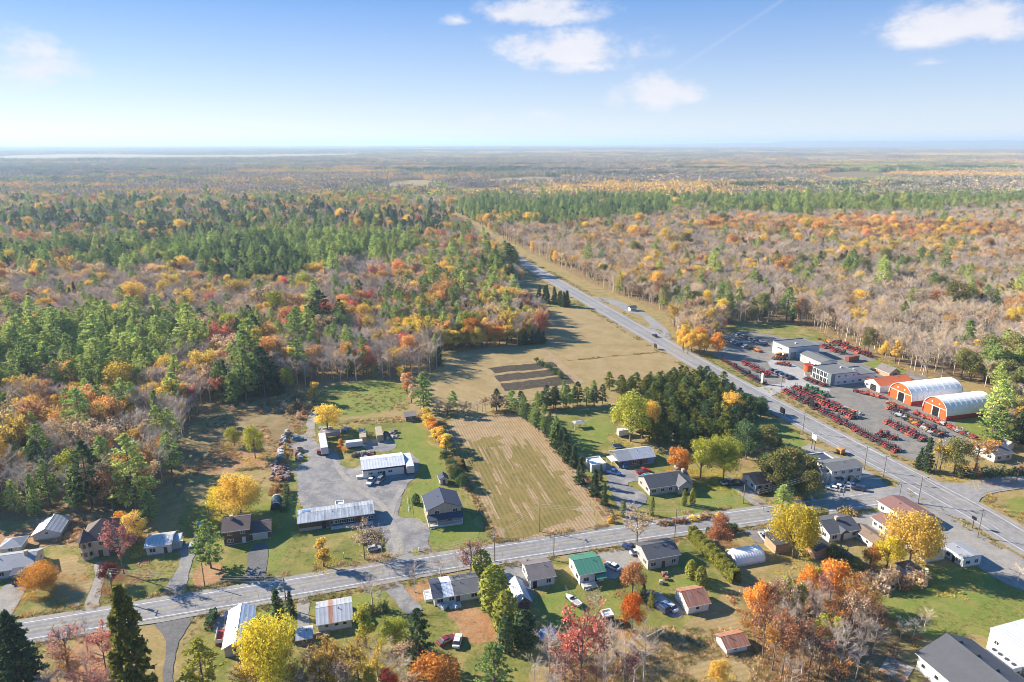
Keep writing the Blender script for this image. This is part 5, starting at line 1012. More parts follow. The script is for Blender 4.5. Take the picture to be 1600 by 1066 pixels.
def house(name, label, cat, fl, w, d, h, roof='gx', rh=1.6, wall='white', rm='r_grey', oh=.45, wins='auto', doors=(), storeys=1, ang=GA, chim=None, vents=1, sections=None, group=None, trim='trim', frame='trim', base=True):
    r = root(name, (fl.x, fl.y, 0), ang); tag(r, label, cat, group)
    mb = MB()
    if roof == 'gx': mb.prism([(0, -.3), (d, -.3), (d, h), (d/2, h+rh), (0, h)], 0, w, 'x')
    elif roof == 'gy': mb.prism([(0, -.3), (w, -.3), (w, h), (w/2, h+rh), (0, h)], 0, d, 'y')
    else: mb.box(0, w, 0, d, -.3, h)
    mb.obj('wall', MT[wall], r)
    if base: MB().box(-.04, w+.04, -.04, d+.04, -.3, .32).obj('foundation', MT['concrete'], r)
    ro = None
    if roof in ('gx', 'gy'):
        ax = roof[1]
        if sections:
            for (a, b, m) in sections: ro = roof_gable(r, w, d, h, rh, oh, m, ax, a, b, trim=trim)
        else: ro = roof_gable(r, w, d, h, rh, oh, rm, ax, trim=trim)
        mid = (lambda t, k: ((w * t, d * (.5 - k), h + rh * (1 - 2 * k)) if ax == 'x' else (w * (.5 - k), d * t, h + rh * (1 - 2 * k))))
        for k in range(vents):
            p = mid(rnd.uniform(.25, .75), .12); MB().tube((p[0], p[1], p[2]-.3), (p[0], p[1], p[2]+.55), .10).obj('vent_pipe', MT['dark'], ro)
        if chim is not None:
            p = mid(chim, .05); MB().box(p[0]-.4, p[0]+.4, p[1]-.4, p[1]+.4, p[2]-1, p[2]+1.1).box(p[0]-.48, p[0]+.48, p[1]-.48, p[1]+.48, p[2]+1.1, p[2]+1.25).obj('chimney', MT['brick'], ro)
    elif roof == 'hip':
        k = min(w, d) / 2; hi = h + rh
        ridge = [(k, d/2), (w-k, d/2)] if w >= d else [(w/2, k), (w/2, d-k)]
        z0 = h - .1
        E_ = [(-oh, -oh, z0), (w+oh, -oh, z0), (w+oh, d+oh, z0), (-oh, d+oh, z0)]
        V = E_ + [(x, y, z+.16) for x, y, z in E_] + [(x, y, hi) for x, y in ridge]
        fs = [(0, 3, 2, 1), (0, 1, 5, 4), (1, 2, 6, 5), (2, 3, 7, 6), (3, 0, 4, 7)] + ([(4, 5, 9, 8), (5, 6, 9), (6, 7, 8, 9), (7, 4, 8)] if w >= d else [(4, 5, 8), (5, 6, 9, 8), (6, 7, 9), (7, 4, 8, 9)])
        ro = MB().add(V, fs).obj('roof', MT[rm], r)
        MB().box(-oh-.05, w+oh+.05, -oh-.05, -oh, z0, z0+.17).box(-oh-.05, -oh, -oh, d+oh, z0, z0+.17).box(w+oh, w+oh+.05, -oh, d+oh, z0, z0+.17).obj('fascia', MT[trim], ro)
    elif roof == 'flat':
        ro = MB().box(.25, w-.25, .25, d-.25, h-.05, h+.05).obj('roof', MT[rm], r)
        MB().box(-.05, w+.05, -.05, .25, h-.02, h+.4).box(-.05, w+.05, d-.25, d+.05, h-.02, h+.4).box(-.05, .25, .25, d-.25, h-.02, h+.4).box(w-.25, w+.05, .25, d-.25, h-.02, h+.4).obj('parapet', MT[trim], ro)
        for k in range(vents):
            x, y = rnd.uniform(.2, .8) * w, rnd.uniform(.25, .75) * d; MB().box(x-.5, x+.5, y-.4, y+.4, h+.05, h+.75).obj('roof_vent', MT['steel'], ro)
    elif roof == 'shed':
        ro = MB().prism([(-oh, h-.05), (d+oh, h+rh), (d+oh, h+rh+.15), (-oh, h+.1)], -oh, w+oh, 'x').obj('roof', MT[rm], r)
        MB().prism([(0, h-.3), (d, h-.3), (d, h+rh-.03), (0, h-.08)], 0.003, w-.003, 'x').obj('upper_wall', MT[wall], r)
    ds = [(dd[0], dd[1], dd[2]) for dd in doors]
    for dd in doors: door(r, dd[0], dd[1], dd[2], dd[3] if len(dd) > 3 else 2.05, w, d, dd[4] if len(dd) > 4 else 'brownw', 'door' if dd[2] < 1.5 else 'garage_door')
    if wins == 'auto':
        wins = []
        sh = h / storeys
        for s in range(storeys):
            for side, L_, step in (('f', w, 2.7), ('l', d, 3.1), ('r', d, 3.1), ('b', w, 3.2)):
                n = max(1, int(L_ / step))
                for k in range(n):
                    a = L_ * (k + .5) / n
                    if s == 0 and any(q[0] == side and abs(q[1] - a) < q[2] / 2 + .75 for q in ds): continue
                    wins.append((side, a, s * sh + min(1.0, sh * .38), 1.15 if (k + s) % 3 else 1.5, min(1.1, sh * .4)))
    for q in wins or []: window(r, *q, w, d, frame=frame)
    return r
def porch(r, x0, x1, y0, dpt, z, roofm='r_navy', posts=4, zt=2.5, deckm='offwhite', name='porch'):
    MB().box(x0, x1, y0-dpt, y0, -.2, z).obj('deck', MT[deckm], r)
    if roofm:
        ro = MB().prism([(y0-dpt-.3, zt), (y0, zt+.75), (y0, zt+.9), (y0-dpt-.3, zt+.14)], x0-.3, x1+.3, 'x').obj('porch_roof', MT[roofm], r)
        for k in range(posts):
            x = x0 + .1 + (x1 - x0 - .2) * k / max(1, posts-1); MB().box(x-.07, x+.07, y0-dpt+.02, y0-dpt+.16, z, zt+.08).obj('post', MT['trim'], r)
    rail = MB().box(x0, x1, y0-dpt+.03, y0-dpt+.09, z+.85, z+.95)
    n = int((x1 - x0) / .35)
    for k in range(n): x = x0 + (x1-x0) * (k+.5) / n; rail.box(x-.025, x+.025, y0-dpt+.04, y0-dpt+.08, z, z+.85)
    rail.obj('railing', MT['trim'], r)
    MB().box(x0+.3, x0+1.6, y0-dpt-.6, y0-dpt, -.2, z*.55).obj('step', MT['concrete'], r)
def dome(name, label, fl, length, width, h, cover='r_fabric', endm='orangew', sidem='redw', side_h=1.5, ribs=9, ang=GA, cat='barn', full=True):
    """arched fabric barn, its axis along the local x; the end wall at x=0 faces the yard"""
    r = root(name, (fl.x, fl.y, 0), ang); tag(r, label, cat)
    n = 18; arc = [(width/2 - width/2 * math.cos(math.pi*i/n), side_h + (h - side_h) * math.sin(math.pi*i/n) ** .85) for i in range(n+1)]
    MB().prism(arc[:-1] + [arc[-1]], .35, .5, 'x').obj('end_wall', MT[endm], r); MB().prism(arc, length-.5, length-.35, 'x').obj('end_wall', MT[endm], r)
    MB().box(.33, .52, .15, width-.15, -.2, side_h).obj('end_wall', MT[endm], r)
    outer = [(y + (y - width/2) * .02, z + .04) for y, z in arc]; inner = [(width/2 + (y - width/2) * .985, z - .1) for y, z in arc]
    cv = MB()
    for (a, b, c, d_) in zip(outer, outer[1:], inner, inner[1:]): cv.prism([a, b, d_, c], 0, length, 'x')
    co = cv.obj('cover', MT[cover], r)
    big = [(width/2 + (y - width/2) * 1.035, z + .10) for y, z in arc]
    for k in range(ribs + 1):
        x = length * k / ribs; rb = MB(); wd = .14 if 0 < k < ribs else .45
        for (a, b, c, d_) in zip(big, big[1:], outer, outer[1:]): rb.prism([a, b, d_, c], max(-.1, x - wd/2), min(length+.1, x + wd/2), 'x')
        rb.obj('rib', MT['trim' if k in (0, ribs) else cover], co)
    for y in (0, width): MB().box(0.02, length-.02, y-.18, y+.18, -.2, side_h + .05).obj('side_wall', MT[sidem], r)
    if full:
        MB().box(.20, .33, width*.30, width*.34, 0, side_h+2.2).box(.20, .33, width*.60, width*.64, 0, side_h+2.2).box(.20, .33, width*.06, width*.94, side_h+2.2, side_h+2.45).obj('door_trim', MT['trim'], r)
        MB().box(.25, .33, width*.34, width*.60, 0, side_h+2.0).obj('doorway', MT['sign_black'], r)
        for k, y in enumerate((width*.36, width*.66)): MB().tube((.28, y, h*.72), (.20, y, h*.72), .42, n=14).obj('emblem', MT['offwhite'], r)
    return r

# -- north of the cross road, from the left
f = G(-45, 912); A_ = house('bungalow', 'long grey roofed bungalow with black car and orange maple beside it', 'house', f, along(f, G(58, 889)), 8.5, 2.7, 'gx', 1.7, 'offwhite', 'r_lgrey', doors=(('f', 14.2, 2.6, 2.2, 'trim'),), chim=.85)
MB().prism([(-3.2, 2.4), (-.4, 3.0), (-.4, 3.1), (-3.2, 2.55)], 10.2, 13.2).obj('porch_roof', MT['r_navy'], A_)
house('small_house', 'small pale hip roofed outbuilding behind the grey roofed bungalow', 'shed', G(2, 868), 5, 5, 2.2, 'hip', 1.4, 'offwhite', 'r_lgrey', wins=[('f', 2.5, 1, 1, .8)])
house('cabin', 'weathered white cabin with pale metal roof at the wood edge', 'cabin', G(53, 846), along(G(53, 846), G(93, 838)) + .6, 8.0, 2.0, 'gy', 1.6, 'offwhite', 'r_tin', wins=[('f', 3.6, 1.9, .7, .5), ('l', 2.5, 1, .8, .7), ('r', 4, 1, .8, .7)])
b = house('brick_house', 'two storey tan brick house with steep brown hip roof and corner tower', 'house', G(130, 874), 10.5, 9.5, 5.3, 'hip', 4.2, 'brick', 'r_brown', storeys=2, doors=(('f', 4.6, 1.1, 2.2, 'brownw'), ('f', 8.2, 3.0, 2.4, 'brownw')), frame='tanw')
tw = [[(1.3 + 1.75*math.cos(a*math.pi/4+.39), .5 + 1.75*math.sin(a*math.pi/4+.39), z) for a in range(8)] for z in (-.3, 5.9)]; MB().loft(tw).obj('tower', MT['brick'], b)
tr = [[(1.3 + r_*math.cos(a*math.pi/4+.39), .5 + r_*math.sin(a*math.pi/4+.39), z) for a in range(8)] for r_, z in ((2.15, 5.75), (2.15, 5.92), (.05, 8.9))]; MB().loft(tr).obj('tower_roof', MT['r_brown'], b)
for z in (1.2, 3.9):
    for a in (-1.57, -2.36, -.785): o = window(b, 'f', 0, z, .75, 1.3, 1, 1, frame='tanw'); o.location = (1.3 + 1.66*math.cos(a), .5 + 1.66*math.sin(a), z); o.rotation_euler = (0, 0, a + math.pi/2)
f = G(230, 869); p4 = house('small_house', 'small white home with pale blue tin roof and side porch', 'house', f, along(f, G(268, 864.5)), 6.2, 2.9, 'gx', .8, 'white', 'r_tin', doors=(('f', 4.9, .9),)); w4 = along(f, G(268, 864.5))
MB().box(w4+.02, w4+2.2, 1.5, 5.5, -.2, .5).obj('porch_deck', MT['offwhite'], p4); MB().box(w4+.1, w4+2.3, 1.4, 5.6, 2.6, 2.75).obj('porch_roof', MT['r_tin'], p4)
for y in (1.6, 5.4): MB().box(w4+2.1, w4+2.2, y-.06, y+.06, .5, 2.6).obj('post', MT['trim'], p4)
f = G(351, 853); w5 = along(f, G(391, 848)); house('brown_house', 'dark brown two storey house with brown roof behind the large pine', 'house', f, w5, 8.5, 4.6, 'gx', 1.7, 'brownw', 'r_brown', storeys=2, doors=(('f', w5-1.6, 1.0, 2.1, 'white'),), chim=.3)
f2 = f + E1*(w5+.02) + E2*.6; house('garage', 'low brown garage with white door joined to the dark brown house', 'garage', f2, 5.6, 7, 2.6, 'gx', 1.3, 'brownw', 'r_brown', wins=[('r', 3, 1, 1, .8)], doors=(('f', 2.8, 4.2, 2.1, 'offwhite'),))
dome('arched_shelter', 'small dark green arched storage shelter on the lawn', G(440, 797), 5.2, 3.2, 2.9, 'dgreen', 'dgreen', 'dgreen', .6, 6, GA + math.pi/2, 'shelter', False)
f = G(468, 831); w8 = along(f, G(584, 819)); lb = house('long_building', 'long low brown building with patched tin roof on the gravel lot', 'building', f, w8, 7.2, 3.0, 'gx', .75, 'brownw', 'r_patch', oh=.5, wins=[('f', w8*t, 1.1, 1.2, 1.0) for t in (.44, .49, .54, .6, .66, .72, .87, .93, .97)], doors=(('f', w8*.33, 1.0, 2.1, 'sign_black'), ('f', w8*.8, 1.1, 2.1, 'brownw')))
MB().box(0, w8*.30, -.10, -.045, .35, 1.05).obj('skirting', MT['tanw'], lb); MB().box(w8*.42, w8*.99, -1.5, -.05, -.2, .38).obj('walkway', MT['offwhite'], lb); MB().box(w8*.7, w8*.78, -.09, -.05, 2.2, 2.65).obj('sign_board', MT['redw'], lb); MB().box(1.0, 3.2, 4.4, 5.6, 3.4, 3.9).obj('blue_cover', MT['blue'], lb)
house('white_shed', 'small white flat roofed shed behind the long brown building', 'shed', G(525, 801), 2.6, 2.4, 2.4, 'flat', 0, 'white', 'r_white', wins=[], vents=0)
f = G(568, 749); w10 = along(f, G(632, 742)); wb = house('workshop', 'white workshop with pale metal roof and dark blue eave on the gravel lot', 'workshop', f, w10, 9.5, 3.7, 'gx', 1.1, 'white', 'r_white', oh=.5, trim='r_navy', wins=[('f', w10*t, 1.5, 1.4, .7) for t in (.17, .4, .66)], doors=(('f', w10*.5, 1.0, 2.1, 'sign_black'),))
MB().box(-.05, w10+.05, -.14, -.02, 3.0, 3.66).obj('eave_band', MT['r_navy'], wb); MB().box(-2.3, -.05, .4, 2.0, -.2, .9).obj('step_platform', MT['white'], wb)
f = G(669, 821); w12 = along(f, G(721, 814)); bh = house('blue_roofed_house', 'two storey grey house with blue black gable roof and front porch', 'house', f, w12, 9.0, 5.1, 'gy', 2.0, 'tanw', 'r_navy', storeys=2, wins=[('f', w12*.28, 3.5, 1.4, 1.0), ('f', w12*.82, 3.5, 1.5, 1.0), ('f', w12*.2, 1, 1.0, 1.1), ('f', w12*.45, 1, 1.0, 1.1), ('f', w12*.85, 1, 1.6, 1.1), ('l', 2, 1, 1, 1), ('l', 6, 1, 1, 1), ('l', 4, 3.5, 1, 1), ('r', 2, 1, 1, 1), ('r', 6, 3.5, 1, 1)], doors=(('f', w12*.65, 1.0, 2.1, 'brownw'),))
porch(bh, 0, w12, 0, 2.2, .7, 'r_navy', 5, 2.6)
house('garden_shed', 'small grey shed with dark roof behind the blue roofed house', 'shed', G(688, 758), 2.6, 3.0, 2.2, 'gy', .8, 'offwhite', 'r_navy', wins=[], doors=(('f', 1.3, 1.0, 1.9, 'brownw'),))
house('garden_shed', 'weathered grey shed at the top of the green lawn', 'shed', G(634, 659), 4.2, 3.4, 2.2, 'shed', .5, 'weath', 'r_mauve', wins=[('f', 2, 1, .8, .6)])
f = G(967, 731); w14 = along(f, G(1021, 723)); h14 = house('pale_roofed_house', 'low weathered house with pale roof and blue end panels', 'house', f, w14, 8.2, 2.8, 'gx', 1.7, 'weath', 'r_lgrey', wins=[('f', 2.5, .9, 1.2, 1), ('f', 6, .9, 1.2, 1), ('l', 4, 1, 1.1, .9)], doors=(('f', 8.6, 1.0),), sections=[(-.5, 5.2, 'r_lgrey'), (5.21, w14+.5, 'r_tin')])
MB().box(w14-2.6, w14+.03, -.06, -.02, .4, 2.7).obj('blue_panel', MT['blue'], h14); MB().box(-2.6, -.05, .8, 5.5, 2.2, 2.35).obj('side_canopy', MT['white'], h14)
for y in (1, 5.2): MB().box(-2.5, -2.38, y-.06, y+.06, -.2, 2.2).obj('post', MT['trim'], h14)
house('flat_garage', 'white flat roofed garage behind the spruces', 'garage', G(924, 739), 5.4, 6.0, 2.7, 'flat', 0, 'offwhite', 'r_white', wins=[], doors=(('f', 2.7, 3.2, 2.2, 'greyw'),), vents=0)
f = G(1015, 775); w15 = 15.0; gh = house('grey_house', 'grey bungalow with charcoal roof and front gable behind two column cedars', 'house', f, w15, 8.6, 2.9, 'gx', 2.1, 'greyw', 'r_char', doors=(('f', 8.8, 1.1, 2.1, 'white'),), chim=.93, sections=[(-.45, 4.4, 'r_char'), (4.5, w15+.45, 'r_char')])
cg = MB().prism([(9.6, -.3), (14.6, -.3), (14.6, 2.9), (12.1, 4.5), (9.6, 2.9)], -1.8, .5, 'y').obj('front_gable', MT['greyw'], gh)
s_ = 1.65/2.5
for a, b_ in ((9.2, 12.1), (15.0, 12.1)): MB().prism([(a, 2.72), (b_, 4.62), (b_, 4.8), (a, 2.9)], -2.2, 4.2, 'y').obj('gable_roof', MT['r_grey'], gh)
MB().box(11.1, 13.1, -1.86, -1.8, .8, 2.1).obj('bay_window', MT['glass'], gh); MB().box(4.40, 4.5, -.5, 9.1, 2.6, 2.8).obj('gutter', MT['trim'], gh)
pool = root('swimming_pool', (*G(1014, 750).xy, 0), 0); tag(pool, 'round above ground pool with turquoise water behind the grey house', 'pool')
ring = lambda r_, z: [(r_*math.cos(i*math.pi/14), r_*math.sin(i*math.pi/14), z) for i in range(28)]
MB().loft([ring(2.7, -.1), ring(2.7, 1.2)], False).obj('pool_wall', MT['white'], pool); MB().add(ring(2.66, 1.05), [tuple(range(28))]).obj('water', MT['water'], pool); MB().loft([ring(2.66, 1.2), ring(2.85, 1.26)], False).obj('rim', MT['trim'], pool)
f = G(1180, 769); house('cottage', 'small white cottage with orange red roof beside the cross road', 'cottage', f, 5.6, 7.6, 2.8, 'gx', 1.5, 'white', 'r_rust', doors=(('f', 4.2, 1.0, 2.0, 'sign_black'),), wins=[('f', 1.6, 1, 1.3, 1.1), ('l', 2, 1, 1.1, 1.1), ('l', 5.2, 1, 1.1, 1.1)])
f = G(1278, 724, 3.4); f.z = 0; d16 = along(f, G(1256, 711.5, 3.4), E2); w16 = along(f, G(1301.5, 716.5, 3.4)); house('flat_shop', 'flat roofed white shop with dark blue roof beside the highway', 'shop', f, w16, d16, 3.3, 'flat', 0, 'offwhite', 'r_navy', doors=(('r', 4, 1.1),), vents=1)
f = G(1297, 758); w17 = along(f, G(1340, 748)); sh = house('two_storey_shop', 'pale two storey shop with grey roof and outside stairs by the junction', 'shop', f, w17, 7.2, 5.4, 'gx', .8, 'offwhite', 'r_gravel', storeys=2, doors=(('f', 1.2, 1.0, 2.1, 'trim'), ('f', w17*.6, 1.2, 2.2, 'sign_black')))
MB().prism([(-1.3, 2.4), (-.05, 2.6), (-.05, 2.75), (-1.3, 2.5)], 1.4, 4.2).obj('awning', MT['dark'], sh)
st = MB()
for k in range(12): st.box(w17*.62+.3*k, w17*.62+.3*k+.32, -1.1, -.1, 2.75-.23*k, 2.83-.23*k)
st.obj('stairs', MT['weath'], sh); MB().box(w17*.5, w17*.64, -1.2, -.05, 2.75, 2.9).obj('landing', MT['weath'], sh)
for k in range(8): MB().box(-1.2-.0*k, -.05, .6+.55*k, 1.1+.55*k, -.2, 4.2-.5*k).obj('stair_flight', MT['offwhite'], sh) if k < 7 else None
# -- machinery dealer
f = G(1231, 562.5); d1 = along(f, G(1199.8, 551.5), E2); w1 = along(f, G(1273, 555.5)); house('steel_workshop', 'tall pale steel workshop with dark flat roof at the back of the tractor yard', 'workshop', f, w1, d1, 6.6, 'flat', 0, 'steel', 'r_gravel', trim='steeld', wins=[('l', d1*.45, 4.0, 1.8, .8), ('l', d1*.62, 4.0, 1.8, .8)], doors=(('f', 3.0, 3.6, 4.0, 'steeld'),))
f = G(1283, 567, 4.0); f.z = 0; d2 = along(f, G(1249, 552.5, 4.0), E2); house('link_building', 'low white building with greenish grey roof joining workshop and showroom', 'building', f, 9.5, d2, 4.0, 'gy', 1.0, 'white', 'r_gravel', wins=[('l', d2*.2, 1, 1.4, 1.2), ('l', d2*.5, 1, 1.4, 1.2)], doors=(('l', d2*.78, 3.2, 3.2, 'greyw'),))
f = G(1297, 603.5); hs_ = hfit(1297, 603.5, 586); d3 = max(10, along(G(1297, 586, hs_), G(1270, 571.5, hs_), E2)); w3 = along(f, G(1333, 597)); sr = house('showroom', 'dark grey steel showroom with tall windows facing the highway', 'showroom', f, w3, d3, hs_, 'flat', 0, 'steel', 'r_gravel', trim='steeld', wins=[('f', w3*.3, 1.0, 1.2, .9), ('f', w3*.3, 4.0, 1.2, .9), ('f', w3*.55, 1.0, 1.6, .9), ('f', w3*.55, 4.0, 1.4, .9), ('f', w3*.85, 1, 1, .9), ('f', w3*.85, 4.0, 1, .9)])
for k in range(5):
    for z, hh in ((.5, 2.2), (3.2, 2.2)): window(sr, 'l', d3*(k+.6)/5.6, z, d3/5.6*.78, hh, w3, d3)
MB().box(-.12, -.02, -.1, 2.0, 0, hs_).obj('corner_panel', MT['steeld'], sr); MB().box(-.02, 2.2, -.12, -.02, 0, hs_).obj('corner_panel', MT['steeld'], sr)
fa = f + E1*(w3+.02); house('annex', 'low grey annex beside the dark steel showroom', 'building', fa, along(fa, G(1362, 594)), 11, 4.2, 'flat', 0, 'steel', 'r_gravel', trim='steeld', doors=(('f', 6, 3.0, 3.0, 'greyw'),))
rt = root('entrance_drum', (*G(1262, 587).xy, 0), 0); tag(rt, 'round orange red entrance drum on legs before the showroom', 'entrance')
ring = lambda r_, z: [(r_*math.cos(i*math.pi/12), r_*math.sin(i*math.pi/12), z) for i in range(24)]
MB().loft([ring(2.3, 2.6), ring(2.35, 5.6)]).obj('drum', MT['orangew'], rt); MB().loft([ring(2.4, 5.6), ring(2.4, 5.8)]).obj('cap', MT['redw'], rt)
for a in range(4): MB().tube((1.9*math.cos(a*1.57+.4), 1.9*math.sin(a*1.57+.4), -.2), (1.9*math.cos(a*1.57+.4), 1.9*math.sin(a*1.57+.4), 2.6), .16).obj('column', MT['trim'], rt)
f = G(1374, 614.5); h6 = 3.5; w6 = along(G(1375, 603.5, h6), G(1424, 597, h6)); d6 = along(f, G(1347, 604), E2); house('orange_roofed_barn', 'white parts building with bright orange roof beside the arched barns', 'building', f, w6, d6, h6, 'gx', 2.3, 'white', 'r_orange', wins=[('f', w6*.3, 1, 1.2, .8), ('f', w6*.7, 1, 1.2, .8), ('l', d6*.8, 1.2, 1.4, 1.0)], doors=(('l', d6*.42, 3.6, 2.9, 'sign_black'),))
for nm, near, lf, r0, r1, lab in (('arched_barn', (1422.7, 634.5), (1387.5, 619), (1406, 603.5), (1482, 593), 'white arched fabric barn with orange end wall beside the orange roofed building'), ('arched_barn', (1477.3, 658), (1437.5, 642), (1459, 625), (1532, 615.5), 'white arched fabric barn with orange end wall nearest the large green pine')):
    f = G(*near); wd = along(f, G(*lf), E2); hh = 8.2; dome(nm, lab, f, along(G(*r0, hh), G(*r1, hh)), wd, hh, side_h=2.0)
house('small_barn', 'small brown barn with grey metal roof behind the orange roofed building', 'barn', G(1389, 591), 6.2, 8.5, 2.6, 'gy', 2.1, 'cedarw', 'r_mauve', wins=[], doors=(('f', 3.1, 2.4, 2.3, 'brownw'),))
f = G(1553, 723); house('pale_house', 'pale house with slate roof behind bushes beside the tractor yard', 'house', f, 8, 8.5, 3.0, 'gx', 2.0, 'offwhite', 'r_grey', chim=.4)
house('garden_shed', 'small white shed behind the pale slate roofed house', 'shed', G(1572, 704), 3.5, 3.5, 2.3, 'gy', .8, 'white', 'r_tin', wins=[])
# -- south of the cross road
f = G(352, 1028); p19 = house('white_roofed_house', 'long house with white metal roof and red deck below the cross road', 'house', f, along(f, G(392, 1016)), 13.0, 2.7, 'gy', 1.3, 'greyw', 'r_white', doors=(('l', 8, 1.0),))
MB().box(-2.6, -.05, 4.5, 9.0, -.2, .8).obj('red_deck', MT['redw'], p19); MB().box(-2.65, -2.55, 4.5, 9.0, .8, 1.7).box(-2.6, -.05, 4.45, 4.55, .8, 1.7).obj('railing', MT['trim'], p19)
f = G(498, 990); w20 = along(f, G(550, 982)); g20 = house('striped_garage', 'white garage with pale metal roof and one rusty panel', 'garage', f, w20, 8.0, 2.6, 'gx', 1.3, 'white', 'r_tin', wins=[('f', w20*t, 1.4, .8, .6) for t in (.25, .55, .8)], sections=[(-.45, w20*.33, 'r_tin'), (w20*.33+.01, w20*.46, 'r_rust'), (w20*.46+.01, w20+.45, 'r_tin')], doors=(('l', 4, 3.0, 2.2, 'offwhite'),))
MB().box(-.6, 2.6, -1.8, -.05, -.2, .5).obj('deck', MT['board'], g20)
house('garden_shed', 'small shed with blue grey metal roof beside the striped roof garage', 'shed', G(466, 1010), 3.0, 3.6, 2.0, 'gx', .7, 'weath', 'r_tin', wins=[('f', 1.5, .9, .7, .6)])
f = G(679, 948); w21 = along(f, G(750, 936)); p21 = house('white_bungalow', 'long white bungalow whose roof has dark, white and grey sections', 'house', f, w21, 7.6, 2.5, 'gx', 1.1, 'white', 'r_grey', sections=[(-.45, w21*.2, 'r_navy'), (w21*.2+.01, w21*.43, 'r_white'), (w21*.43+.01, w21+.45, 'r_grey')], doors=(('f', w21*.52, 1.0),), vents=2)
MB().box(-2.0, -.05, 2.0, 6.0, -.2, .9).obj('side_deck', MT['white'], p21)
for y in (2.1, 4.0, 5.9): MB().box(-1.95, -1.83, y-.06, y+.06, .9, 1.9).obj('post', MT['trim'], p21)
MB().box(w21*.3, w21*.56, -2.2, -.05, -.2, .35).obj('back_step', MT['offwhite'], p21)
f = G(829, 920); house('brown_roofed_house', 'white house with brown grey roof beside the blue metal shed', 'house', f, along(f, G(866, 913)), 8.0, 2.8, 'gx', 1.4, 'white', 'r_mauve', doors=(('f', 1.2, 1.0, 2.0, 'sign_black'),))
f = G(809, 954); house('metal_shed', 'pale blue metal shed with steep gable roof beside the tall cedars', 'shed', f, 3.4, 8.5, 2.1, 'gy', 1.5, 'weath', 'r_tin', wins=[], doors=(('f', 1.7, 2.4, 1.9, 'brownw'),), oh=.25)
f = G(906, 915); wg = along(f, G(943, 908)); g22 = house('green_roofed_house', 'white house with green metal roof and back deck', 'house', f, wg, 8.4, 3.4, 'gx', 1.3, 'white', 'r_green', doors=(('f', wg*.7, 1.0, 2.0, 'sign_black'),))
porch(g22, .3, wg*.62, 0, 2.0, .8, None); MB().prism([(-1.9, 2.2), (-.05, 2.8), (-.05, 2.95), (-1.9, 2.35)], wg*.6, wg+.1).obj('porch_roof', MT['r_green'], g22)
f = G(1012, 891); house('grey_roofed_house', 'beige house with grey shingle roof and dish, cars parked behind it', 'house', f, along(f, G(1060, 883)), 7.8, 3.5, 'gx', 1.5, 'greyw', 'r_char', storeys=1, doors=(('f', 4.6, 1.0),), vents=2)
f = G(1075, 961); house('rusty_roofed_garage', 'white garage with rusty front roof slope and grey back slope', 'garage', f, along(f, G(1106, 954)), 6.6, 2.6, 'gx', 1.7, 'white', 'r_rust', wins=[('f', 2.5, 1.2, .9, .7)], doors=(('l', 3.3, 3.0, 2.2, 'offwhite'),))
f = G(1135, 1024); house('rusty_roofed_shed', 'small white shed with rusty roof at the edge of the brown brush', 'shed', f, along(f, G(1167, 1017)), 4.4, 2.0, 'gx', 1.1, 'white', 'r_rust', wins=[('f', 2.2, 1, .8, .6)])
dome('ribbed_shelter', 'low white ribbed arched shelter beside the long cedar hedge', G(1150, 886), along(G(1150, 886), G(1193, 876)), 5.6, 3.0, 'r_fabric', 'white', 'white', .5, 11, cat='shelter', full=False)
house('dark_kiosk', 'small dark garden hut with pale roof on the lawn', 'hut', G(943, 978), 2.6, 2.4, 2.3, 'flat', 0, 'dark', 'r_white', wins=[], vents=0)
f = G(1295, 848); h23 = house('white_house', 'white house with charcoal roof between the yellow maple and the motel', 'house', f, along(f, G(1338, 838)), 8.6, 2.9, 'gx', 1.6, 'white', 'r_char', chim=.5, doors=(('f', 4.4, 1.0),))
MB().prism([(3.0, 2.8), (6.2, 2.8), (4.6, 3.9)], -.9, 2.2, 'y').obj('front_gable', MT['r_char'], h23)
f = G(1211, 866); house('plywood_shed', 'bare plywood shed with dark roof under the yellow maple', 'shed', f, 4.6, along(f, G(1193, 851), E2), 3.0, 'shed', .5, 'cedarw', 'r_black', wins=[])
f = G(1273, 874); house('black_roofed_shed', 'plywood sided shed with black roof behind the white house', 'shed', f, 5.6, along(f, G(1254, 860), E2), 2.7, 'gy', 1.0, 'cedarw', 'r_black', wins=[])
house('garden_shed', 'small navy roofed shed behind the black roofed shed', 'shed', G(1312, 884), 4.0, 4.2, 2.2, 'gy', .8, 'weath', 'r_navy', wins=[])
f = G(1446, 880); wm = along(f, G(1476, 875)); dm = along(f, G(1358, 823), E2); house('motel', 'long white motel wing with faded red roof and grey tin end', 'motel', f, wm, dm, 2.9, 'gy', .95, 'white', 'r_red', sections=[(-.45, dm*.2, 'r_tin'), (dm*.2+.01, dm+.45, 'r_red')], wins=[('l', dm*(k+.5)/9, 1, 1.2, 1) for k in range(9)] + [('r', dm*(k+.5)/9, 1, 1.2, 1) for k in range(9)], doors=tuple(('r', dm*(k+.85)/9, .95) for k in range(8)))
f2 = G(1408, 826) + E1*1.5; house('motel_office', 'white motel block with faded red roof at the forecourt', 'motel', f2, 9.5, 11, 3.1, 'gy', 1.0, 'white', 'r_red')
house('tan_roofed_shed', 'white shed with tan roof behind the motel wing', 'shed', G(1362, 859), 5.0, 8.0, 2.3, 'gy', .8, 'white', 'r_tan', wins=[('l', 2, 1, .8, .7), ('l', 5, 1, .8, .7)])
f = G(1503.5, 888); house('white_trailer_home', 'white trailer home with pale flat roof at the end of the motel', 'trailer home', f, along(f, G(1530, 882)), along(f, G(1476, 867), E2), 3.0, 'gy', .35, 'white', 'r_lgrey', oh=.2, doors=(('l', 3, .9, 2.0, 'sign_black'),))
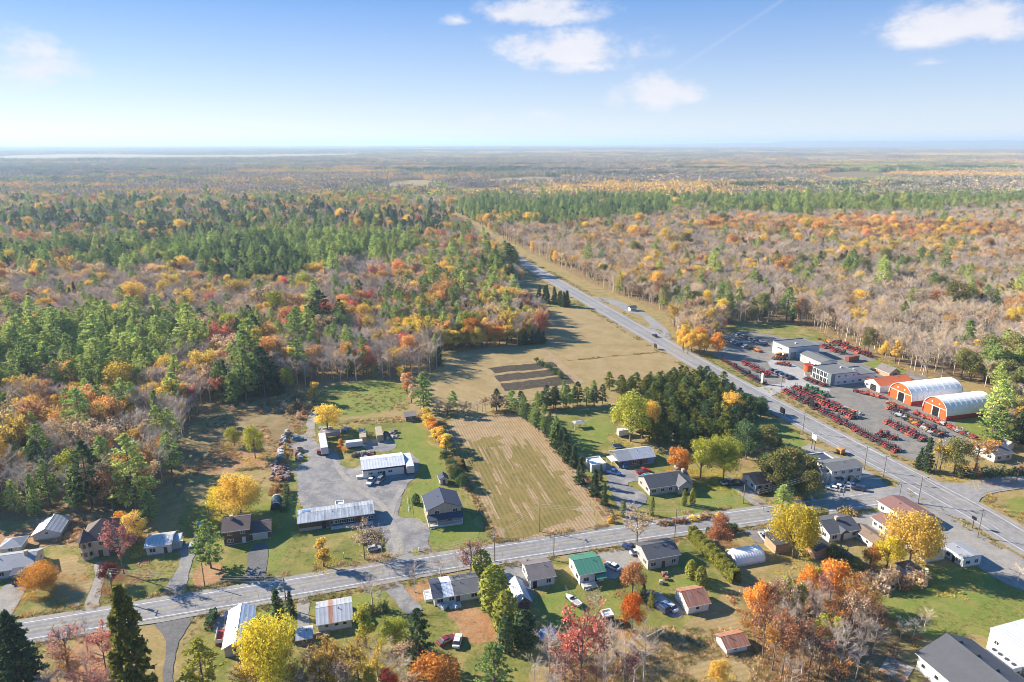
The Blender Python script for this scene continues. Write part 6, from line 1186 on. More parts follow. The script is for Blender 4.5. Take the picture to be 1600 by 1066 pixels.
house('garden_shed', 'small grey roofed white shed at the edge of the mown field', 'shed', G(1420, 907), 4.2, 4.4, 2.3, 'hip', 1.2, 'white', 'r_grey', wins=[('f', 3, 1, .9, .7)])
bl = G(1431, 1045); h24 = 4.0; wd = along(bl, G(1518, 1001, h24)); f = bl - E2*34; house('charcoal_roofed_hall', 'long white hall with charcoal shingle roof and row of roof vents', 'hall', f, wd, 34, h24, 'gy', 3.2, 'white', 'r_char', oh=.5, wins=[('l', 34 - k, 1.6, .9, .9) for k in (1.6, 5, 8, 12, 16, 20, 24)], vents=0)
for k in range(7):
    p = bl + E1*(wd/2 + .55); o = MB().prism([(-.45, 0), (.45, 0), (0, .5)], -.5, .4, 'x').obj('roof_vent', MT['dark'], bpy.data.objects['charcoal_roofed_hall']); o.location = (wd/2 + .7, 31.5 - 4.3*k, h24 + 3.0)
bl2 = G(1541, 1012); f = bl2 - E2*32; wh = house('white_hall', 'large white flat roofed hall beside the charcoal roofed hall', 'hall', f, 30, 32, 5.2, 'gy', .6, 'white', 'r_white', oh=.1, wins=[('l', 30, 2.5, 1, .8)], vents=0)
hv = root('air_handling_unit', (*(bl2 - E2*9 - E1*3.6).xy, 0), GA); tag(hv, 'grey ventilation unit with dark fans between the two halls', 'ventilation unit')
MB().box(0, 2.6, 0, 6.5, 1.6, 2.7).obj('casing', MT['steel'], hv)
for y in (1, 2.6, 4.2, 5.6): MB().tube((1.3, y, 2.7), (1.3, y, 2.82), .45, n=12).obj('fan', MT['dark'], hv)
for x, y in ((.1, .1), (2.4, .1), (.1, 6.3), (2.4, 6.3)): MB().box(x-.08, x+.12, y-.08, y+.12, -.2, 1.6).obj('leg', MT['steel'], hv)
sl = MB().box(-3.2, 3.2, -2.6, 2.6, -.1, .22).obj('concrete_slab', MT['concrete']); sl.location = (*G(1400, 1047).xy, 0); sl.rotation_euler = (0, 0, GA + .5); tag(sl, 'pale concrete slab on the grass beside the charcoal roofed hall', 'slab')
# -- far buildings in the woods
for nm, u_, v_, w_, d_, h_, rm_, lab in (('far_greenhouse', 820, 304, 150, 30, 6, 'r_white', 'long low white building in the far woods'), ('far_building', 675, 318, 52, 22, 5, 'r_white', 'white building beside the far end of the highway'), ('far_building', 645, 341, 45, 24, 4.5, 'r_lgrey', 'grey roofed building in the wood before the far white one'), ('far_house', 773, 438, 16, 11, 4, 'r_tin', 'pale roofed house under tall pines by the highway'), ('far_house', 795, 445, 12, 9, 3, 'r_lgrey', 'low grey roofed house near the tall pines by the highway'), ('far_trailer', 823, 481, 9, 4, 2.8, 'r_white', 'white trailer at the edge of the upper hay field'), ('far_hut', 985, 487, 4.5, 4, 2.6, 'r_black', 'small dark roofed hut at the lay-by'), ('far_house', 818, 274, 120, 40, 9, 'r_white', 'white farm building before the dark far wood'), ('far_building', 1270, 250, 150, 80, 11, 'r_lgrey', 'pale works building on the far plain')):
    f = G(u_, v_); house(nm, lab, 'building', f, w_, d_, h_, 'gx', h_*.35, 'white', rm_, vents=0, wins=[('f', w_*(k+.5)/5, h_*.3, w_*.1, h_*.3) for k in range(5)] if w_ < 60 else [], doors=(('f', w_*.5, w_*.06, h_*.5),) if w_ < 60 else ())

# ---------------------------------------------------------------- vehicles and machines
def wheel_mesh(r, wd, key={}):
    k = (r, wd)
    if k not in key:
        key[k] = (MB().tube((0, -wd/2, 0), (0, wd/2, 0), r, n=14).mesh('tyre', MT['rubber'], bevel=.02), MB().tube((0, -wd/2-.015, 0), (0, wd/2+.015, 0), r*.58, n=10).mesh('rim', MT['chrome']))
    return key[k]
def add_wheel(p, x, y, r, wd=.22):
    t, m = wheel_mesh(r, wd); o = link('wheel', t, p); o.location = (x, y, r); link('rim', m, o); return o
CAR = {}
def car_meshes(kind):
    if kind in CAR: return CAR[kind]
    L, W, zb, zh, zr = dict(sedan=(4.7, 1.84, .30, .92, 1.45), suv=(4.7, 1.9, .36, 1.05, 1.75), pickup=(5.5, 1.95, .42, 1.10, 1.85), van=(5.3, 2.0, .35, 1.2, 2.15), hatch=(4.1, 1.76, .3, .92, 1.48))[kind]
    def ring(x, z0, z1, w): return [(x, -w/2, z0), (x, -w/2*1.0, (z0+z1)/2), (x, -w/2*.94, z1), (x, w/2*.94, z1), (x, w/2, (z0+z1)/2), (x, w/2, z0)]
    hx = L/2
    if kind == 'pickup': prof = [(-hx, zh*.93, .94), (-hx+.1, zh, .98), (-.4, zh, 1), (hx*.45, zh, 1), (hx*.93, zh*.9, .96), (hx, zh*.78, .9)]
    else: prof = [(-hx, zh*.8, .9), (-hx+.15, zh*.98, .96), (-hx*.4, zh, 1), (hx*.35, zh, 1), (hx*.9, zh*.84, .95), (hx, zh*.66, .88)]
    body = MB().loft([ring(x, zb, z, W*k) for x, z, k in prof])
    if kind == 'sedan': cab = [(-hx*.78, zh-.02, -hx*.5), (hx*.42, zh-.02, hx*.10)]
    elif kind == 'pickup': cab = [(-.55, zh-.02, -.42), (hx*.52, zh-.02, hx*.26)]
    elif kind == 'van': cab = [(-hx*.97, zh-.02, -hx*.93), (hx*.82, zh-.02, hx*.5)]
    else: cab = [(-hx*.95, zh-.02, -hx*.8), (hx*.45, zh-.02, hx*.14)]
    (bx, bz, tx), (fx, _, gx) = cab; w0, w1 = W*.92/2, W*.74/2
    gl = MB().add([(bx, -w0, bz), (fx, -w0, bz), (fx, w0, bz), (bx, w0, bz), (tx, -w1, zr-.06), (gx, -w1, zr-.06), (gx, w1, zr-.06), (tx, w1, zr-.06)], [(0,3,2,1),(4,5,6,7),(0,1,5,4),(1,2,6,5),(2,3,7,6),(3,0,4,7)])
    rf = MB().loft([[(tx-.05, -w1-.02, zr-.06), (gx+.03, -w1-.02, zr-.06), (gx+.03, w1+.02, zr-.06), (tx-.05, w1+.02, zr-.06)], [(tx+.05, -w1+.05, zr), (gx-.1, -w1+.05, zr), (gx-.1, w1-.05, zr), (tx+.05, w1-.05, zr)]])
    pil = MB()
    for s in (-1, 1):
        for t in ((.42,) if kind != 'van' else (.35, .7)):
            x0, x1 = bx+(fx-bx)*t, tx+(gx-tx)*t; pil.add([(x0-.06, s*(w0+.012), bz), (x0+.06, s*(w0+.012), bz), (x1+.05, s*(w1+.012), zr-.06), (x1-.05, s*(w1+.012), zr-.06)], [(0, 1, 2, 3)])
    bed = MB().box(-hx+.15, -.62, -W*.4, W*.4, zh-.45, zh+.004).mesh('bed', MT['dark']) if kind == 'pickup' else None
    CAR[kind] = dict(L=L, W=W, zb=zb, zh=zh, body=body.mesh('body', MT['car'], bevel=.05), glass=gl.mesh('windows', MT['glass']), roof=rf.mesh('roof_panel', MT['car']), pil=pil.mesh('pillar', MT['car']), bed=bed,
        lamp=MB().box(-.03, .03, -.2, .2, -.08, .08).mesh('headlight', MT['lamp']), tail=MB().box(-.03, .03, -.14, .14, -.1, .1).mesh('tail_light', MT['tail']))
    return CAR[kind]
COLS = dict(white=(.75, .75, .74), black=(.02, .02, .022), blue=(.03, .12, .42), navy=(.02, .04, .12), grey=(.22, .23, .24), silver=(.5, .51, .53), red=(.5, .02, .02), maroon=(.22, .02, .04), teal=(.05, .16, .2))
def car(kind, col, u, v, head, label, group=None, name=None, pos=None, parts=True):
    m = car_meshes(kind); p = pos if pos is not None else G(u, v); r = root(name or dict(sedan='parked_car', hatch='parked_car', suv='parked_suv', pickup='pickup_truck', van='van')[kind], (p.x, p.y, .16), head)
    tag(r, label, dict(sedan='car', hatch='car', suv='car', pickup='pickup', van='van')[kind], group); c = (*COLS[col], 1)
    b = link('body', m['body'], r); b.color = c; link('windows', m['glass'], r)
    k = link('roof_panel', m['roof'], r); k.color = c; k = link('pillar', m['pil'], r); k.color = c
    if m['bed']: link('bed', m['bed'], r)
    if parts:
        for x in (-m['L']*.3, m['L']*.31):
            for y in (-m['W']/2+.12, m['W']/2-.12): add_wheel(r, x, y, .34 if kind != 'pickup' else .39)
        for s in (-1, 1):
            o = link('headlight', m['lamp'], b); o.location = (m['L']/2-.02, s*m['W']*.33, m['zh']*.62); o = link('tail_light', m['tail'], b); o.location = (-m['L']/2+.01, s*m['W']*.38, m['zh']*.68)
    return r
e1a, e2a = GA, GA + math.pi/2
car('sedan', 'black', 29, 908, e2a + .1, 'black car in front of the long grey roofed bungalow'); car('suv', 'silver', 302, 857, e2a, 'silver car in the drive between the white home and the pine'); car('suv', 'navy', 357, 968, e2a + .2, 'dark blue car beside the white roofed house with red deck')
car('sedan', 'black', 578, 841, e1a + .2, 'black car right before the long brown building'); car('suv', 'black', 581, 852, e1a, 'black car under the peach trees, facing the gravel entrance'); car('hatch', 'silver', 585, 860, e1a + .1, 'silver car under the peach trees nearest the road'); car('sedan', 'teal', 466, 688, e1a, 'dark teal car at the head of the gravel lot')
car('pickup', 'white', 580, 755, -e2a + .1, 'white pickup parked nose out before the white workshop'); car('suv', 'grey', 593, 754, -e2a, 'grey car parked beside the white pickup at the workshop'); car('hatch', 'maroon', 499, 708, e2a, 'small maroon car beside the white semi trailer')
car('pickup', 'blue', 958, 741, -.5, 'bright blue pickup beside the slim dark spruce'); car('pickup', 'red', 1004, 739, e1a, 'red pickup beside the round pool'); car('suv', 'blue', 974, 729, e2a, 'blue car at the front of the pale roofed weathered house'); car('pickup', 'silver', 1138, 757, e1a, 'silver pickup beside the red roofed cottage'); car('suv', 'black', 1192, 772, e1a, 'black car before the red roofed cottage'); car('pickup', 'black', 1148, 758, e1a - .2, 'black truck beside the silver pickup')
car('sedan', 'white', 1301, 766, 2.6, 'white car in front of another before the two storey shop'); car('sedan', 'white', 1308, 763, 2.6, 'white car tucked behind another at the two storey shop'); car('suv', 'white', 1324, 761, 2.6, 'white car alone in the middle of the shop forecourt'); car('suv', 'navy', 1340, 766, 2.7, 'dark car in the shade of the two storey shop')
car('sedan', 'white', 957, 888, 2.4, 'white car beside the green roofed house'); car('pickup', 'navy', 986, 860, 2.5, 'dark blue pickup behind the grey roofed house'); car('sedan', 'silver', 996, 866, e1a, 'silver car at the back of the grey roofed house'); car('suv', 'navy', 1033, 953, e2a + .3, 'dark car beside the rusty roofed garage'); car('sedan', 'white', 1046, 951, e2a + .3, 'white car beside the rusty roofed garage')
car('sedan', 'maroon', 698, 1004, e1a + .4, 'red car in the brown patchy yard'); car('sedan', 'white', 715, 1005, e1a + 1.2, 'white car in the brown patchy yard'); car('pickup', 'silver', 1194, 843, e2a - .2, 'silver pickup behind the plywood shed'); car('sedan', 'white', 1203, 838, e2a - .2, 'white car behind the plywood shed'); car('sedan', 'white', 1122, 513, .4, 'white car at the wood edge beside the dealer lot')
car('suv', 'black', 1028, 541, 1.85, 'black car travelling on the highway beside the hay field', pos=HWL[[i for i, p in enumerate(HWL) if Pn(p.x, p.y, 0)[1] < 541][0]] + E1*1.9)
def line(a, b, n): A, B = G(*a), G(*b); return [A.lerp(B, (i + .5) / n) for i in range(n)]
cs = ['white', 'silver', 'grey', 'black', 'navy', 'grey', 'white', 'black']
for i, p in enumerate(line((1154, 524), (1195, 540), 13)): car(['suv', 'pickup', 'sedan'][i % 3], cs[(i*3) % 8], 0, 0, .35, 'car in the long row beside the dealer field', 'cars beside the dealer field', pos=p)
for i, p in enumerate(line((1142, 534), (1172, 546), 9)): car(['sedan', 'suv', 'pickup'][i % 3], cs[(i*5+3) % 8], 0, 0, .35, 'car in the shorter row nearer the highway clump', 'cars in the shorter dealer row', pos=p)
for i, p in enumerate(line((1206, 581), (1236, 593), 8)): car('pickup' if i % 2 else 'suv', ['black', 'navy', 'grey'][i % 3], 0, 0, .35, 'dark vehicle in the row on the concrete apron', 'dark vehicles on the apron', pos=p)

# tractors: hood, seat or cab, loader, four wheels
TR = {}
def tractor_meshes():
    hood = MB().loft([[(.1, -.36, .55), (.1, .36, .55), (.1, .36, 1.25), (.1, -.36, 1.25)], [(1.1, -.34, .6), (1.1, .34, .6), (1.1, .30, 1.2), (1.1, -.30, 1.2)], [(1.6, -.28, .62), (1.6, .28, .62), (1.6, .2, 1.0), (1.6, -.2, 1.0)]])
    hood.box(-.9, -.1, -.62, -.38, .95, 1.2).box(-.9, -.1, .38, .62, .95, 1.2)
    ch = MB().box(-.9, 1.5, -.22, .22, .4, .62).box(1.1, 1.3, -.6, .6, .35, .5)
    rops = MB().box(-.75, -.66, -.5, -.42, 1.0, 2.2).box(-.75, -.66, .42, .5, 1.0, 2.2).box(-.75, -.66, -.5, .5, 2.2, 2.28).box(-.55, -.2, -.25, .25, 1.0, 1.15).box(-.62, -.5, -.25, .25, 1.15, 1.5)
    cab = MB().loft([[(-.85, -.55, 1.0), (.15, -.55, 1.0), (.15, .55, 1.0), (-.85, .55, 1.0)], [(-.75, -.5, 2.1), (.0, -.5, 2.1), (.0, .5, 2.1), (-.75, .5, 2.1)]])
    ctop = MB().box(-.95, .15, -.62, .62, 2.1, 2.28)
    arm = MB()
    for s in (-1, 1): arm.prism([(s*.5-.05, 0), (s*.5+.05, 0), (s*.5+.05, .1), (s*.5-.05, .1)], 0, 1, 'x')
    ld = MB()
    for s in (-1, 1):
        ld.tube((.1, s*.5, 1.2), (1.5, s*.5, 1.35), .07, n=5).tube((1.5, s*.5, 1.35), (2.15, s*.5, .35), .07, n=5)
    bk = MB().prism([(2.1, .1), (2.75, .12), (2.75, .18), (2.25, .22), (2.2, .7), (2.1, .7)], -.75, .75, 'y')
    return dict(hood=hood.mesh('hood', MT['mach'], bevel=.03), chassis=ch.mesh('chassis', MT['dark']), rops=rops.mesh('roll_bar', MT['dark']), cab=cab.mesh('cab', MT['glass']), ctop=ctop.mesh('cab_roof', MT['mach']), loader=ld.mesh('loader_arms', MT['mach']), bucket=bk.mesh('bucket', MT['mach']))
TR = tractor_meshes()
MC = dict(red=(.32, .03, .028), orange=(.48, .09, .035), darkred=(.15, .018, .02), green=(.03, .20, .05), yellow=(.65, .36, .03), black=(.03, .03, .032), grey=(.3, .3, .3), white=(.6, .6, .58))
def tractor(p, head, col, label, group, cab=False, loader=True, s=1.0):
    r = root('tractor', (p.x, p.y, .12), head); r.scale = (s, s, s); tag(r, label, 'tractor', group); c = (*MC[col], 1)
    h = link('hood', TR['hood'], r); h.color = c; link('chassis', TR['chassis'], r)
    if cab: o = link('cab', TR['cab'], r); q = link('cab_roof', TR['ctop'], o); q.color = c
    else: link('roll_bar', TR['rops'], r)
    if loader:
        o = link('loader_arms', TR['loader'], r); o.color = c; q = link('bucket', TR['bucket'], o); q.color = (.05, .05, .05, 1) if rnd.random() < .5 else c
    for y in (-.62, .62): t, m = wheel_mesh(.62, .34); o = link('rear_wheel', t, r); o.location = (-.45, y, .62); link('rim', m, o)
    for y in (-.58, .58): t, m = wheel_mesh(.38, .24); o = link('front_wheel', t, r); o.location = (1.2, y, .38); link('rim', m, o)
    return r
def trow(a, b, n, head, cols, label, group, cabp=.35, s=1.0):
    for p in line(a, b, n): tractor(p, head + rnd.uniform(-.12, .12), rnd.choice(cols), label, group, rnd.random() < cabp, rnd.random() < .6, s * .86 * rnd.uniform(.9, 1.2))
trow((1126, 561), (1196, 602), 24, 3.4, ['darkred', 'black', 'darkred', 'red'], 'dark red tractor in the long row along the highway verge before the apron', 'tractors along the verge before the apron', .1)
trow((1162, 566), (1202, 590), 13, 3.4, ['red', 'red', 'orange'], 'red tractor in the second row from the highway verge', 'second row of tractors', .3, 1.15)
trow((1259, 592), (1292, 605), 9, 3.4, ['red', 'darkred', 'red'], 'red tractor lined up under the showroom windows', 'tractors under the showroom windows', .2)
trow((1258, 607), (1292, 621), 9, 3.4, ['green'], 'green tractor in the only green row', 'green tractors', .5, 1.15)
trow((1226, 611), (1264, 632), 13, 3.5, ['red', 'orange', 'red', 'black'], 'red tractor at the yard corner beside the entrance', 'tractors at the yard corner', .3, 1.1)
trow((1240, 607), (1337, 655), 26, 3.5, ['red', 'red', 'orange', 'darkred'], 'red tractor in the long middle row of the yard', 'long middle row of tractors', .45, 1.2)
trow((1266, 634), (1310, 657), 12, 3.5, ['black', 'darkred', 'red'], 'dark tractor in the verge row beside the sign', 'tractors beside the sign', .2)
trow((1305, 656), (1404, 707), 34, 3.5, ['darkred', 'red', 'darkred', 'black'], 'dark red tractor in the long verge row towards the spruce', 'long verge row towards the spruce', .1)
trow((1390, 638), (1474, 682), 20, 3.5, ['orange', 'red', 'orange', 'black', 'darkred', 'black'], 'tractor in the row before the arched barns', 'tractors before the arched barns', .3, 1.15)
trow((1386, 660), (1446, 690), 15, 3.5, ['orange', 'red', 'red', 'black'], 'red orange tractor in the middle of the lower yard', 'tractors in the lower yard', .3, 1.1)
trow((1285, 541), (1320, 554), 9, 3.4, ['red', 'darkred', 'red'], 'red tractor behind the link building', 'tractors behind the link building', .3, 1.25)
trow((1302, 535), (1364, 560), 16, 3.4, ['red', 'darkred', 'orange', 'red'], 'red tractor along the back fence by the wood', 'tractors along the back fence', .3, 1.25)
trow((1210, 560), (1228, 562), 4, 3.3, ['yellow', 'orange'], 'yellow loader tractor beside the steel workshop', 'yellow loaders by the workshop', .8, 1.5)
trow((1216, 569), (1236, 573), 6, 3.2, ['red', 'orange'], 'red tractor in the group on the concrete island', 'tractors on the concrete island', .2, 1.0)
trow((1372, 680), (1402, 688), 6, 3.2, ['red', 'darkred'], 'red tractor in the short row above the verge row', 'short row above the verge row', .3, 1.1)
# implements: frame, drum or blade, hitch, wheels
IM = dict(frame=MB().box(-1.1, 1.1, -.9, -.75, .45, .6).box(-1.1, 1.1, .75, .9, .45, .6).box(-1.1, -.95, -.75, .75, .45, .6).box(.95, 1.1, -.75, .75, .45, .6).mesh('frame', MT['mach']),
          drum=MB().tube((-.2, -.75, .5), (-.2, .75, .5), .42, n=10).mesh('drum', MT['mach']), deck=MB().box(-.9, .9, -.7, .7, .6, .85).mesh('deck', MT['mach'], bevel=.04), hitch=MB().tube((1.0, 0, .5), (1.9, 0, .45), .07, n=5).mesh('hitch', MT['dark']),
          mast=MB().tube((0, -.3, .6), (.1, -.3, 1.7), .06, n=5).tube((0, .3, .6), (.1, .3, 1.7), .06, n=5).tube((.1, -.3, 1.7), (.1, .3, 1.7), .06, n=5).mesh('mast', MT['mach']))
def implement(p, head, col, label, group, s=1.0):
    r = root('farm_implement', (p.x, p.y, .12), head); r.scale = (s, s, s); tag(r, label, 'implement', group); c = (*MC[col], 1)
    for k in ('frame', rnd.choice(['drum', 'deck']), 'hitch', 'mast'):
        o = link(k, IM[k], r); o.color = c
    for y in (-1.0, 1.0): t, m = wheel_mesh(.38, .24); o = link('wheel', t, r); o.location = (-.5, y, .38); link('rim', m, o)
def irow(a, b, n, cols, label, group, s=1.1):
    for p in line(a, b, n): implement(p + Vector((rnd.uniform(-1, 1), rnd.uniform(-1, 1), 0)), rnd.uniform(0, 6.28), rnd.choice(cols), label, group, s * rnd.uniform(.8, 1.25))
irow((1336, 612), (1378, 622), 12, ['orange', 'red', 'red'], 'orange farm implement before the orange roofed building', 'implements by the orange roofed building')
irow((1384, 630), (1420, 642), 8, ['orange', 'red', 'yellow'], 'orange farm implement between the first arched barn and the tractors', 'implements by the first arched barn'); irow((1428, 646), (1462, 660), 10, ['orange', 'orange', 'red'], 'orange farm implement at the door of the arched barn nearest the pine', 'implements by the second arched barn')
irow((1466, 660), (1522, 686), 22, ['orange', 'red', 'grey', 'black', 'orange', 'white'], 'orange or grey farm implement in the line towards the pale house', 'implements towards the pale house'); irow((1392, 645), (1470, 684), 14, ['red', 'grey', 'black', 'yellow', 'white'], 'farm implement mixed among the tractors before the arched barns', 'implements among the tractors'); irow((1262, 618), (1345, 650), 12, ['grey', 'yellow', 'black', 'white'], 'farm implement behind the long middle tractor row', 'implements behind the middle row'); irow((1280, 530), (1300, 540), 5, ['red', 'yellow'], 'farm implement at the corner of the dealer field', 'implements by the dealer field'); irow((1362, 578), (1380, 586), 5, ['red', 'black'], 'farm implement beside the small brown barn', 'implements by the small barn'); irow((1172, 543), (1186, 552), 5, ['yellow', 'orange'], 'yellow farm implement by the car rows', 'implements by the car rows')

# trailers, containers, boats and yard clutter
def trailer(name, label, p, head, L, W, hh, col, cat='trailer', z=1.0, wheels=True):
    r = root(name, (p.x, p.y, .1), head); tag(r, label, cat)
    b = MB().box(-L/2, L/2, -W/2, W/2, z, z+hh).mesh('box', MT['mach'], bevel=.05); o = link('box', b, r); o.color = (*col, 1)
    rb = MB(); n = int(L/1.2)
    for k in range(1, n): rb.box(-L/2+L*k/n-.04, -L/2+L*k/n+.04, -W/2-.03, W/2+.03, z+.05, z+hh+.02)
    q = rb.obj('rib', MT['mach'], o); q.color = (*[x*.92 for x in col], 1)
    d = MB().box(-L/2-.04, -L/2+.01, -W/2+.1, -.02, z+.1, z+hh-.1).box(-L/2-.04, -L/2+.01, .02, W/2-.1, z+.1, z+hh-.1).obj('rear_door', MT['mach'], o); d.color = (*[x*.8 for x in col], 1)
    if wheels:
        MB().box(-L/2+.2, L/2-.2, -.4, .4, z-.25, z).obj('chassis', MT['dark'], r)
        for x in (-L*.38, -L*.28):
            for y in (-W/2+.2, W/2-.2): add_wheel(r, x, y, .48, .3)
        for y in (-.7, .7): MB().box(L*.3-.08, L*.3+.08, y-.08, y+.08, 0, z).obj('landing_leg', MT['dark'], r)
    return r
trailer('semi_trailer', 'long white semi trailer standing in the gravel lot', G(506, 702), e2a + .06, 14, 2.6, 2.7, (.74, .74, .73)); trailer('semi_trailer', 'white semi trailer parked against the white workshop', G(639, 733), e2a, 11, 2.6, 2.7, (.72, .72, .72)); trailer('box_trailer', 'white box trailer beside the small orange tree', G(554, 699), e1a, 6.2, 2.4, 2.0, (.74, .74, .74), z=.6)
trailer('shipping_container', 'tan container beside the white box trailer', G(567, 687), e2a, 9, 2.5, 2.7, (.55, .44, .27), 'container', .15, False); trailer('shipping_container', 'tan container beside the pile of scrap', G(593, 684), e2a, 9, 2.5, 2.7, (.52, .43, .28), 'container', .15, False); trailer('flat_deck_trailer', 'weathered grey trailer behind the white semi trailer', G(516, 684), e1a, 8, 2.6, 1.6, (.33, .28, .28)); trailer('shipping_container', 'rusty red container behind the tractors by the wood', G(1331, 564), .45, 8, 2.5, 2.6, (.32, .10, .05), 'container', .15, False); trailer('camper_trailer', 'white camper trailer under the yellow green tree', G(976, 681), e1a, 6, 2.4, 2.3, (.68, .68, .66), z=.55); trailer('utility_trailer', 'dark utility trailer behind the silver car', G(308, 845), e2a, 3.4, 1.7, .6, (.06, .06, .07), z=.5)
trailer('orange_container_box', 'small orange box trailer beside the highway by the flat shop', G(1313, 709), e2a, 2.6, 1.8, 1.7, (.62, .27, .08), z=.5)
def boat(p, head, label):
    r = root('boat', (p.x, p.y, .1), head); tag(r, label, 'boat')
    def rg(x, w, z0): return [(x, -w, 1.2), (x, -w*.7, z0+.2), (x, 0, z0), (x, w*.7, z0+.2), (x, w, 1.2)]
    MB().loft([rg(-2.6, .95, .5), rg(0, 1.05, .45), rg(1.6, .8, .55), rg(2.8, .06, .95)]).obj('hull', MT['white'], r)
    MB().box(-2.2, 1.0, -.6, .6, 1.19, 1.24).obj('deck', MT['greyw'], r); MB().box(.2, .35, -.7, .7, 1.2, 1.7).obj('windscreen', MT['glass'], r); MB().box(-2.5, 2.4, -.5, .5, .3, .5).obj('trailer_frame', MT['dark'], r)
    for y in (-.9, .9): add_wheel(r, -.6, y, .32)
boat(G(895, 943), 2.2, 'white motor boat on a trailer on the green lawn'); boat(G(1060, 731), 1.0, 'small white boat behind the grey house beside the orange maple')
tp_ = root('trampoline', (*G(965, 700).xy, 0), 0); tag(tp_, 'round black trampoline with net behind the pale roofed house', 'trampoline')
ring = lambda r_, z: [(r_*math.cos(i*math.pi/10), r_*math.sin(i*math.pi/10), z) for i in range(20)]
MB().loft([ring(1.9, .85), ring(1.9, .95)]).obj('mat', MT['sign_black'], tp_); MB().loft([ring(2.1, .86), ring(1.9, .98)], False).obj('pad', MT['blue'], tp_)
for a in range(6): MB().tube((2.05*math.cos(a*1.047), 2.05*math.sin(a*1.047), -.1), (2.05*math.cos(a*1.047), 2.05*math.sin(a*1.047), 2.4), .04, n=6).obj('post', MT['dark'], tp_)
gz = root('gazebo', (*G(904, 668).xy, 0), GA); tag(gz, 'open sided pale roofed gazebo on the lawn beside the pine row', 'gazebo')
MB().loft([[(-2.4, -1.8, 2.3), (2.4, -1.8, 2.3), (2.4, 1.8, 2.3), (-2.4, 1.8, 2.3)], [(-1.2, -.4, 2.9), (1.2, -.4, 2.9), (1.2, .4, 2.9), (-1.2, .4, 2.9)]]).obj('roof', MT['r_lgrey'], gz)
for x in (-2.2, 2.2):
    for y in (-1.6, 1.6): MB().box(x-.08, x+.08, y-.08, y+.08, -.2, 2.3).obj('post', MT['trim'], gz)
MB().box(-1, 1, -.5, .5, .7, .78).obj('table', MT['board'], gz)
tk = root('fuel_tank', (*G(315, 829).xy, 0), 0); tag(tk, 'round teal tank on legs behind the large pine', 'tank')
MB().loft([[(r_*math.cos(i*math.pi/8), r_*math.sin(i*math.pi/8), z) for i in range(16)] for r_, z in ((.3, .7), (.9, 1.1), (1.15, 1.9), (.9, 2.7), (.25, 3.0))]).obj('vessel', MT['teal'], tk, smooth=True)
for a in range(4): MB().tube((.6*math.cos(a*1.57), .6*math.sin(a*1.57), -.1), (.6*math.cos(a*1.57), .6*math.sin(a*1.57), 1.2), .06, n=6).obj('leg', MT['dark'], tk)
# junk: stacked pallets, drums, timber and car bodies
def pallet_stack(p, head, n, label, group):
    r = root('pallet_stack', (p.x, p.y, .1), head); tag(r, label, 'pallets', group)
    m = MB()
    for i in range(5): m.box(-.6, .6, -.5+i*.22, -.38+i*.22, .12, .15)
    for x in (-.55, 0, .45): m.box(x, x+.1, -.5, .5, 0, .12)
    me = m.mesh('pallet', MT['board'])
    for k in range(n): o = link('pallet', me, r); o.location = (rnd.uniform(-.06, .06), rnd.uniform(-.06, .06), k*.16); o.rotation_euler = (0, 0, rnd.uniform(-.06, .06))
def crate(p, head, col, label, group, s):
    r = root('scrap_crate', (p.x, p.y, .1), head); tag(r, label, 'crate', group); b = MB().box(-s, s, -s*.7, s*.7, 0, s*1.1).box(-s*.8, s*.3, -s*.5, s*.4, s*1.1, s*1.5).obj('box', MT['mach'], r); b.color = (*col, 1)
    q = MB().box(-s*1.04, s*1.04, -s*.74, s*.74, s*.95, s*1.08).obj('lid', MT['mach'], r); q.color = (*[x*.7 for x in col], 1)
SCR = [(.5, .5, .5), (.3, .16, .12), (.13, .13, .14), (.4, .33, .25), (.22, .24, .28), (.6, .58, .55)]
for p in line((447, 676), (432, 735), 22): crate(p + Vector((rnd.uniform(-.8, .8), rnd.uniform(-.8, .8), 0)), rnd.uniform(0, 3), rnd.choice(SCR), 'grey scrap box in the junk row along the gravel lot', 'junk row along the gravel lot', rnd.uniform(.6, 1.2))
for k in range(46):
    p = G(437 + rnd.uniform(-13, 14), 740 + rnd.uniform(-11, 12)); crate(p, rnd.uniform(0, 3), rnd.choice([(.34, .2, .2), (.28, .2, .2), (.45, .36, .34), (.2, .13, .13)]), 'pinkish brown scrap box in the heap at the end of the junk row', 'scrap heap at the junk row', rnd.uniform(.5, .95))
for p in line((555, 713), (580, 712), 6) + line((535, 677), (545, 670), 4) + line((463, 705), (470, 722), 6): crate(p + Vector((rnd.uniform(-1, 1), rnd.uniform(-1, 1), 0)), rnd.uniform(0, 3), rnd.choice(SCR), 'grey scrap box on the gravel lot grass', 'scrap on the gravel lot grass', rnd.uniform(.7, 1.3))
for k in range(16): crate(G(608 + rnd.uniform(-10, 11), 681 + rnd.uniform(-6, 6)), rnd.uniform(0, 3), rnd.choice(SCR), 'scrap box in the pile beside the tan containers', 'scrap pile by the tan containers', rnd.uniform(.5, 1.0))
for k in range(8): crate(G(510 + rnd.uniform(-10, 10), 675 + rnd.uniform(-4, 4)), rnd.uniform(0, 3), rnd.choice(SCR), 'scrap box behind the grey trailer', 'scrap behind the grey trailer', rnd.uniform(.6, 1.1))
for k in range(9): pallet_stack(G(*rnd.choice([(440, 752), (446, 748), (430, 750), (556, 716), (575, 718), (600, 690)])) + Vector((rnd.uniform(-1.5, 1.5), rnd.uniform(-1.5, 1.5), 0)), rnd.uniform(0, 3), rnd.randint(3, 8), 'stack of wooden pallets on the gravel lot', 'pallet stacks on the gravel lot')
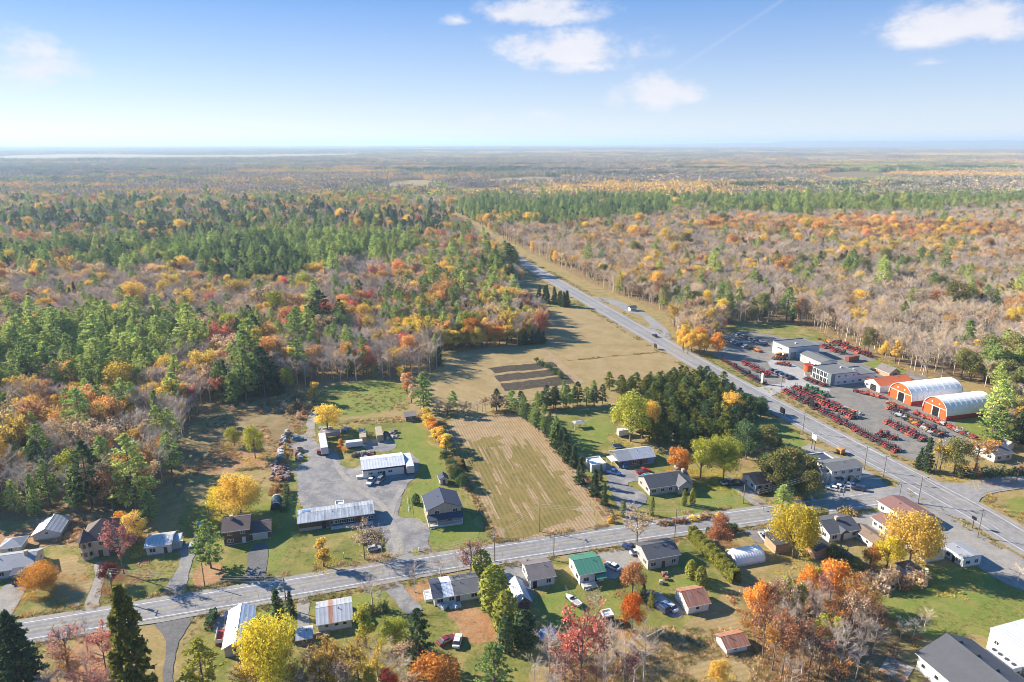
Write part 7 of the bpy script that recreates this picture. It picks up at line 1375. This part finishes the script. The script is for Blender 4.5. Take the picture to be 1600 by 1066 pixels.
for k in range(7): crate(G(700 + rnd.uniform(-14, 16), 950 + rnd.uniform(-2, 3)), rnd.uniform(0, 3), rnd.choice([(.7, .7, .7), (.6, .6, .62)]), 'white garden box behind the white bungalow', 'white boxes behind the bungalow', rnd.uniform(.4, .7))
for k in range(5): crate(G(1036 + rnd.uniform(-8, 8), 905 + rnd.uniform(-8, 8)), rnd.uniform(0, 3), rnd.choice([(.45, .2, .14), (.5, .45, .4)]), 'reddish planter in the garden of the grey roofed house', 'planters by the grey roofed house', rnd.uniform(.4, .7))
tq = root('tarpaulin_pile', (*G(855, 992).xy, 0), .3); tag(tq, 'pile under a blue tarpaulin below the green lawn', 'tarpaulin')
MB().loft([[(-2.6, -1.6, 0), (2.4, -1.8, 0), (2.7, 1.5, 0), (-2.3, 1.7, 0)], [(-1.6, -.8, 1.3), (1.2, -1.0, 1.1), (1.5, .8, 1.5), (-1.3, .9, 1.2)]]).obj('sheet', MT['blue'], tq, bevel=.15); MB().tube((-2.7, -1.7, .1), (2.5, -1.9, .1), .12, n=6).obj('weight_log', MT['wood'], tq)

# ---------------------------------------------------------------- poles, wires, signs, hedges
PM = dict(pole=MB().tube((0, 0, -.3), (0, 0, 1), .17, .11, n=8).mesh('pole', MT['wood']), arm=MB().box(-1.1, 1.1, -.07, .07, -.08, .08).mesh('crossarm', MT['wood']), ins=MB().tube((0, 0, 0), (0, 0, .28), .07, .04, n=6).mesh('insulator', MT['greyw']), tr=MB().tube((0, 0, 0), (0, 0, .95), .28, n=10).mesh('transformer', MT['steel']))
POLES = {}
def pole(key, u_, v_, h, label, arm=True, trf=False, ang=GA + math.pi/2, lamp=False):
    p = G(u_, v_); r = root('utility_pole', (p.x, p.y, 0), ang); tag(r, label, 'utility pole'); o = link('pole', PM['pole'], r); o.scale = (1, 1, h)
    if arm:
        a = link('crossarm', PM['arm'], r); a.location = (0, .14, h - .6)
        for x in (-1, 0, 1): q = link('insulator', PM['ins'], a); q.location = (x, 0, .08)
    if trf: t = link('transformer', PM['tr'], r); t.location = (.34, -.1, h - 2.4)
    if lamp: MB().tube((0, 0, h-1.2), (0, -2.2, h-.6), .05, n=6).box(-.15, .15, -2.7, -2.1, h-.68, h-.52).obj('lamp_arm', MT['dark'], r)
    POLES[key] = (p, h, ang); return r
pole(1, 178, 938, 9, 'utility pole before the round dark red tree', trf=True); pole(2, 448, 952, 9, 'utility pole beside the slim dark spruce'); pole(3, 773, 878, 9, 'utility pole beside the cedar that touches the cross road'); pole(4, 843, 831, 9, 'utility pole at the foot of the stubble field'); pole(5, 865, 876, 8.5, 'utility pole behind the brown roofed house', False); pole(6, 1054, 840, 9.5, 'utility pole across the road from the column cedars')
pole(7, 1314, 797, 8, 'dark pole on the motel side of the cross road', False); pole(8, 1278, 780, 9.5, 'utility pole beside the two storey shop cars', trf=True); pole(9, 1434, 787, 9.5, 'utility pole on the corner island of the junction', lamp=True); pole(10, 1350, 734, 9, 'first utility pole along the highway past the two storey shop', ang=GA); pole(11, 1379, 751, 9.5, 'utility pole on the grass corner by the two storey shop', ang=GA); pole(12, 1527, 840, 9.5, 'utility pole on the motel forecourt verge', trf=True, ang=GA); pole(13, 1254, 676, 9, 'utility pole beside the highway lawn', ang=GA); pole(14, 1461, 741, 8, 'lamp pole across the highway near the spruce', False, lamp=True); pole(15, 1587, 757, 8.5, 'utility pole beside the side road'); pole(16, 320, 916, 7, 'short wooden pole at the leaf covered corner', False); pole(17, 1220, 612, 8, 'flag pole at the tractor yard entrance', False); pole(18, 330, 830, 8, 'wooden pole behind the large pine', False); pole(19, 658, 650, 8, 'utility pole by the tall broad pine', False); pole(20, 1161, 787, 7, 'thin pole on the green lawn by the cottage', False); pole(21, 1404, 783, 7, 'dark pole beside the cross road island', False)
def wire(a, b, n, label):
    (pa, ha, aa), (pb, hb, ab) = POLES[a], POLES[b]
    for k in (-1, 0, 1)[:n] if n > 1 else (0,):
        A = Vector((pa.x, pa.y, ha - .25)) + Vector((math.cos(aa), math.sin(aa), 0)) * k; B = Vector((pb.x, pb.y, hb - .25)) + Vector((math.cos(ab), math.sin(ab), 0)) * k
        L_ = (B - A).length; seg = []; N_ = 14
        pts = [A.lerp(B, i / N_) - Vector((0, 0, L_ * .016 * 4 * (i / N_) * (1 - i / N_))) for i in range(N_ + 1)]
        m = MB()
        for p, q in zip(pts, pts[1:]): m.tube(p, q, .022, n=3)
        o = m.obj('power_line', MT['greyw']); tag(o, label, 'power line', label + ' bundle' if n > 1 else None)
wire(1, 2, 3, 'power line between the dark red tree and the slim spruce'); wire(2, 3, 3, 'power line crossing the gravel lot entrance'); wire(3, 4, 2, 'power line crossing the road to the stubble field'); wire(4, 6, 3, 'power line along the cross road to the column cedars'); wire(6, 8, 3, 'power line from the cedars to the two storey shop'); wire(8, 9, 3, 'power line to the junction island'); wire(9, 11, 2, 'power line from the island to the grass corner'); wire(10, 11, 2, 'power line past the two storey shop'); wire(10, 13, 2, 'power line along the highway lawn'); wire(9, 12, 2, 'power line over the motel forecourt'); wire(9, 15, 2, 'power line across the highway to the side road')
def sign(name, label, u_, v_, w, h, z, m, post='dark', ang=GA + math.pi/2, posts=2):
    p = G(u_, v_); r = root(name, (p.x, p.y, 0), ang); tag(r, label, 'sign'); MB().box(-w/2, w/2, -.12, .12, z, z+h).obj('panel', MT[m], r)
    for x in ((-w*.3, w*.3) if posts == 2 else (0,)): MB().box(x-.08, x+.08, -.08, .08, -.2, z).obj('post', MT[post], r)
    return r
sign('pylon_sign', 'black pylon sign in the tractor yard beside the highway', 1267.5, 638, 2.2, 4.2, .4, 'sign_black'); sign('road_sign', 'black roadside board on the lawn side of the highway', 1222, 649, 3.0, 2.4, 1.0, 'sign_black'); sign('road_sign', 'black board beside the hay field highway fence', 1024, 546, 3.0, 2.2, 1.0, 'sign_black'); sign('shop_sign', 'white sign panel on tall posts behind the flat shop', 1270, 703, 2.6, 2.0, 4.2, 'white'); sign('pylon_sign', 'white pylon sign at the end of the verge tractor row', 1190, 601, 1.4, 5.5, .3, 'white'); sign('board_sign', 'small white marker post at the gravel lot entrance', 537, 872, .5, 1.3, .3, 'white', posts=1); sign('board_sign', 'small white marker on the grass island at the gravel lot', 655, 862, .5, 1.0, .3, 'white', posts=1); sign('road_sign', 'small dark sign on the forecourt verge pole', 1519, 826, 1.4, 1.0, 3.0, 'sign_black', posts=1); sign('board_sign', 'white cabinet beside the shop lot pole', 1267, 781, 1.0, 1.4, .05, 'white', posts=1)
def hedge(name, label, a, b, wd, hh, col, n):
    A, B = G(*a), G(*b); L_ = (B - A).length; rng = np.random.default_rng(n); t = rng.uniform(0, 1, n); s = rng.uniform(-1, 1, n); z = rng.uniform(0, 1, n); top = rng.random(n) < .4
    s = np.where(top, s, np.sign(s)); z = np.where(top, 1, z); wob = 1 + .05 * np.sin(t * L_ * 2.6)
    p = np.stack([t * L_, s * wd / 2 * wob * (1 - .25 * z) + rng.normal(size=n) * .12, z * hh * wob + rng.normal(size=n) * .1], 1); nn = unit(np.stack([0 * t, np.where(top, 0, s), np.where(top, 1, .3)], 1) + rng.normal(size=(n, 3)) * .5)
    V, Fq = quads(p, nn, .3 * rng.uniform(.6, 1.3, n), rng, .6)
    r = root(name, (A.x, A.y, 0), math.atan2(B.y - A.y, B.x - A.x)); tag(r, label, 'hedge'); o = link('foliage', mesh_np('foliage', V, Fq, [MT['needle']]), r); o.color = (*C[col], 1)
    for k in range(int(L_)): MB().tube((k + .5, 0, -.2), (k + .5, 0, hh * .7), .06, n=4).obj('stem', MT['bark'], r) if k < 40 else None
hedge('cedar_hedge', 'long yellow green cedar hedge running back from the cross road', (1080, 840), (1150, 912), 2.6, 3.6, 'cedar', 13000); hedge('cedar_hedge', 'dark hedge behind the rust brown tree', (1105, 838), (1150, 830), 2.2, 2.2, 'dark', 1500); hedge('clipped_hedge', 'dark clipped box hedge between the yellow maple and white house', (1266, 812), (1290, 809), 2.8, 2.6, 'olive', 1500); hedge('cedar_hedge', 'dark hedge beside the green arched shelter', (443, 802), (449, 765), 1.4, 2.0, 'dark', 1300); hedge('cedar_hedge', 'dark tall hedge below the white bungalow and cedars', (775, 985), (800, 975), 2.4, 3.4, 'dark', 1400); hedge('cedar_hedge', 'short green hedge beside the drive of the striped roof garage', (325, 985), (335, 960), 1.6, 1.8, 'dark', 700)
def fence(label, pts, h=1.1, m='wood', step=2.6, rails=(.5, 1.0)):
    r = root('fence', (*G(*pts[0]).xy, 0), 0); tag(r, label, 'fence'); O = G(*pts[0])
    pm = MB().box(-.05, .05, -.05, .05, -.2, h).mesh('post', MT[m])
    P = [G(*p) - O for p in pts]
    for a, b in zip(P, P[1:]):
        n = max(1, int((b - a).length / step))
        for k in range(n): o = link('post', pm, r); o.location = a.lerp(b, k / n)
        for z in rails: MB().tube(a + Vector((0, 0, z)), b + Vector((0, 0, z)), .035, n=4).obj('rail', MT[m], r)
fence('white rail fence beside the gravel lot and blue roofed house', [(636, 778), (639, 803)], 1.2, 'trim'); fence('grey wire fence between stubble field and cross road', [(775, 848), (860, 841), (948, 824)], 1.1, step=4); fence('wooden fence around the green lawn behind the brown roofed house', [(873, 908), (905, 950), (930, 985)], 1.2); fence('wooden fence between the yards beside the rust brown tree', [(985, 910), (1000, 940), (1020, 965)], 1.3); fence('wire fence along the wood behind the dealer', [(1245, 506), (1345, 552), (1440, 590)], 1.3, step=5)
def mailbox(u_, v_, label):
    p = G(u_, v_); r = root('mailbox', (p.x, p.y, 0), GA); tag(r, label, 'mailbox'); MB().box(-.06, .06, -.06, .06, -.2, 1.05).obj('post', MT['wood'], r); MB().prism([(-.15, 1.05), (.15, 1.05), (.15, 1.25), (0, 1.35), (-.15, 1.25)], -.3, .3).obj('box', MT['white'], r)
for u_, v_, l_ in ((124, 952, 'mailbox at the brick house drive'), (415, 908, 'mailbox at the dark paved drive of the brown house'), (607, 872, 'mailbox by the gravel lot entrance grass'), (1192, 799, 'mailbox at the cottage drive')): mailbox(u_, v_, l_)

# ---------------------------------------------------------------- the air: thin even haze round the whole scene
hz = MB().box(-61000, 61000, -2100, 61000, -1.0, 190).mesh('haze', MT['trim']); hz.materials.clear()
hm = bpy.data.materials.new('autumn_haze'); hm.use_nodes = True; hm.node_tree.nodes.clear()
pv = hm.node_tree.nodes.new('ShaderNodeVolumePrincipled'); ho = hm.node_tree.nodes.new('ShaderNodeOutputMaterial')
pv.inputs['Color'].default_value = (.56, .77, 1.0, 1); pv.inputs['Density'].default_value = 9.5e-5; pv.inputs['Anisotropy'].default_value = 0.2
hm.node_tree.links.new(pv.outputs[0], ho.inputs['Volume']); hz.materials.append(hm)
ho_ = link('haze', hz); tag(ho_, 'thin pale blue haze over the far woods', 'haze', kind='stuff')
